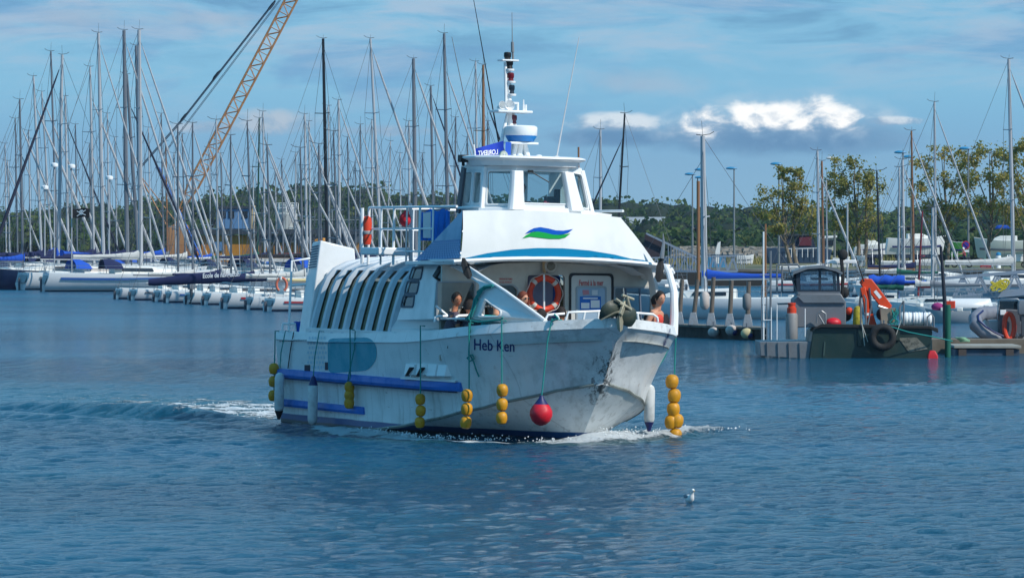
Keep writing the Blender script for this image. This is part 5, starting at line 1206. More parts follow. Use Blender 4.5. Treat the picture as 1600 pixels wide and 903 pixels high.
q = MB(); q.loft([[og+V3((x, y*w, z0)), og+V3((x, y*w, z1))] if 0 else [og+V3((x, -w, z0)), og+V3((x, w, z0)), og+V3((x, w*.7, z1)), og+V3((x, -w*.7, z1))] for x, w, z0, z1 in ((-.5, .16, .35, .95), (-.36, .18, .25, .98), (-.25, .18, .22, .42), (.05, .18, .22, .45), (.15, .16, .3, .78), (.6, .16, .4, .82), (.8, .08, .5, .72))], sm=False); q.build('body', mat('scooter_dark', (34, 38, 48), .3), s_, origin=og, bevel=.02)
q = MB(); q.tube([og+V3((-.62, 0, .28)), og+V3((-.42, 0, 1.05))], .03, 8); q.tube([og+V3((-.42, -.3, 1.08)), og+V3((-.42, .3, 1.08))], .02, 8); q.build('handlebar', black, s_, origin=og); q = MB(); q.box(og+V3((.35, 0, .84)), (.6, .26, .08)); q.build('seat', black, s_, origin=og, bevel=.02)
person('rider in a red jacket and white helmet sitting on the dark scooter on the quay', Matrix.Translation(og+V3((.22, 0, .82))) @ Matrix.Rotation(R(180), 4, 'Z'), mat('red_jacket', (168, 46, 58), .8), skinm, mat('white_helmet', (225, 225, 225), .3), pose='ride')
s_, sc = qthing('bollard', 'white cylindrical bollard with a blue cap near the right end of the quay', 'bollard', 1560, 380); og = V3(s_.location); q = MB(); q.lathe([(.02, 0), (.22, 0), (.2, .05), (.2, .8), (.23, .82), (.23, .92), (.2, .95), (.2, 1.05)], 16, og); q.build('post', whitec, s_, origin=og); q = MB(); q.lathe([(.21, 1.05), (.22, 1.06), (.2, 1.2), (.1, 1.3), (.02, 1.31)], 16, og); q.build('cap', lamp_b, s_, origin=og)
s_, sc = qthing('crate', 'red plastic crate standing on the quay under the thin tree', 'crate', 1540, 380); og = V3(s_.location); q = MB()
q.box(og+V3((0, 0, .05)), (.85, .6, .08)); 
for z in (.2, .42, .64): q.box(og+V3((0, -.29, z)), (.85, .03, .13)); q.box(og+V3((0, .29, z)), (.85, .03, .13)); q.box(og+V3((-.41, 0, z)), (.03, .55, .13)); q.box(og+V3((.41, 0, z)), (.03, .55, .13))
for sx_ in (-.4, .4):
    for sy_ in (-.28, .28): q.box(og+V3((sx_, sy_, .4)), (.06, .06, .75))
q.build('box', mat('crate_red', (176, 30, 40), .6), s_, origin=og)

# ================================================================== sailing boats
alu = mat('mast_aluminium', (172, 176, 180), .5); alu_d = mat('mast_dark', (108, 114, 122), .5); mast_b = mat('mast_black', (20, 21, 25), .45); mast_w = mat('mast_wood', (142, 98, 62), .6); mast_c = mat('mast_cream', (196, 188, 172), .5); mast_gn = mat('mast_green', (30, 74, 62), .5)
hull_w = mat('gelcoat_white', (214, 217, 218), .3, dirt=.15, dcol=(160, 164, 160), scale=.8, coat=.3); hull_n = mat('gelcoat_navy', (18, 30, 66), .25, coat=.5); hull_g = mat('gelcoat_grey', (150, 156, 160), .35); hull_gr = mat('gelcoat_green', (60, 130, 52), .4)
deckw = mat('deck_white', (226, 226, 220), .5, dirt=.15, scale=2); win_d = mat('cabin_window', (28, 32, 40), .15, coat=.6); wire = mat('rigging_wire', (88, 92, 98), .5, .4); furl_w = mat('furled_sail', (180, 183, 186), .8, dirt=.2, scale=4)
furl_n = mat('furled_navy', (28, 34, 56), .8); boot = mat('antifoul', (26, 44, 74), .7)
cov = {'navy': navy, 'blue': bluec, 'white': mat('white_cover', (204, 204, 200), .85, bump=.5, bscale=9, dirt=.2, scale=3), 'black': mat('black_cover', (26, 26, 32), .85, bump=.4), 'grey': mat('grey_cover', (120, 126, 134), .85, bump=.4), 'green': mat('green_cover', (16, 92, 74), .85, bump=.4), 'cream': mat('cream_cover', (206, 188, 138), .85), 'teal': mat('teal_cover', (96, 170, 168), .8)}
BOATS = []
def hull_mesh(L, Bm, fr, origin=V3((0, 0, 0))):
    """x from -0.55L (stern) to 0.45L (bow)"""
    rg = []
    for i in range(13):
        u = i/12; x = -.55*L+L*u; w = Bm/2*(.78+.22*math.sin(min(u*2.2, 1)*math.pi/2))*(1-max(0, (u-.45)/.55)**2.1); w = max(w, .01); zt = fr*(1+.16*(u-.4)**2*4*(.6 if u < .4 else 1))
        rk = .05*L*max(0, (u-.85)/.15); sk = (-.035*L if i == 0 else 0)
        rg.append([(x-rk*1.0*.0, w*0, -.35), (x+0, w*.62, -.12), (x, w*.90, fr*.35), (x+(sk*-.5 if i == 0 else 0), w, zt*.75), (x-(sk*-1 if i == 0 else 0)*-.6, w*.985, zt)])
        if i == 12: rg[-1] = [(x-.075*L, 0, -.3), (x-.055*L, .01, 0), (x-.03*L, .012, fr*.4), (x-.01*L, .014, zt*.8), (x, .012, zt)]
    return rg
def sailboat(px, py, D, th, base=None, hull=None, cover='navy', phi=32, furl=True, fmt=None, mmt=None, label=None, stern_px=None, LL=None, hood=None, mastk=None, cat='sailing boat', fr=None, lowdetail=False, group='sailing boats moored in the marina', boomf=1., nocover=False):
    r_ = random.Random(int(px*7+py)); sc = F_PX/D; H = EYE+(HOR-py)/sc
    L = LL or min(max(H*.74, 6.5), 13); Bm = L*.31; fr = fr or .095*L+.1
    base = base if base is not None else px+4; cp, sp_ = math.cos(R(phi)), math.sin(R(phi))
    if stern_px is not None: xw = (stern_px-800)/sc+.55*L*cp
    else: xw = (base-800)/sc
    root = thing('sailing_boat', label or 'x', cat, (xw, D, 0), R(phi), group)
    # hull
    rg = hull_mesh(L, Bm, fr); q = MB()
    for s in (-1, 1): q.loft([[V3((a, b_*s, c_)) for a, b_, c_ in r0] for r0 in rg], cap=False, wrap=False)
    q.add([V3((a, -b_, c_)) for a, b_, c_ in rg[0]]+[V3((a, b_, c_)) for a, b_, c_ in reversed(rg[0])], [tuple(range(10))]); q.build('hull', hull or hull_w, root, ang=40)
    q = MB(); q.loft([[V3((r0[1][0], -r0[1][1]*1.05-.01, -.14)), V3((r0[2][0], -(r0[1][1]*.42+r0[2][1]*.58)*1.04-.01, .10))] for r0 in rg[:-1]]+[[V3((rg[-1][1][0], -.02, -.14)), V3((rg[-1][1][0]+.02, -.02, .09))]], cap=False, wrap=False)
    q.build('waterline_stripe', boot, root, recalc=False)
    q = MB(); q.loft([[V3((r0[4][0], -r0[4][1]*.97, r0[4][2]-.02)), V3((r0[4][0], 0, r0[4][2]+.04)), V3((r0[4][0], r0[4][1]*.97, r0[4][2]-.02))] for r0 in rg], cap=False, wrap=False); q.build('deck', deckw, root, recalc=False)
    if r_.random() < .75:
        q = MB(); q.loft([[V3((r0[3][0], -r0[3][1]*1.01-.006, r0[3][2]*.86)), V3((r0[3][0], -r0[3][1]*1.01-.008, r0[3][2]*1.0+.03))] for r0 in rg[1:-1]], cap=False, wrap=False); q.build('sheer_stripe', r_.choice([navy_r, mat('stripe_red_b', (150, 40, 48), .4), mat('stripe_blue_b', (40, 84, 150), .4), mat('stripe_grey_b', (90, 96, 104), .4)]), root, recalc=False)
    q = MB(); r0 = rg[0]; q.add([V3((r0[0][0]-.02, -r0[2][1]*.8, fr*.45)), V3((r0[0][0]-.02, r0[2][1]*.8, fr*.45)), V3((r0[4][0]-.03, r0[4][1]*.72, r0[4][2]*.86)), V3((r0[4][0]-.03, -r0[4][1]*.72, r0[4][2]*.86))], [(0, 1, 2, 3)]); q.build('transom_shade_panel', mat('transom_shade', (158, 162, 164), .6, dirt=.4, scale=2), root)  # flat grey panel puts the shadow on the stern into its colour
    q = MB(); q.box((rg[0][0][0]-.10, 0, .1), (.16, .06, fr*1.3)); q.build('rudder', mat('rudder_dark', (70, 76, 86), .5), root, bevel=.01)
    # coachroof and windows
    cw = Bm*.30; q = MB(); ch = .036*L+.12
    q.loft([[V3((x, -w, fr-.02)), V3((x, -w*.86, fr+h_*.8)), V3((x, -w*.5, fr+h_)), V3((x, w*.5, fr+h_)), V3((x, w*.86, fr+h_*.8)), V3((x, w, fr-.02))] for x, w, h_ in ((-.16*L, cw*1.1, ch), (-.12*L, cw*1.12, ch*1.06), (.05*L, cw, ch*.95), (.18*L, cw*.75, ch*.6), (.24*L, cw*.5, .05))], m=0); cr = q.build('coachroof', deckw, root, ang=50)
    for s in (-1, 1):
        q = MB(); q.add([V3((-.12*L, s*cw*1.075, fr+ch*.30)), V3((.06*L, s*cw*.995, fr+ch*.28)), V3((.05*L, s*cw*.92, fr+ch*.68)), V3((-.12*L, s*cw*1.0, fr+ch*.72))], [(0, 1, 2, 3)]); q.build('cabin_window', win_d, cr)
    # mast
    hx = ((px-800)/sc-xw)/cp if stern_px is None else -.35*r_.random()
    mx0 = 0.0; z0 = fr; mtop = V3((hx, 0, H)); rt = max(th/sc/2, .05); mm = mmt or (alu if r_.random() < .5 else alu_d)
    q = MB(); q.tube([V3((mx0, 0, z0)), V3((mx0, 0, z0)).lerp(mtop, .5), mtop], [rt, rt*.97, rt*.72], 8)
    mo_ = q.build('mast', mm, root)
    at = lambda u: V3((mx0, 0, z0)).lerp(mtop, u)
    for u in ((.36, .68) if H > 9 else (.5,)):
        q = MB(); w = Bm*.42*(1.1-.5*u); q.tube([at(u)+V3((-.18, -w, .05)), at(u), at(u)+V3((-.18, w, .05))], .035, 5); q.build('spreader', mm, mo_)
    q = MB(); q.tube([mtop, mtop+V3((-.02, 0, .05)), mtop+V3((-.35, 0, .10)), mtop+V3((-.55, 0, .22))], .018, 4); q.tube([mtop, mtop+V3((.05, .05, .75 if r_.random() < .6 else .3))], .012, 4); q.tube([mtop+V3((.0, 0, .04)), mtop+V3((.32, .02, .08))], .022, 4); q.build('masthead_vane', wire, mo_)
    # rigging
    q = MB(); bow = V3((.44*L, 0, fr*1.12)); st = V3((-.54*L, 0, fr)); fs = at(.97 if r_.random() < .5 else .86)
    wr = max(.013, .32/sc); q.tube([mtop, st], wr, 3)
    for s in (-1, 1):
        c1 = V3((-.03*L, s*Bm*.46, fr)); w = Bm*.42
        if H > 9: q.tube([at(.98), at(.68)+V3((-.18, s*w*.76, .05)), at(.36)+V3((-.18, s*w*.92, .05)), c1], wr, 3)
        else: q.tube([at(.95), at(.5)+V3((-.18, s*w*.85, .05)), c1], wr, 3)
        q.tube([at(.5), c1], wr, 3)
    q.tube([fs, bow], wr, 3); q.build('rigging', wire, root, recalc=False)
    if furl:
        q = MB(); k_ = r_.uniform(.055, .085)*max(1, L/9); q.tube([fs.lerp(bow, .04), fs.lerp(bow, .1), fs.lerp(bow, .5), fs.lerp(bow, .9), fs.lerp(bow, .96)], [k_*.3, k_*.6, k_, k_*1.25, k_*.4], 7); q.build('furled_jib', fmt or furl_w, root)
    # boom with cover
    bz = fr+ch+.45; bl = .40*L*boomf; q = MB(); q.tube([V3((mx0-.05, 0, bz)), V3((-bl, 0, bz+.05))], .06, 6); bo = q.build('boom', mm, root)
    if not nocover:
        rg = []
        for i in range(9):
            u = i/8; hgt = (.17+.26*(1-u)**2.5)*(L/10+.2)*(1+.06*math.sin(i*2.3+px)); w = .15*(1-.35*u); zc = bz+.06+hgt*.42+.05*u; x = mx0+.12-(bl+.1)*u
            rg.append([V3((x, w*math.cos(a), zc+hgt*.5*math.sin(a)*(1.5 if math.sin(a) > 0 and u < .12 else 1))) for a in (2*math.pi*j/10 for j in range(10))])
        q.loft if 0 else None; q = MB(); q.loft(rg); q.build('sail_cover', cov[cover], bo, ang=60)
    # sprayhood
    if hood:
        q = MB(); w = cw*1.25; rg = []
        for x, h_ in ((-.11*L, .05), (-.12*L, .45), (-.17*L, .75), (-.22*L, .72)): rg.append([V3((x, w*math.cos(a), fr+ch*.6+max(h_, .02)*math.sin(a))) for a in (math.pi*j/10 for j in range(11))])
        q.loft(rg, cap=False, wrap=False); q.build('sprayhood', cov[hood], root)
    # guard rails
    q = MB(); rgd = hull_mesh(L, Bm, fr)
    for s in (-1, 1):
        pts = [V3((r0[4][0], s*r0[4][1]*.95, r0[4][2])) for r0 in rgd[::2]]
        for p in pts[:-1]: q.tube([p, p+V3((0, 0, .6))], .014, 3)
        for z_ in (.58, .32): q.tube([p+V3((0, 0, z_)) for p in pts], .010, 3)
    a_, b_ = rgd[0][4], None; q.tube([V3((a_[0], -a_[1]*.95, a_[2]+.6)), V3((a_[0]-.05, 0, a_[2]+.62)), V3((a_[0], a_[1]*.95, a_[2]+.6))], .018, 4); q.build('guard_rail', steel, root, recalc=False)
    BOATS.append((px, root, hull, cover, mm, H, D, furl, fmt)); return root, L, fr, Bm, sc
BIG = 'sailing boats moored in the marina'
S = sailboat
# --- the big yachts nearest the fairway, far left
yL = []
S(229, 47, 338, 7.5, 240, cover='white', hood='navy', phi=14, stern_px=70, LL=13.2, fr=1.30, mastk=1, boomf=.95, label='big white yacht broadside with a long white boom cover and navy sprayhood')
r0, *_ = S(154, 52, 350, 6.5, 162, cover='navy', phi=24, LL=12, boomf=1.05, label='big yacht with a long navy boom cover, left of the white broadside yacht', hood='blue')
S(97, 86, 352, 6, 91, hull=hull_n, cover='blue', phi=204, fmt=furl_n, label='navy hulled yacht at the left edge whose dark furled jib slopes down leftwards')
S(31, 156, 356, 4, 36, cover='blue', phi=20, label='white yacht at the far left with a short blue cover', hull=hull_n)
left = [  # px top, py top, D, thickness, base px, cover, furled
 (12, 252, 400, 3, 16, 'grey', 0), (24, 186, 392, 3, 28, 'white', 1), (53, 120, 372, 4.5, 66, 'white', 1), (66, 144, 402, 3.5, 82, 'blue', 1), (80, 81, 378, 4, 90, 'navy', 0), (102, 151, 390, 4.5, 107, 'navy', 2), (141, 105, 366, 4.5, 147, 'white', 1), (168, 178, 430, 3, 170, 'navy', 0),
 (194, 48, 352, 7.5, 199, 'navy', 1), (213, 72, 368, 6, 221, 'white', 1), (199, 117, 358, 6, 218, 'grey', 2), (252, 178, 440, 3, 256, 'blue', 0), (259, 221, 452, 3, 262, 'grey', 0), (285, 210, 430, 3, 290, 'white', 1), (272, 240, 445, 2.5, 275, 'navy', 1),
 (345, 240, 430, 3, 349, 'white', 0), (405, 185, 400, 3.2, 402, 'green', 0), (411, 175, 390, 3.5, 414, 'white', 1), (395, 262, 450, 2.5, 398, 'navy', 1), (462, 239, 420, 3, 461, 'white', 0), (476, 179, 370, 4.5, 480, 'white', 1), (483, 190, 392, 3.5, 485, 'grey', 0), (440, 250, 440, 2.5, 443, 'blue', 1),
 (505, 61, 345, 6, 512, 'black', 0), (513, 166, 380, 3.5, 515, 'grey', 0), (529, 157, 372, 5, 531, 'white', 1), (543, 215, 420, 3, 546, 'navy', 1), (563, 195, 402, 3, 562, 'navy', 1), (581, 188, 398, 3.2, 582, 'white', 0), (579, 61, 352, 5, 597, 'white', 1), (610, 221, 430, 2.5, 604, 'navy', 0),
 (639, 190, 392, 4, 640, 'grey', 0), (646, 92, 356, 7, 650, 'white', 1), (625, 240, 440, 2.5, 627, 'blue', 0), (673, 135, 366, 5, 679, 'navy', 2), (694, 53, 350, 6, 701, 'white', 1), (712, 184, 400, 3.5, 710, 'grey', 0), (743, 97, 372, 4, 747, 'white', 0), (755, 102, 366, 5.5, 756, 'white', 2), (730, 215, 420, 3, 731, 'navy', 1), (762, 190, 410, 3, 764, 'grey', 0), (660, 240, 440, 2.5, 661, 'white', 1), (590, 250, 445, 2.5, 592, 'white', 1), (555, 255, 450, 2.3, 556, 'white', 0),
 (45, 205, 420, 2.8, 48, 'white', 1), (118, 195, 430, 2.8, 121, 'blue', 0), (180, 215, 440, 2.6, 183, 'white', 1), (232, 200, 425, 2.8, 236, 'white', 1), (327, 232, 438, 2.6, 330, 'blue', 1), (430, 265, 452, 2.3, 433, 'white', 1), (500, 245, 435, 2.5, 503, 'white', 1), (8, 225, 440, 2.5, 10, 'white', 1), (140, 225, 445, 2.5, 143, 'navy', 1)]
for px, py, D, th, bs, cv, fu in left:
    if D < 400 and cv in ('white', 'grey') and px % 2: cv = 'navy'
    S(px, py, D, th, bs, cover=cv, phi=28+((px*13) % 9)-4, furl=bool(fu) and (D < 405 or px % 3 > 0), fmt=furl_n if fu == 2 else None, mmt=mast_b if px == 505 else (mast_w if px in (259, 755) else (mast_gn if px == 405 else None)), hood='navy' if px % 3 == 0 else ('blue' if px % 3 == 1 else None), boomf=1.15 if px == 505 else 1)
# --- the sailing school's small boats along their pontoon
school = [(184, 310, 195, 297), (208, 319, 193, 292), (245, 352, 188, 286), (262, 363, 212, 281), (296, 370, 190, 275), (322, 382, 228, 272), (352, 424, 232, 258), (388, 452, 226, 254), (420, 474, 206, 249)]
slab = ['leftmost and farthest of the small white school boats along the fairway', 'second small white school boat from the left end of their row', 'small white school boat third from the left end, under the navy lettered cover', 'small white school boat fourth from the left end of their row', 'fifth small white school boat, carrying an outboard motor', 'sixth small white school boat, right of the outboard motor', 'larger white boat with a small red patch on its hull', 'small white boat right of the one with the red patch', 'nearest small white boat, beside the orange ring and left of the ferry']
for i, (sx_, mx_, my_, D) in enumerate(school):
    LL = 7.4 if i != 6 else 8.4; r0, L_, fr_, Bm_, sc_ = S(mx_, my_, D, 3.6, None, cover='navy' if i in (2, 4) else ('white' if i != 8 else 'cream'), phi=17+(i*5) % 7, stern_px=sx_, LL=LL, fr=.66 if i != 6 else .8, label=slab[i], group='small sailing school boats', nocover=i in (0, 3, 5))
    if i == 6:
        q = MB(); y_ = -Bm_*.475; q.add([V3((-.30*L_, y_-.02, .42)), V3((-.26*L_, y_-.03, .42)), V3((-.26*L_, y_-.05, .66)), V3((-.30*L_, y_-.04, .66))], [(0, 1, 2, 3)]); q.build('red_patch', mat('patch_red', (190, 90, 96), .6), r0)
def outboard(p, s, label, rz=0):
    t_ = thing('outboard_motor', label, 'outboard motor', p, rz); q = MB(); q.loft([[V3((x*s, y*s, z*s)) for x, y in ((-.16*w, -.13*w), (.16*w, -.13*w), (.16*w, .13*w), (-.16*w, .13*w))] for w, z in ((.9, .35), (1.1, .45), (1.15, .7), (.9, .84), (.5, .88))], sm=False); q.build('cowling', mat('motor_grey', (110, 116, 124), .35, coat=.4), t_, bevel=.03)
    q = MB(); q.box((0, 0, .0), (.10*s, .14*s, .75*s)); q.box((-.02*s, 0, -.35*s), (.3*s, .05*s, .1*s)); q.build('leg', mat('motor_leg', (70, 74, 80), .4), t_, bevel=.01)
    q = MB(); q.ball((-.16*s, 0, -.36*s), (.05*s, .03*s, .03*s), 8, 6)
    for k_ in range(3): a = R(120*k_); q.box((-.2*s, .08*s*math.cos(a), -.36*s+.08*s*math.sin(a)), (.02*s, .07*s, .07*s))
    q.build('propeller', steel, t_); return t_
outboard(P(299, 463, 273), 1.15, 'grey outboard motor tilted on the stern of a small school boat', R(34))
outboard(P(497, 470, 243), 1.1, 'dark outboard motor just left of the ferry\'s stern rail', R(34))
a = P(440, 445, 246); t_ = thing('horseshoe_buoy', 'orange horseshoe lifebuoy on the nearest small boat left of the ferry', 'lifebuoy', a); q = MB(); q.tube([V3((.27*math.cos(b_), 0, .36*math.sin(b_))) for b_ in (R(-60+300*i/18) for i in range(19))], .07, 8); q.build('ring', mat('faded_orange', (206, 110, 84), .7), t_); q = MB(); q.tube([V3((-.04, -.02, .29)), V3((-.04, -.02, .44))], .075, 8); q.build('strap', whitec, t_)
# long navy cover with lettering
def pris(q, pix, D, dep, m=0):
    f_ = [P(x, y, D) for x, y in pix]; b_ = [p+V3((0, dep, 0)) for p in f_]; n = len(f_); area = sum(pix[i][0]*pix[(i+1) % n][1]-pix[(i+1) % n][0]*pix[i][1] for i in range(n))
    q.add(f_+b_, [tuple(range(n)), tuple(n+i for i in reversed(range(n)))]+[(i, (i+1) % n, n+(i+1) % n, n+i) for i in range(n)], m); return q
def prisms(pix, D, dep, name, mt, par=None, og=None, bevel=0): q = MB(); pris(q, pix, D, dep); return q.build(name, mt, par, origin=og, bevel=bevel)
og = P(340, 440, 262); t_ = thing('boom_cover', 'long navy boom cover with the white words Ecole de navigation', 'sail cover', og)
q = MB(); rg = []
for i in range(23):
    px = 232+186*i/22; sg = .8*math.sin(i*1.3); tp = (436-9*min(1, i/9)) if i < 10 else 427+(i-10)*.35; bt = 447-.35*i+sg*.5 if i > 4 else 446+sg; c0 = P(px, (tp+bt)/2, 262); hh_ = (bt-tp)/2/F_PX*262
    rg.append([c0+V3((0, .17*math.cos(a), hh_*math.sin(a))) for a in (2*math.pi*j/12 for j in range(12))])
q.loft(rg); q.build('cloth', navy, t_, origin=og)
vs, fs = text_tris('Ecole de navigation', .02); q = MB(); q.add([P(317+v.x*57, 434.5-v.x*3.0-v.y*7.5, 261.78) for v in vs], fs); q.build('lettering', whitec, t_, origin=og)
q = MB(); q.tube([P(228, 443, 262.3), P(424, 438, 262.3)], .05, 8); q.tube([P(376, 441, 262.3), P(372, 330, 262.3)], .02, 5); q.build('boom', alu, t_, origin=og)
# labels for the yachts told apart by mast and place
ordn = ['leftmost', 'second', 'third', 'fourth', 'fifth', 'sixth', 'seventh', 'eighth', 'ninth', 'tenth', 'eleventh', 'twelfth', 'thirteenth', 'fourteenth', 'fifteenth', 'sixteenth', 'seventeenth', 'eighteenth', 'nineteenth', 'twentieth']
ordn += ['twenty-'+x for x in ('first second third fourth fifth sixth seventh eighth ninth'.split())]+['thirtieth']+['thirty-'+x for x in ('first second third fourth fifth sixth seventh eighth ninth'.split())]+['fortieth']+['forty-'+x for x in ('first second third fourth fifth sixth seventh eighth ninth'.split())]+['fiftieth']+['fifty-'+x for x in ('first second third fourth fifth sixth seventh eighth ninth'.split())]+['sixtieth']+['sixty-'+x for x in ('first second third fourth fifth sixth seventh eighth ninth'.split())]
cl_ = [b for b in BOATS if b[1]['label'] == 'x']; cl_.sort(key=lambda b: b[0])
for i, b in enumerate(cl_):
    mn = {'mast_black': 'black', 'mast_wood': 'wooden', 'mast_green': 'dark green'}.get(b[4].name, 'grey'); hgt = 'tall' if b[5] > 17 else ('middling' if b[5] > 12.5 else 'short')
    b[1]['label'] = f'{hgt} {mn} masted yacht with {b[3]} boom cover, {ordn[i]} mast from the left'

# --- radar domes and wind generators on posts at the left, pirate flag
for px, py, D, lb_ in ((85, 258, 345, 'white radar dome on a post, leftmost of three'), (112, 260, 346, 'white radar dome on a post, middle of three'), (171, 278, 344, 'white radar dome on a post, rightmost of three'), (70, 293, 349, 'small low radar dome on a post at the far left')):
    a = P(px, py, D); t_ = thing('radar_post', lb_, 'radar', (a.x, D, 1.0), 0, 'radar domes on posts'); q = MB(); q.tube([V3((0, 0, 0)), V3((0, 0, a.z-1.1))], .05, 7); q.build('post', alu, t_); q = MB(); q.lathe([(.02, -.14), (.26, -.13), (.28, 0), (.26, .10), (.14, .16), (.01, .17)], 16, (0, 0, a.z-1.0)); q.build('dome', whitec, t_)
og = P(113, 325, 349); t_ = thing('pirate_flag', 'black flag with a white skull and crossed bones flying on a halyard', 'flag', og)
def fl(px, py, o=0): return P(px, py+1.0*math.sin((px-113)/4.), 349+.12*math.sin((px-113)/5.)-o)
q = MB(); q.loft([[fl(113+27*i/12, 326, 0), fl(113+27*i/12, 333, 0), fl(113+27*i/12, 340, 0)] for i in range(13)], cap=False, wrap=False); q.build('cloth', mat('flag_black', (14, 14, 18), .9), t_, origin=og, recalc=False)
q = MB(); q.add([fl(127+3.6*math.cos(a), 331.5-3.2*math.sin(a), .16) for a in (2*math.pi*i/12 for i in range(12))], [tuple(range(12))]); q.add([fl(125.3, 334, .16), fl(128.7, 334, .16), fl(128.5, 336, .16), fl(125.6, 336, .16)], [(0, 1, 2, 3)])
for a, b_ in (((120, 329), (134, 337)), ((134, 329), (120, 337))): q.add([fl(a[0], a[1]-.7, .15), fl(b_[0], b_[1]-.7, .15), fl(b_[0], b_[1]+.7, .15), fl(a[0], a[1]+.7, .15)], [(0, 1, 2, 3)])
q.build('skull', whitec, t_, origin=og, recalc=False); q = MB()
for x in (125.6, 128.6): q.add([fl(x+.8*math.cos(a), 331.6-.8*math.sin(a), .18) for a in (2*math.pi*i/8 for i in range(8))], [tuple(range(8))])
q.build('eye_sockets', black, t_, origin=og, recalc=False); q = MB(); q.tube([P(113, 342, 349), P(113, 300, 349)], .02, 5); q.build('halyard', wire, t_, origin=og)

# ------------------------------------------------------------------ crane barge behind the marina
DB = 480; ochre = mat('barge_ochre', (190, 128, 34), .6, dirt=.4, dcol=(110, 70, 30), scale=.8); rust_c = mat('crane_orange', (178, 128, 82), .6, dirt=.4, dcol=(140, 84, 50), scale=.5); bluecab = mat('cab_blue', (92, 132, 172), .5); dark_st = mat('dark_steel', (54, 62, 70), .6, dirt=.3, scale=1)
og = P(400, 432, DB); bg_ = thing('work_barge', 'ochre work barge with a dark deck, blue cabin and white tank behind the marina', 'barge', og)
def bp(pix, dep, nm, mt, D=DB, bevel=0, par=None): return prisms(pix, D, dep, nm, mt, par or bg_, og, bevel)
bp([(268, 434), (268, 404), (315, 404), (315, 368), (400, 368), (400, 380), (562, 380), (562, 434)], 12, 'hull', ochre)
bp([(300, 358), (562, 358), (562, 366), (300, 366)], 13, 'deck_edge', dark_st, DB-.6)
for x in range(405, 560, 12): bp([(x, 366), (x+2, 366), (x+2, 400), (x, 400)], .25, 'frame_post', dark_st, DB-.4)
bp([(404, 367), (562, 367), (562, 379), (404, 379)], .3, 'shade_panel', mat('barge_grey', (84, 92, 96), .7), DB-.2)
cb = bp([(340, 326), (392, 326), (392, 358), (340, 358)], 5, 'cabin', bluecab, DB+1, .05); bp([(338, 322), (394, 322), (394, 326), (338, 326)], 5.4, 'cabin_roof', dark_st, DB+.8, par=cb)
for x in (344, 357, 378): bp([(x, 330), (x+9, 330), (x+9, 341), (x, 341)], .06, 'cabin_window', win_d, DB+.93, par=cb)
bp([(335, 378), (349, 378), (349, 392), (335, 392)], .1, 'blue_board', bluecab, DB-.15)
q = MB(); a = P(394.5, 350, DB+2); q.lathe([(.28, -.5), (.28, 1.75), (.34, 1.76), (.34, 1.9), (.2, 1.92)], 14, a); q.build('funnel', mat('funnel_cream', (206, 180, 130), .6), bg_, origin=og)
a = P(448, 358, DB+1); q = MB(); q.lathe([(.02, 0), (1.15, 0), (1.15, 1.55), (.75, 1.75), (.72, 2.5), (.60, 2.6), (.02, 2.62)], 24, a); q.build('tank', mat('tank_white', (186, 188, 182), .5, dirt=.3, scale=1.5), bg_, origin=og)
q = MB(); rt = a+V3((0, 0, 1.7))
for k_ in range(8): b_ = 2*math.pi*k_/8; p = rt+V3((1.2*math.cos(b_), 1.2*math.sin(b_), 0)); q.tube([p, p+V3((0, 0, 1.0))], .04, 4)
for z in (.5, 1.0): q.tube([rt+V3((1.2*math.cos(b_), 1.2*math.sin(b_), z)) for b_ in (2*math.pi*k_/16 for k_ in range(16))], .035, 4, closed=True)
q.build('tank_rail', whitec, bg_, origin=og)
q = MB()
for i, x in enumerate(range(474, 560, 9)): b0 = P(x, 357, DB+1); q.tube([b0, b0+V3((0, 0, .9+.5*(i % 3)))], .05, 5); q.tube([b0+V3((0, 0, .9)), b0+V3((.6, 0, .9))], .04, 5)
q.build('deck_gear', mat('gear_grey', (150, 156, 158), .5), bg_, origin=og)
ym = mat('machine_yellow', (226, 152, 24), .5)
t_ = thing('yellow_winch', 'bright yellow winch machinery on the barge, left of the ferry\'s casing', 'winch', P(498, 400, DB-1.5)); o2 = V3(t_.location)
q = MB(); pris(q, [(484, 398), (492, 374), (500, 372), (497, 398)], DB-2, 1.2); q.build('arm', ym, t_, origin=o2, bevel=.03); q = MB(); q.lathe([(.3, 0), (.32, .1), (.32, 1.5), (.25, 1.7), (.05, 1.75)], 12, P(505, 398, DB-1.6)); q.build('drum', ym, t_, origin=o2)
t_ = prisms([(428, 404), (432, 396), (512, 394), (514, 404)], DB-6, 2.2, 'red_pontoon', mat('dull_red', (150, 52, 62), .7, dirt=.3, scale=1), bevel=.05); tag(t_, 'long low dull red pontoon in front of the ochre barge', 'pontoon')
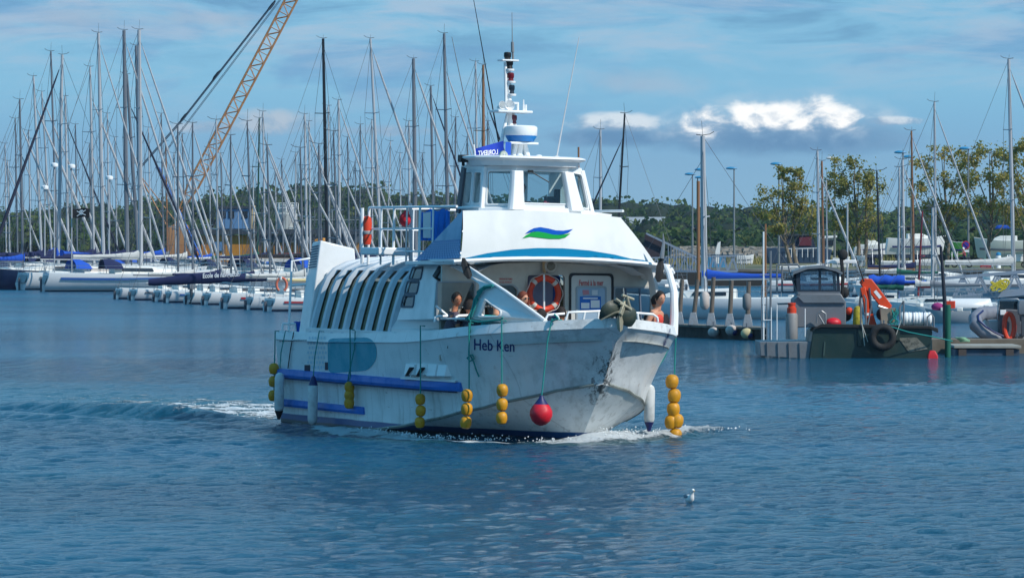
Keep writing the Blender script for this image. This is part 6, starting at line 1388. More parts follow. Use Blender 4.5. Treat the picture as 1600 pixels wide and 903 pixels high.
# crane
og = P(276, 398, DB-1); cr_ = thing('crawler_crane', 'orange lattice boom crane rising over the marina out of the frame', 'crane', og)
b0, b1 = P(281, 330, DB-1), P(476, -40, DB-1); ax_ = (b1-b0).normalized(); sd_ = V3((ax_.z, 0, -ax_.x)); ch_ = []
def cw_(u): return (.28+.85*min(1, u*9)) * (1 if u < .93 else 1)
q = MB(); NB = 30
for s1 in (-1, 1):
    for s2 in (-1, 1):
        q.tube([b0+(b1-b0)*u+sd_*s1*.5*cw_(u)*1.02+V3((0, s2*.5*cw_(u), 0)) for u in (0, .11, .3, .5, .75, 1)], .075, 5)
q.build('boom_chord', rust_c, cr_, origin=og); q = MB()
for i in range(NB):
    u0, u1 = i/NB, (i+1)/NB; p0, p1 = b0.lerp(b1, u0), b0.lerp(b1, u1); w0, w1 = cw_(u0)*.5, cw_(u1)*.5
    for s2 in (-1, 1):
        a, b_ = (1, -1) if i % 2 else (-1, 1); q.tube([p0+sd_*a*w0+V3((0, s2*w0, 0)), p1+sd_*b_*w1+V3((0, s2*w1, 0))], .042, 4); q.tube([p0+sd_*w0+V3((0, s2*w0, 0)), p0-sd_*w0+V3((0, s2*w0, 0))], .036, 4)
        q.tube([p0+sd_*s2*w0+V3((0, -w0*a, 0)), p1+sd_*s2*w1+V3((0, w1*a, 0))], .036, 4)
q.build('boom_lattice', rust_c, cr_, origin=og)
for nm, pix in (('slewing_deck', [(262, 400), (262, 384), (308, 384), (308, 400)]), ('machine_house', [(258, 384), (262, 356), (276, 348), (292, 352), (296, 384)])): prisms(pix, DB-2, 3, nm, rust_c, cr_, og, .05)
prisms([(296, 384), (296, 356), (308, 358), (310, 384)], DB-2.2, 1.6, 'cab', mat('cab_dark', (40, 50, 60), .3), cr_, og, .05)
q = MB(); gt = P(214, 268, DB-1)
q.tube([P(262, 356, DB-1), gt], .09, 6); q.tube([P(282, 356, DB-1), gt], .06, 6); q.build('gantry', rust_c, cr_, origin=og)
for k_, pa in enumerate((((430, 2), (286, 186), (214, 268)), ((444, -8), (252, 246)))):
    for o_ in (-.12, .12): q = MB(); q.tube([P(x, y, DB-1)+V3((0, o_*2, o_)) for x, y in pa], .055 if k_ == 0 else .03, 4); q.build('pendant_line', mat('pendant_grey', (78, 88, 100), .5), cr_, origin=og)
for x, y in ((424, 10), (338, 118), (287, 184)): q = MB(); d_ = (P(430, 2, DB)-P(286, 186, DB)).normalized(); a = P(x, y, DB-1); q.tube([a-d_*.7, a-d_*.3, a+d_*.3, a+d_*.7], [.05, .17, .17, .05], 6); q.build('tackle', black, cr_, origin=og)
t_ = thing('blue_boom', 'thin blue lattice boom slanting beside the tall masts', 'crane', P(300, 398, DB-8)); o2 = V3(t_.location); q = MB(); c0, c1 = P(247, 262, DB-8), P(308, 400, DB-8)
for s1 in (-1, 1):
    for s2 in (-1, 1): q.tube([c0+V3((s1*.15, s2*.15, 0)), c1+V3((s1*.35, s2*.35, 0))], .05, 4)
for i in range(16): u = i/16; q.tube([c0.lerp(c1, u)+V3(((1 if i % 2 else -1)*.25, -.25, 0)), c0.lerp(c1, u+1/16)+V3(((-1 if i % 2 else 1)*.25, -.25, 0))], .04, 4)
q.build('lattice', mat('crane_blue', (26, 92, 176), .5), t_, origin=o2)

# ================================================================== right side: boats behind the pontoon
o_, *_ = S(1098, 213, 225, 10, 1101, cover='blue', phi=172, fmt=furl_w, furl=False, label='white yacht with a bright blue sail cover behind the pontoon posts', LL=9.5, fr=1.0, group='yachts on the right side', boomf=1.0)
S(938, 203, 330, 5, 938, cover='white', phi=20, furl=False, label='yacht with a plain grey mast just right of the ferry\'s wheelhouse', group='yachts on the right side')
S(976, 178, 320, 4, 961, cover='navy', phi=160, furl=True, fmt=furl_n, mmt=mast_b, label='yacht with a dark leaning mast and dark sloping stay behind the ferry\'s bow', group='yachts on the right side')
for px, py, D, th, bs, cv, mm_, fu, phi, lb_ in (
    (1277, 236, 330, 5, 1280, 'white', alu, 1, 15, 'yacht with a grey mast directly left of a wooden mast, by the leaning quay trees'),
    (1284, 252, 345, 4.5, 1287, 'grey', mast_w, 0, 15, 'yacht with a wooden mast directly right of a grey one'),
    (1291, 282, 350, 3, 1293, 'white', alu, 0, 15, 'yacht with a short mast just right of the wooden mast'),
    (1370, 268, 250, 3.5, 1376, 'blue', mast_b, 0, 175, 'small boat with a thin black mast right of the full olive tree'),
    (1405, 262, 300, 3.5, 1404, 'green', alu, 0, 170, 'boat with a green boom cover behind the orange crane'),
    (1410, 250, 310, 6, 1412, 'white', alu, 1, 10, 'yacht with a stout grey mast left of the orange deck crane\'s tip'),
    (1424, 205, 320, 4, 1428, 'navy', mast_w, 1, 12, 'yacht with a brownish mast and white furled jib sloping right'),
    (1460, 160, 330, 4.5, 1462, 'white', alu, 1, 8, 'tall grey masted yacht in front of the first thin yellow tree'),
    (1576, 93, 300, 6.5, 1584, 'white', alu, 1, 8, 'tallest yacht on the right, its mast by the picture\'s right edge'),
    (1457, 325, 235, 5, 1457, 'grey', alu, 0, 170, 'small boat with a short pale mast behind the dark pole'),
    (1441, 330, 238, 3.5, 1434, 'white', mat('mast_red', (120, 30, 40), .5), 0, 170, 'small boat with a dark red mast')):
    S(px, py, D, th, bs, cover=cv, phi=phi, furl=bool(fu), mmt=mm_, label=lb_, group='yachts on the right side', LL=None if D > 260 else 6.2, fr=None if D > 260 else .6)
for px, y0, y1, D, r_, mt_, lb_ in ((904, 230, 330, 335, .07, mast_w, 'thin brown pole beside the ferry\'s wheelhouse roof'), (918, 304, 360, 340, .10, mast_w, 'short brown post right of the ferry\'s wheelhouse'), (1091, 283, 440, 300, .11, mast_w, 'tall wooden post directly left of the stout grey mast'),
    (1196, 350, 470, 260, .06, mast_w, 'slim brown pole left of the workboat'), (1324, 320, 440, 250, .05, alu, 'thin pale pole behind the workboat\'s cabin')):
    a = P(px, y1, D); o = MB().tube([a, P(px, y0, D)], r_, 8).build('pole', mt_, None, origin=a); tag(o, lb_, 'pole')

# ------------------------------------------------------------------ pontoon with leaning posts and round fenders
og = P(1125, 512, 181); t_ = thing('pontoon', 'low concrete pontoon with a wet dark side running behind the ferry\'s bow', 'pontoon', (og.x, 181, 0)); og = V3(t_.location)
x0, x1 = P(1050, 500, 186).x, P(1196, 500, 178).x; q = MB()
q.hexa([V3((x0, 184.5, -.3)), V3((x1, 177.3, -.3)), V3((x1, 180.3, -.3)), V3((x0, 187.5, -.3))], [V3((x0, 184.5, .42)), V3((x1, 177.3, .42)), V3((x1, 180.3, .42)), V3((x0, 187.5, .42))]); q.build('float', mat('pontoon_side', (66, 62, 56), .9, dirt=.6, dcol=(34, 34, 30), scale=2), t_, origin=og)
q = MB(); q.hexa([V3((x0, 184.3, .42)), V3((x1, 177.1, .42)), V3((x1, 180.4, .42)), V3((x0, 187.6, .42))], [V3((x0, 184.3, .50)), V3((x1, 177.1, .50)), V3((x1, 180.4, .50)), V3((x0, 187.6, .50))]); q.build('deck', concrete, t_, origin=og)
def pf(px): return 184.4-(px-1050)/146*7.2
pl = ('first wooden mooring post from the ferry\'s bow', 'second wooden mooring post, between the first and the white fender', 'wooden mooring post right of the hanging white fender', 'wooden mooring post over the white and navy ball fender', 'wooden mooring post with a grey fender lashed to it')
for i, (pt, pb, yt) in enumerate(((1066, 1061, 437), (1090, 1083, 437), (1115, 1111, 433), (1143, 1140, 438), (1170, 1168, 440))):
    D = pf(pb)+.25; a, b_ = P(pb, 512, D), P(pt, yt, D); a.z = .5; t_ = thing('mooring_post', pl[i], 'post', a, group='leaning wooden mooring posts on the pontoon')
    q = MB(); q.tube([a, a.lerp(b_, .5), b_], [.10, .09, .085], 10); q.build('timber', wood, t_, origin=a); q = MB(); q.loft([[a+V3((sx*w, sy*w, z)) for sx, sy in ((-1, -1), (1, -1), (1, 1), (-1, 1))] for w, z in ((.20, 0), (.19, .08), (.11, .5))], sm=False); q.build('foot', galv, t_, origin=a, bevel=.01)
def fend(px, y0, y1, D, r_, label, mt_, nav=None):
    a, b_ = P(px, y1, D), P(px, y0, D); H_ = b_.z-a.z; t_ = thing('hanging_fender', label, 'fender', a, group='fenders hung at the pontoon'); q = MB(); q.lathe([(.02, 0), (r_*.6, H_*.04), (r_, H_*.2), (r_, H_*.8), (r_*.6, H_*.96), (.02, H_)], 16); q.build('tube', mt_, t_); q = MB(); q.tube([(0, 0, H_-.02), (0, 0, H_+.5)], .015, 5); q.build('line', wire, t_)
fw = mat('old_fender', (196, 186, 178), .6, dirt=.5, dcol=(120, 100, 96), scale=3)
fend(1101, 455, 484, 181.2, .19, 'weathered white fender hanging between the second and third mooring posts', fw); fend(1167, 458, 485, 177.9, .17, 'dull grey fender lashed to the rightmost mooring post', mat('grey_fender', (128, 124, 122), .7, dirt=.4))
for i, (px, py, rr_, nv, lb_) in enumerate(((1115, 519, .20, 0, 'plain pale ball fender at the waterline of the pontoon'), (1143, 516, .21, 1, 'white and navy ball fender, middle of the three at the pontoon'), (1167, 521, .21, 2, 'yellowish ball fender with a navy underside beside the workboat'))):
    D = pf(px)-.35; c_ = P(px, py, D); t_ = thing('ball_fender', lb_, 'fender', c_, group='ball fenders at the pontoon'); q = MB(); q.ball((0, 0, 0), (rr_*1.15, rr_, rr_), 16, 12); q.build('ball', mat('ball_yellowish', (200, 186, 140), .6, dirt=.3) if nv == 2 else fw, t_)
    q = MB(); q.tube([(0, 0, rr_*.9), (0, .2, .45-c_.z+.2)], .03, 6); q.build('neck', wire, t_)
    if nv: q = MB(); q.ball((rr_*.55, -.07, -rr_*.35), (rr_*.62, rr_*.7, rr_*.6), 12, 8); q.build('navy_end', navy_r, t_)

# ------------------------------------------------------------------ the workboat with the orange crane
D0 = 152.0; og = P(1320, 560, D0); og.z = 0; wb = thing('workboat', 'green and bare aluminium workboat with a wheelhouse, moored beside the floating dock', 'workboat', og)
alum = mat('bare_aluminium', (128, 132, 136), .45, .3, dirt=.4, dcol=(84, 88, 92), scale=1.5); wgreen = mat('workboat_green', (26, 50, 46), .45, dirt=.5, dcol=(56, 66, 60), scale=2, stretch=(1, 1, .5)); alug = mat('cabin_grey', (116, 120, 126), .55, .1, dirt=.25, scale=1)
def wq(pix, dep, nm, mt, D=D0, bevel=0, par=None): return prisms(pix, D, dep, nm, mt, par or wb, og, bevel)
wq([(1187, 534), (1284, 534), (1296, 561), (1284, 563), (1188, 556)], 3.0, 'aft_platform', alum, D0+.1, .02)
for x in range(1198, 1285, 17): wq([(x, 535), (x+2, 535), (x+3, 560), (x+1, 560)], .06, 'frame_rib', alum, D0+.05)
wq([(1270, 517), (1284, 508), (1455, 510), (1457, 520), (1452, 562), (1440, 566), (1270, 566), (1264, 561)], 3.2, 'hull', wgreen, D0, .03)
wq([(1268, 515), (1284, 506), (1452, 509), (1466, 513), (1466, 520), (1452, 514), (1284, 512)], .12, 'gunwale_rubber', rubber, D0-.12, .02)
wq([(1266, 562), (1452, 562), (1449, 572), (1266, 572)], 3.0, 'bottom', mat('dark_antifoul', (16, 20, 24), .7), D0+.03)
for pix in ([(1340, 512), (1347, 512), (1347, 541), (1340, 541)], [(1400, 512), (1406, 512), (1406, 532), (1400, 532)]): wq(pix, .1, 'hull_stiffener', wgreen, D0-.06, .01)
wq([(1404, 528), (1432, 527), (1450, 545), (1420, 550)], .02, 'worn_patch', mat('worn_paint', (132, 130, 118), .8, dirt=.9, dcol=(34, 44, 42), scale=7), D0-.02)
wq([(1288, 534), (1290, 534), (1288, 556), (1286, 556)], .05, 'weld_seam', mat('seam', (60, 84, 78), .6), D0-.03)
# cabin
q = MB(); f0 = [P(x, y, D0+.5) for x, y in ((1241, 512), (1241, 468), (1252, 459), (1314, 459), (1322, 472), (1322, 510))]; q.add(f0+[p+V3((0, 2.0, 0)) for p in f0], [(0, 1, 2, 3, 4, 5), (11, 10, 9, 8, 7, 6)]+[(i, (i+1) % 6, 6+(i+1) % 6, 6+i) for i in range(6)]); cb = q.build('cabin', alug, wb, origin=og, bevel=.03)
wq([(1244, 461), (1312, 461), (1322, 473), (1256, 473)], .05, 'cabin_slope', alum, D0+.42, 0, cb)
wfr = mat('window_frame_dark', (36, 46, 60), .5); qo = [(1245, 456), (1244, 425), (1262, 419), (1290, 418), (1311, 424), (1313, 456)]
def wF(u, v, w): return P(u, v, D0+.6)+V3((0, -w, 0))
h1 = round_poly([(1251, 454), (1250, 427), (1264, 422.5), (1279, 422), (1279, 454)], 2); h2 = round_poly([(1283, 454), (1283, 422), (1296, 423.5), (1307, 427.5), (1308, 454)], 2)
q = MB(); q.plate(qo, [h1, h2], .06, wF); wf = q.build('wheelhouse_frame', wfr, wb, origin=og)
q = MB(); q.plate(qo, [round_poly([(1250, 454), (1250, 426), (1306, 425), (1308, 454)], 2)], .06, lambda u, v, w: wF(u, v, w)+V3((0, 1.7, 0))); q.build('wheelhouse_frame', wfr, wb, origin=og)
for hl in (h1, h2): q = MB(); q.plate(hl, [], .01, lambda u, v, w: wF(u, v, w-.03)); q.build('window', glass('workboat_glass', (206, 220, 230), .10), wf, origin=og)
q = MB(); q.plate([(1250, 454), (1250, 427), (1306, 426), (1308, 454)], [], .01, lambda u, v, w: wF(u, v, w)+V3((0, 1.66, 0))); q.build('window', MATS['workboat_glass'], wf, origin=og)
rf = [(1238, 431), (1240, 424), (1262, 416.5), (1285, 415), (1306, 419), (1317, 426), (1316, 429), (1306, 424), (1285, 419), (1262, 420.5), (1242, 428)]
wq(rf, 2.2, 'wheelhouse_roof', alum, D0+.45, .0)
wq([(1247, 456), (1313, 456), (1313, 460), (1247, 460)], 1.9, 'sill', alug, D0+.55)
# rails, ladder and mast on the left
q = MB()
def ln(q, pts, r, D=D0+.2): q.tube([P(x, y, D if len(p_) == 2 else p_[2]) for p_ in pts for x, y in (p_[:2],)], r, 6)
def rails(segs, nm, mt, r=.022, D=D0+.2):
    q = MB()
    for sg in segs: q.tube([P(p[0], p[1], D) for p in sg], r, 6)
    return q.build(nm, mt, wb, origin=og)
rails([[(1193, 531), (1193, 362)]], 'aft_mast', whitec, .028); rails([[(1204, 531), (1204, 392)]], 'aft_mast', alum, .035); rails([[(1187, 430), (1203, 430)]], 'crosspiece', alum)
rails([[(1190, 531), (1190, 445)], [(1198, 531), (1198, 445)]]+[[(1190, y), (1198, y)] for y in range(452, 530, 12)], 'ladder', alum, .018)
rails([[(1205, 480), (1205, 531)], [(1214, 475), (1214, 531)], [(1258, 482), (1258, 530)], [(1193, 500), (1206, 500)]], 'stanchion', whitec, .016, D0+.15)
rails([[(1214, 455), (1214, 414), (1246, 413), (1250, 418)], [(1222, 456), (1222, 416)], [(1222, 437), (1246, 437)], [(1232, 416), (1246, 462)], [(1214, 475), (1244, 474)]], 'gantry', alum, .035, D0+1.5)
rails([[(1276, 505), (1277, 490), (1284, 486), (1290, 490), (1290, 512)], [(1279, 492), (1288, 507)]], 'hose_reel', alum, .03, D0+.25)
rails([[(1316, 462), (1317, 428), (1314, 400), (1318, 395)]], 'exhaust_post', rubber, .06, D0+.8)
q = MB(); q.ball(P(1317, 398, D0+.8), (.17, .1, .19), 14, 10); q.build('radar_reflector', rubber, wb, origin=og); q = MB(); q.box(P(1314, 409, D0+1.2), (1.0, .3, .12)); q.build('roof_box', whitec, wb, origin=og, bevel=.02)
q = MB(); q.ball(P(1320, 457, D0+.9), (.14, .14, .19), 12, 8); q.build('horn_cover', rubber, wb, origin=og)
for sg_ in ([(1345, 512), (1345, 466), (1350, 461), (1353, 468), (1353, 512)], [(1355, 512), (1362, 475)], [(1448, 512), (1449, 495), (1455, 490), (1459, 496), (1459, 514)], [(1406, 500), (1406, 480), (1412, 470), (1412, 512)]): rails([sg_], 'bow_rail', alum, .03, D0-.02)
rails([[(1346, 505), (1356, 534)], [(1347, 508), (1351, 540)], [(1408, 500), (1397, 532)]], 'fender_line', mat('pale_rope', (190, 190, 180), .9), .015, D0-.16)
# things aboard
a = P(1237, 530, D0+.3); t_ = thing('gas_bottle', 'tall grey cylinder with an orange cap standing on the workboat\'s aft platform', 'cylinder', a); q = MB(); q.lathe([(.02, 0), (.19, 0), (.20, .04), (.20, .80), (.17, .86), (.02, .88)], 20); q.build('body', mat('bottle_grey', (140, 138, 136), .5, dirt=.3, scale=4), t_); q = MB(); q.lathe([(.155, .84), (.155, 1.04), (.12, 1.05), (.12, 1.14), (.135, 1.15), (.135, 1.20), (.02, 1.21)], 16); q.build('cap', orange, t_)
a = P(1302, 510, D0+.4); t_ = tag(MB().ball(V3((0, 0, .12)), (.27, .22, .17), 16, 10).build('float', red_f), 'pinkish red float lying on the workboat\'s deck below the cabin', 'float'); t_.location = a
a = P(1379, 527, D0-.28); t_ = thing('tyre_fender', 'big black tyre hung on the workboat\'s green side', 'tyre', a); q = MB(); q.tube([V3((.335*math.cos(b_), 0, .335*math.sin(b_))) for b_ in (2*math.pi*i/30 for i in range(30))], .125, 12, closed=True); q.build('tyre', rubber, t_); q = MB(); q.tube([(-.04, .05, .4), (-.05, .15, .55)], .03, 5); q.tube([(.04, .05, .4), (.05, .15, .55)], .03, 5); q.build('chain', wire, t_)
# raft canister
a = P(1431, 498, D0+.5); t_ = thing('liferaft_canister', 'white ribbed liferaft canister in a cradle at the workboat\'s bow', 'liferaft', a); rX = Matrix.Rotation(R(90), 3, 'Y')
q = MB(); prof = [(.02, -.52), (.17, -.52), (.205, -.48)]
for i in range(9): z = -.44+i*.11; prof += [(.21, z-.035), (.222, z-.02), (.222, z+.02), (.21, z+.035)]
prof += [(.205, .48), (.17, .52), (.02, .52)]; q.lathe(prof, 20, (0, 0, 0), rX); q.build('canister', whitec, t_, ang=30)
for x in (-.42, -.1, .25): q = MB(); q.tube([V3((x, .235*math.cos(b_), .235*math.sin(b_))) for b_ in (2*math.pi*i/20 for i in range(20))], .012, 5, closed=True); q.build('strap', mat('strap_blue', (60, 80, 110), .7), t_)
q = MB(); q.box((0, -.1, -.26), (1.15, .04, .05)); q.box((0, .15, -.26), (1.15, .04, .05)); 
for x in (-.5, 0, .5): q.tube([(x, -.13, -.05), (x, -.12, -.27)], .02, 5)
q.box((0, .02, -.27), (.06, .34, .04)); q.build('cradle', alum, t_)
# orange crane
og2 = P(1367, 510, D0+.9); kr = thing('deck_crane', 'orange folding deck crane on the workboat', 'crane', og2); co = mat('crane_bright', (226, 72, 22), .45, dirt=.25, dcol=(140, 60, 30), scale=4)
def kp(x, y, d=0): return P(x, y, D0+.9+d)
for nm, pix, d, dep in (('column', [(1354, 513), (1350, 480), (1346, 450), (1354, 444), (1360, 452), (1362, 482), (1370, 508), (1368, 513)], 0, .3), ('main_boom', [(1343, 441), (1348, 435), (1362, 436), (1370, 446), (1394, 478), (1390, 483), (1378, 482), (1358, 456), (1350, 452)], -.15, .26), ('inner_boom', [(1344, 450), (1352, 448), (1357, 470), (1358, 496), (1352, 498), (1350, 475)], -.3, .14)):
    q = MB(); f0 = [kp(x, y, d) for x, y in pix]; n = len(f0); q.add(f0+[p+V3((0, dep, 0)) for p in f0], [tuple(range(n)), tuple(n+i for i in reversed(range(n)))]+[(i, (i+1) % n, n+(i+1) % n, n+i) for i in range(n)]); q.build(nm, co, kr, origin=og2, bevel=.02)
q = MB(); q.add([kp(1365, 456, -.16), kp(1369, 453, -.16), kp(1378, 464, -.16), kp(1374, 467, -.16)], [(0, 1, 2, 3)]); q.build('white_label', whitec, kr, origin=og2)
q = MB(); q.add([kp(1351, 489, -.32), kp(1358, 489, -.32), kp(1358, 493, -.32), kp(1352, 493, -.32)], [(0, 1, 2, 3)]); q.build('white_label', whitec, kr, origin=og2)
for a, b_ in (((1358, 450), (1362, 490)), ((1372, 478), (1390, 484)), ((1346, 450), (1343, 480))): q = MB(); q.tube([kp(*a, -.25), kp(*b_, -.1)], .045, 8); q.build('ram', steel, kr, origin=og2)
q = MB(); q.tube([kp(1350, 440, -.2), kp(1341, 414, -.2), kp(1337, 400, -.2)], [.03, .022, .012], 6); q.build('hose', rubber, kr, origin=og2)
for (x, y, r_, mt_, lb_) in ((1322, 487, .20, rubber, 'dark heap of rope and net on the workboat\'s deck'), (1377, 487, .17, mat('maroon_bin', (60, 34, 40), .8), 'dark maroon bin behind the orange crane')):
    o = MB().ball((0, 0, 0), (r_, r_, r_*1.2), 10, 8).build('gear_bag', mt_); o.location = P(x, y+4, D0+1.2); tag(o, lb_, 'bag')
o = MB().ball((0, 0, 0), (.12, .12, .13), 12, 8).build('float', orange); o.location = P(1327, 486, D0+.8); tag(o, 'small orange float among the dark gear on the workboat', 'float')
o = MB().lathe([(.02, 0), (.15, 0), (.16, .1), (.14, .5), (.10, .62), (.02, .66)], 12).build('sack', mat('yellow_sack', (182, 164, 40), .8, dirt=.6, dcol=(70, 84, 40), scale=8)); o.location = P(1340, 509, D0+.7); tag(o, 'yellowish green sack standing beside the orange crane', 'sack')
o = MB().loft([[V3((x*w, y*w, z)) for x, y in ((-.26, -.2), (.26, -.2), (.26, .2), (-.26, .2))] for w, z in ((.8, 0), (1, .5), (1.04, .52), (.94, .5))], sm=False).build('tub', mat('tan_tub', (176, 158, 138), .7, dirt=.3)); o.location = P(1387, 506, D0+.6); tag(o, 'tan plastic tub under the tip of the orange crane', 'tub')
r3 = random.Random(3); q = MB()
for i in range(4): q.tube([P(1396+r3.uniform(-6, 9), 484+k*6+r3.uniform(-2, 2), D0+.35) for k in range(5)], .025, 5)
o = q.build('rope_bundle', rope_t, None, origin=P(1400, 500, D0+.35)); tag(o, 'bundle of teal rope hanging between the tan tub and the liferaft', 'rope')
o = MB().tube([P(1384, 508, D0-.2), P(1420, 519, D0-.5), P(1462, 527, D0-.2), P(1488, 533, D0+1)], .022, 6).build('mooring_rope', rope_t, None, origin=P(1384, 508, D0-.2)); tag(o, 'teal mooring rope stretched from the workboat to the green pile', 'rope')
# ------------------------------------------------------------------ floating dock, green pile, dark pole, inflatable
og = P(1530, 545, 156); og.z = 0; dk = thing('floating_dock', 'low floating dock with a flat concrete top and steel blue front, bottom right', 'dock', og); F0 = 155.2
zt = EYE+(HOR-541)/F_PX*F0
xa, xb = P(1492, 540, F0).x, P(1594, 540, F0).x; q = MB(); q.box(((xa+xb)/2, F0+1.4, (zt-.3)/2-.06), (xb-xa-.04, 2.7, zt+.3-.09)); q.build('float', mat('dock_front', (58, 84, 108), .6, dirt=.5, dcol=(50, 44, 40), scale=1.2), dk, origin=og)
q = MB(); q.box(((xa+xb)/2, F0+1.4, zt-.02), (xb-xa+.06, 2.9, .09)); q.build('rim', mat('dock_rim', (158, 156, 146), .7, dirt=.3), dk, origin=og, bevel=.01)
xc = P(1452, 530, F0+4).x; xd = P(1620, 530, F0+4).x; q = MB(); q.box(((xc+xd)/2, F0+4.6, .05), (xd-xc, 3.3, .85)); q.build('rear_deck', mat('dock_tan', (122, 112, 98), .9, dirt=.5, dcol=(80, 72, 62), scale=1.2), dk, origin=og)
for x in (1504, 1578): q = MB(); a = P(x, 552, F0-.02); q.box((a.x, F0+.0, (zt-.3)/2-.03), (.26, .05, zt+.22-.06)); q.build('rust_panel', mat('rust_brown', (78, 70, 66), .8), dk, origin=og)
a = P(1481, 562, 153.4); a.z = -.4; b_ = P(1481, 476, 153.4); o = MB().tube([a, b_], .10, 14).build('mooring_pile', mat('pile_green', (18, 96, 78), .6, dirt=.35, dcol=(20, 60, 52), scale=2, stretch=(1, 1, .3)), None, origin=a); tag(o, 'thick green mooring pile standing in the water between workboat and dock', 'pile')
a = P(1477, 540, 160); b_ = P(1470, 385, 160); t_ = thing('mooring_pole', 'tall thin dark pole leaning behind the green pile', 'pole', a); q = MB(); q.tube([a, P(1476, 470, 160), b_], [.08, .07, .05], 8); q.build('pole', mat('dark_navy_pole', (28, 34, 48), .6), t_, origin=a)
a = P(1456, 563, 151.6); a.z = -.1; o = MB().loft([[V3((x*w, y*w, z)) for x, y in ((-.15, -.12), (.2, -.12), (.2, .12), (-.15, .12))] for w, z in ((1, 0), (.95, .2), (.5, .36))], sm=False).build('red_marker', mat('marker_red', (196, 24, 36), .5), bevel=.03); o.location = a; tag(o, 'small red marker at the waterline of the workboat\'s bow', 'marker')
r3 = random.Random(6); q = MB()
for i in range(5): c_ = P(1505+r3.uniform(-4, 4), 533-i*1.3, 156.5); q.tube([c_+V3((.16*math.cos(b_), .16*math.sin(b_), .01*math.sin(3*b_))) for b_ in (2*math.pi*j/14 for j in range(14))], .022, 5, closed=True)
o = q.build('rope_coil', mat('pale_green_rope', (120, 160, 130), .9), None, origin=P(1505, 533, 156.5)); tag(o, 'coil of pale green rope on the floating dock', 'rope')
# inflatable
DR = 160.; og = P(1560, 520, DR); rb = thing('inflatable_boat', 'grey inflatable boat with a console resting on the dock at the right edge', 'inflatable boat', og); tg = mat('hypalon_grey', (124, 128, 138), .6, dirt=.35, dcol=(70, 74, 92), scale=3)
for k_, pth in enumerate(([(1574, 532, 0), (1556, 528, 0), (1538, 520, .1), (1525, 508, .3), (1524, 498, .7), (1533, 490, 1.2), (1550, 488, 1.9), (1575, 490, 2.2), (1610, 496, 2.3)], )):
    q = MB(); q.tube([P(x, y, DR+d) for x, y, d in pth], [.04, .17, .23, .25, .25, .24, .23, .23, .23], 14); q.build('tube', tg, rb, origin=og)
q = MB(); q.tube([P(x, y-5.5, DR+d-.22) for x, y, d in ((1568, 531, 0), (1553, 524, 0), (1540, 516, .1), (1529, 506, .3), (1528, 498, .6), (1536, 491, 1.0))], .035, 6); q.build('rubbing_band', navy_r, rb, origin=og)
q = MB(); pris(q, [(1560, 532), (1545, 520), (1545, 500), (1600, 500), (1602, 532)], DR+.35, 1.5); q.build('hull', hull_g, rb, origin=og, bevel=.05)
q = MB(); pris(q, [(1560, 528), (1560, 488), (1572, 482), (1594, 484), (1600, 528)], DR+.2, .7); q.build('console', mat('console_grey', (92, 96, 104), .5, dirt=.3), rb, origin=og, bevel=.05)
q = MB(); q.tube([P(x, y, DR+.2) for x, y in ((1559, 500), (1560, 470), (1564, 467), (1590, 467), (1594, 471), (1596, 500))], .03, 8); q.build('screen_frame', steel, rb, origin=og); q = MB(); pris(q, [(1561, 490), (1562, 470), (1592, 470), (1594, 490)], DR+.22, .012); q.build('windscreen', glass('smoked_glass', (120, 124, 128), .1), rb, origin=og)
q = MB(); pris(q, [(1563, 484), (1572, 484), (1572, 492), (1563, 492)], DR+.05, .1); q.build('instrument_box', whitec, rb, origin=og, bevel=.01)
c_ = P(1577, 510, DR-.05); t_ = thing('rope_ring', 'orange lifebuoy hung upright on the grey inflatable boat', 'lifebuoy', c_)
q = MB(); q.tube([V3((.17*math.cos(b_), .05*math.sin(b_), .44*math.sin(b_))) for b_ in (2*math.pi*i/28 for i in range(28))], .085, 10, closed=True); q.build('ring', orange, t_)
outboard(P(1598, 508, DR-.3), 1.0, 'navy grey outboard motor cut by the picture\'s right edge')
# ------------------------------------------------------------------ small boats between workboat and dock
def dinghy(px, py, D, Lpx, label, hm_, rz=0, cov_=None, flip=False, deck_=None):
    sc = F_PX/D; L = Lpx/sc; a = P(px, py, D); a.z = 0 if not flip else a.z; t_ = thing('dinghy', label, 'dinghy', a, R(rz), 'small boats behind the floating dock'); rg = hull_mesh(L, L*.42, .55); q = MB(); sg = -1 if flip else 1
    for s in (-1, 1): q.loft([[V3((x, y*s, z*sg+(.5 if flip else 0))) for x, y, z in r0] for r0 in rg], cap=False, wrap=False)
    q.add([V3((x, -y, z*sg+(.5 if flip else 0))) for x, y, z in rg[0]]+[V3((x, y, z*sg+(.5 if flip else 0))) for x, y, z in reversed(rg[0])], [tuple(range(10))]); q.build('hull', hm_, t_)
    if not flip:
        q = MB(); q.loft([[V3((r0[4][0], -r0[4][1]*.9, .5)), V3((r0[4][0], 0, .56)), V3((r0[4][0], r0[4][1]*.9, .5))] for r0 in rg], cap=False, wrap=False); q.build('foredeck', deck_ or deckw, t_, recalc=False)
        for x in (-.3, .05): q = MB(); q.box((x*L, 0, .64), (.25, L*.3, .16)); q.build('thwart', deck_ or deckw, t_, bevel=.02)
    return t_, L
dinghy(1440, 494, 228, 62, 'small white dinghy with a dark sheer behind the liferaft canister', hull_w, 160)
t_, L_ = dinghy(1478, 505, 214, 72, 'small pale blue grey boat with an orange red patch beyond the green pile', hull_g, 172); q = MB(); q.box((-.10*L_, -.05, .85), (.42, .5, .34)); q.build('orange_seat', orange, t_, bevel=.02); q = MB(); q.ball((.18*L_, 0, .75), (.3, .2, .2), 10, 7); q.build('cloth_heap', mat('magenta_cloth', (150, 40, 110), .8, bump=.6), t_)
t_, _l = dinghy(1522, 480, 222, 56, 'upturned white dinghy on the pontoon in front of the gangway', hull_w, 8, flip=True); t_.scale = (1.25, 1, .5)
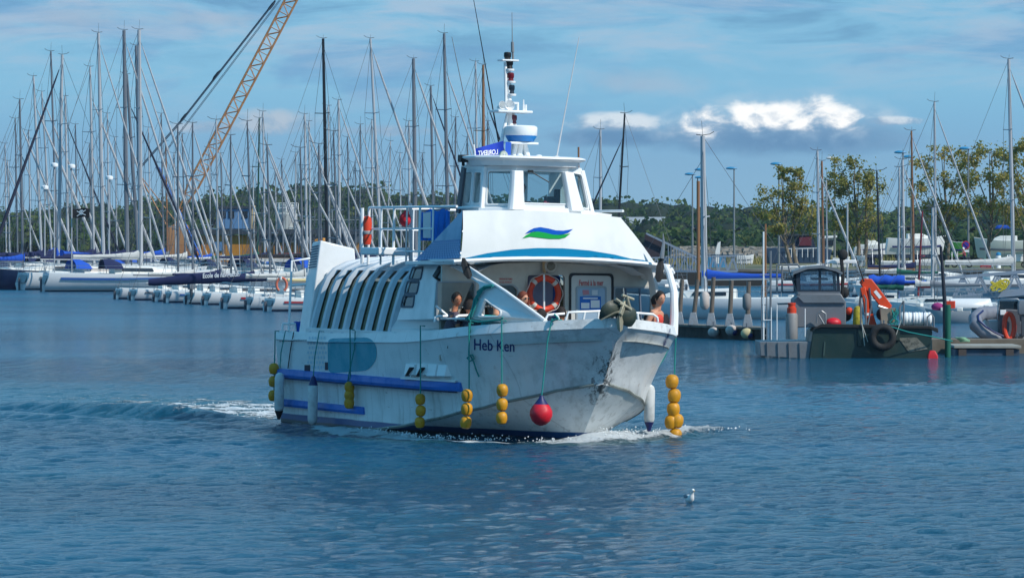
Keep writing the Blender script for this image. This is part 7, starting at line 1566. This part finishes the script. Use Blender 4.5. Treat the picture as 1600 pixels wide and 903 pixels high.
dinghy(1545, 482, 222, 60, 'low grey dinghy right of the upturned white one', hull_g, 175)
dinghy(1215, 470, 260, 70, 'white motor dinghy behind the workboat\'s gantry', hull_w, 170); dinghy(1345, 478, 240, 80, 'pale open boat behind the orange deck crane', hull_w, 165); dinghy(1400, 462, 262, 80, 'white boat under the green and blue boom covers', hull_w, 170)
for (x0, x1, yc, r_, mt_, lb_) in ((1358, 1413, 438, .26, bluec, 'blue rolled boom cover behind the orange deck crane'), (1362, 1412, 448, .19, cov['green'], 'green rolled sail directly under the blue boom cover')):
    a, b_ = P(x0, yc, 248), P(x1, yc, 248); q = MB(); n = 9; q.tube([a.lerp(b_, i/n)+V3((0, 0, .03*math.sin(i*2))) for i in range(n+1)], [r_*(1+.12*math.sin(i*1.7)) for i in range(n+1)], 12); q.tube([a+V3((.3, .1, -.2)), a+V3((.3, .1, -2.0))], .05, 6); q.tube([b_+V3((-.3, .1, -.2)), b_+V3((-.3, .1, -2.0))], .05, 6); o = q.build('boom_cover', mt_, None, origin=a); tag(o, lb_, 'sail cover')
# gangway at the right
og = P(1500, 465, 262); gw = thing('gangway', 'grey truss gangway sloping down from the quay on the right', 'gangway', og); gm = mat('gangway_grey', (140, 152, 166), .5, .2)
def gbar(a, b_, w, nm, D0_=262, dy=0): q = MB(); q.bar(P(*a, D0_)+V3((0, dy, 0)), P(*b_, D0_)+V3((0, dy, 0)), w, w); return q.build(nm, gm, gw, origin=og)
for dy in (0, 1.3):
    gbar((1462, 436), (1640, 422), .16, 'top_chord', dy=dy); q = MB(); q.bar(P(1488, 468, 262)+V3((0, dy, 0)), P(1640, 452, 262)+V3((0, dy, 0)), .12, .34); q.build('bottom_chord', gm, gw, origin=og)
    for i in range(6): x = 1492+i*27; gbar((x, 466-(x-1488)*.105), (x+14, 434-(x-1488)*.085), .10, 'brace', dy=dy); gbar((x+14, 434-(x-1488)*.085), (x+27, 464-(x-1488)*.105), .10, 'brace', dy=dy)
q = MB(); q.hexa([P(1488, 469, 262), P(1640, 453, 262), P(1640, 453, 262)+V3((0, 1.3, 0)), P(1488, 469, 262)+V3((0, 1.3, 0))], [P(1488, 466, 262), P(1640, 450, 262), P(1640, 450, 262)+V3((0, 1.3, 0)), P(1488, 466, 262)+V3((0, 1.3, 0))]); q.build('walkway', galv, gw, origin=og)
r3 = random.Random(9); q = MB()
for i in range(10): c_ = P(1563+r3.uniform(-9, 9), 446+r3.uniform(-5, 5), 261.6); q.tube([c_+V3((.25*math.cos(b_), .05, .18*math.sin(b_+i))) for b_ in (2*math.pi*j/10 for j in range(10))], .05, 5, closed=True)
o = q.build('hose_heap', mat('yellow_hose', (196, 178, 40), .7), None, origin=P(1563, 446, 261.6)); tag(o, 'tangle of yellow hose hanging on the gangway', 'hose')
# gangway and brow by the ferry's bow
og = P(1060, 425, 345); g2 = thing('gangway', 'grey gangway with a sloping handrail and dark side panel beyond the ferry\'s bow', 'gangway', og)
def g2b(a, b_, w, nm='rail', dy=0, mt=gm): q = MB(); q.bar(P(*a, 345)+V3((0, dy, 0)), P(*b_, 345)+V3((0, dy, 0)), w, w); return q.build(nm, mt, g2, origin=og)
q = MB(); pris(q, [(1007, 402), (1007, 366), (1012, 365), (1040, 381), (1036, 402)], 345.3, .1); q.build('side_panel', mat('panel_maroon', (52, 44, 50), .8), g2, origin=og)
for dy in (0, 1.5):
    g2b((1010, 365), (1092, 404), .14, 'handrail', dy); g2b((1015, 403), (1152, 400), .10, 'mid_rail', dy); g2b((1015, 424), (1152, 424), .16, 'bottom_rail', dy)
    for i in range(9): x = 1018+i*15; g2b((x, 424), (x+8, 402), .07, 'brace', dy); g2b((x+8, 402), (x+15, 424), .07, 'brace', dy)
q = MB()
for i in range(12): x = 1044+i*4.2; q.tube([P(x, 424, 344.8), P(x, 382+i*1.9, 344.8)], .03, 4)
q.build('baluster_row', gm, g2, origin=og)
# quay railing with blue banner and small white sail board
q = MB(); a = P(1100, 398, 400); b_ = P(1162, 398, 400); q.tube([a, b_], .04, 5)
for i in range(22): x = 1100+i*3; q.tube([P(x, 398, 400), P(x, 420, 400)], .025, 4)
o = q.build('railing', gm, None, origin=a); tag(o, 'grey metal railing on the quay under the tall mast', 'railing')
o = prisms([(1106, 400), (1134, 400), (1134, 418), (1106, 418)], 404, .1, 'banner', mat('pale_blue_banner', (70, 150, 200), .7)); tag(o, 'pale blue banner behind the quay railing', 'banner')
og = P(1122, 416, 402); t_ = thing('feather_flag', 'white feather shaped flag standing behind the quay railing', 'flag', og); q = MB(); pris(q, [(1117, 412), (1118, 392), (1121, 380), (1126, 377), (1124, 412)], 402, .05); q.build('cloth', whitec, t_, origin=og); q = MB(); q.tube([P(1116.5, 418, 402), P(1117.5, 392, 402), P(1122, 377, 402)], .03, 5); q.build('pole', post_g, t_, origin=og)
# ------------------------------------------------------------------ boats ashore and the dark houseboat
def ashore(px0, px1, y_top, y_bot, D, hm_, label, rz=0, bottom=None, cabin=True, nm='boat_ashore'):
    sc = F_PX/D; L = (px1-px0)/sc; zt = EYE+(HOR-y_top)/sc; zb = EYE+(HOR-y_bot)/sc; fr = zt-zb; xc = ((px0+px1)/2-800)/sc+(.05*L if abs(rz) < 90 else -.05*L); t_ = thing(nm, label, 'boat', (xc, D, zb), R(rz), 'boats standing ashore'); rg = hull_mesh(L, L*.3, fr*.85); q = MB()
    for s in (-1, 1): q.loft([[V3((x, y*s, max(z, -.1)+(.1 if z > 0 else 0))) for x, y, z in r0] for r0 in rg], cap=False, wrap=False)
    q.add([V3((x, -y, max(z, -.1))) for x, y, z in rg[0]]+[V3((x, y, max(z, -.1))) for x, y, z in reversed(rg[0])], [tuple(range(10))]); q.build('hull', hm_, t_)
    q = MB(); q.loft([[V3((r0[4][0], -r0[4][1]*.97, r0[4][2]+.08)), V3((r0[4][0], 0, r0[4][2]+.13)), V3((r0[4][0], r0[4][1]*.97, r0[4][2]+.08))] for r0 in rg], cap=False, wrap=False); q.build('deck', deckw, t_, recalc=False)
    q = MB(); q.loft([[V3((r0[3][0], -r0[3][1]*1.012-.01, r0[3][2]*.55)), V3((r0[3][0], -r0[3][1]*1.012-.01, r0[3][2]*.72))] for r0 in rg[1:-1]], cap=False, wrap=False); q.loft([[V3((r0[3][0], r0[3][1]*1.012+.01, r0[3][2]*.55)), V3((r0[3][0], r0[3][1]*1.012+.01, r0[3][2]*.72))] for r0 in rg[1:-1]], cap=False, wrap=False); q.build('sheer_stripe', navy_r if D > 430 else mat('stripe_grey_b', (90, 96, 104), .4), t_, recalc=False)
    if cabin: q = MB(); q.loft([[V3((x, -w, fr*.9)), V3((x, -w*.8, fr*.9+h_)), V3((x, w*.8, fr*.9+h_)), V3((x, w, fr*.9))] for x, w, h_ in ((-.2*L, L*.10, .5), (.05*L, L*.10, .5), (.2*L, L*.06, .15))], sm=False); q.build('coachroof', deckw, t_, bevel=.05)
    if bottom: q = MB(); q.box((-.05*L, 0, -.25), (L*.7, L*.16, .4)); q.box((-.05*L, 0, -.75), (L*.22, .15, .8)); q.build('keel', bottom, t_, bevel=.06)
    for x in (-.35, -.05, .22):
        for s in (-1, 1): MB().tube([(x*L, s*.6, .4), (x*L, s*1.1, -(zb-1.42))], .05, 5).build('prop', galv, t_)
ashore(1384, 1478, 371, 396, 432, hull_w, 'white hulled yacht standing ashore left of the green boat', 4, boot); ashore(1480, 1512, 377, 400, 440, hull_gr, 'small bright green boat ashore behind the no parking sign', 175, None, False)
ashore(1522, 1625, 374, 402, 428, mat('two_tone_hull', (190, 196, 188), .4), 'large white and pale green yacht ashore at the right edge', 176, mat('pale_green_bottom', (120, 160, 128), .6)); ashore(1334, 1388, 382, 396, 440, hull_w, 'small white boat ashore behind the full olive tree', 4, boot)
o = prisms([(1556, 358), (1560, 352), (1582, 352), (1586, 358)], 445, 1.5, 'blue_cover', bluec, bevel=.1); tag(o, 'small blue cover on top of a shore boat at the right', 'cover')
og = P(1262, 408, 418); og.z = 1.42; hb = thing('barge_house', 'dark blue hulled barge with a low dark cabin behind the leaning quay trees', 'barge', og)
prisms([(1196, 388), (1282, 386), (1300, 390), (1296, 411), (1202, 412)], 418, 5, 'hull', mat('barge_blue', (36, 62, 88), .6, dirt=.3, dcol=(24, 40, 58), scale=1), hb, og, .05)
cb = prisms([(1222, 386), (1222, 369), (1270, 368), (1274, 386)], 419, 3, 'cabin', mat('cabin_navy', (34, 44, 66), .6), hb, og, .03); prisms([(1249, 384), (1249, 371), (1268, 370), (1268, 384)], 418.8, .15, 'red_board', mat('dark_red', (96, 34, 48), .7), cb, og); prisms([(1219, 369), (1221, 366), (1275, 365), (1277, 368)], 418.8, 3.4, 'cabin_roof', dark_st, cb, og)
q = MB(); a = P(1226, 389, 417.8); q.tube([a, P(1280, 388, 417.8)], .03, 4)
for i in range(7): x = 1228+i*8.5; q.tube([P(x, 388, 417.8), P(x, 402, 417.8)], .03, 4)
q.build('side_rail', whitec, hb, origin=og)
q = MB(); pris(q, [(1284, 392), (1285, 373), (1305, 371), (1306, 392)], 420, 2.2); wh = q.build('wheelhouse', mat('house_cream', (190, 188, 172), .6), hb, origin=og, bevel=.03); prisms([(1282, 373), (1283, 369), (1308, 368), (1308, 371)], 419.8, 2.6, 'roof', whitec, wh, og); prisms([(1289, 384), (1289, 376), (1302, 375), (1302, 384)], 419.9, .08, 'window', win_d, wh, og)
for px0, px1, y0, y1, D, lb_ in ((1300, 1328, 404, 416, 392, 'small white van sized trailer boat left of the olive tree\'s foot'), (1330, 1352, 400, 414, 394, 'white covered dinghy at the olive tree\'s foot'), (1575, 1606, 404, 420, 386, 'white equipment cart near the bollard at the right edge'), (1150, 1178, 400, 410, 430, 'low white dinghy on the grass left of the leaning trees')):
    if 'cart' in lb_:
        og = P(px0, y1, D); t_ = thing('cart', lb_, 'cart', (og.x, D, 1.42)); q = MB(); q.box((.8, 0, .75), (1.5, .8, .5)); q.box((.8, 0, 1.04), (1.6, .9, .06)); q.build('body', whitec, t_, bevel=.05)
        for x in (.3, 1.3):
            q = MB(); q.tube([V3((x+.2*math.cos(b_), -.4, .25+.2*math.sin(b_))) for b_ in (2*math.pi*i/14 for i in range(14))], .06, 6, closed=True); q.build('wheel', rubber, t_)
    else: ashore(px0, px1, y0, y1, D, hull_w, lb_, 5 if px0 != 1330 else 172, None, False)
# ================================================================== the gull
og = P(1077, 786, WD(786)); gu = thing('gull', 'white gull with grey wings floating on the water in the foreground', 'gull', (og.x, og.y, .03), R(292)); gw_ = mat('gull_white', (236, 236, 232), .7); gg = mat('gull_grey', (132, 138, 146), .7)
q = MB(); rg = []
for x, w, z0, z1 in ((-.19, .012, .075, .095), (-.13, .04, .03, .10), (-.05, .068, -.02, .118), (.03, .070, -.03, .12), (.09, .055, -.01, .13), (.125, .036, .05, .17), (.135, .028, .10, .205), (.145, .030, .15, .225), (.16, .031, .165, .232), (.18, .022, .175, .222), (.195, .010, .185, .208)): rg.append([V3((x+.0, w*math.cos(a), (z0+z1)/2+(z1-z0)/2*math.sin(a))) for a in (2*math.pi*j/12 for j in range(12))])
q.loft(rg); q.build('body', gw_, gu, ang=80)
for s in (-1, 1):
    q = MB(); q.loft([[V3((x, s*(y+.004), z+h_)), V3((x, s*(y+.016), z)), V3((x, s*(y+.004), z-h_))] for x, y, z, h_ in ((.06, .05, .08, .02), (.0, .062, .085, .04), (-.08, .055, .085, .035), (-.17, .02, .092, .018), (-.25, .004, .10, .004))], cap=False, wrap=False); q.build('wing', gg, gu, recalc=False)
    q = MB(); q.ball((.172, s*.027, .205), .006, 6, 5); q.build('eye', black, gu)
q = MB(); q.tube([(.19, 0, .197), (.215, 0, .194), (.232, 0, .184)], [.010, .008, .003], 6); gu.scale = (.85, .85, .85); q.build('beak', mat('beak_yellow', (214, 160, 50), .5), gu)
# ================================================================== haze
q = MB(); q.box((0, 600, 34), (560, 1250, 74)); o = q.build('haze', None); tag(o, None, None, None, 'stuff'); o['label'] = 'thin bluish summer haze over the harbour'
m_ = bpy.data.materials.new('haze_air'); m_.use_nodes = True; t = m_.node_tree; t.nodes.clear(); oo = N(t, 'ShaderNodeOutputMaterial'); pv = N(t, 'ShaderNodeVolumePrincipled'); pv.inputs['Color'].default_value = (.55, .72, .92, 1); pv.inputs['Density'].default_value = .00009; pv.inputs['Anisotropy'].default_value = .2
t.links.new(pv.outputs[0], oo.inputs['Volume']); o.data.materials.clear(); o.data.materials.append(m_)
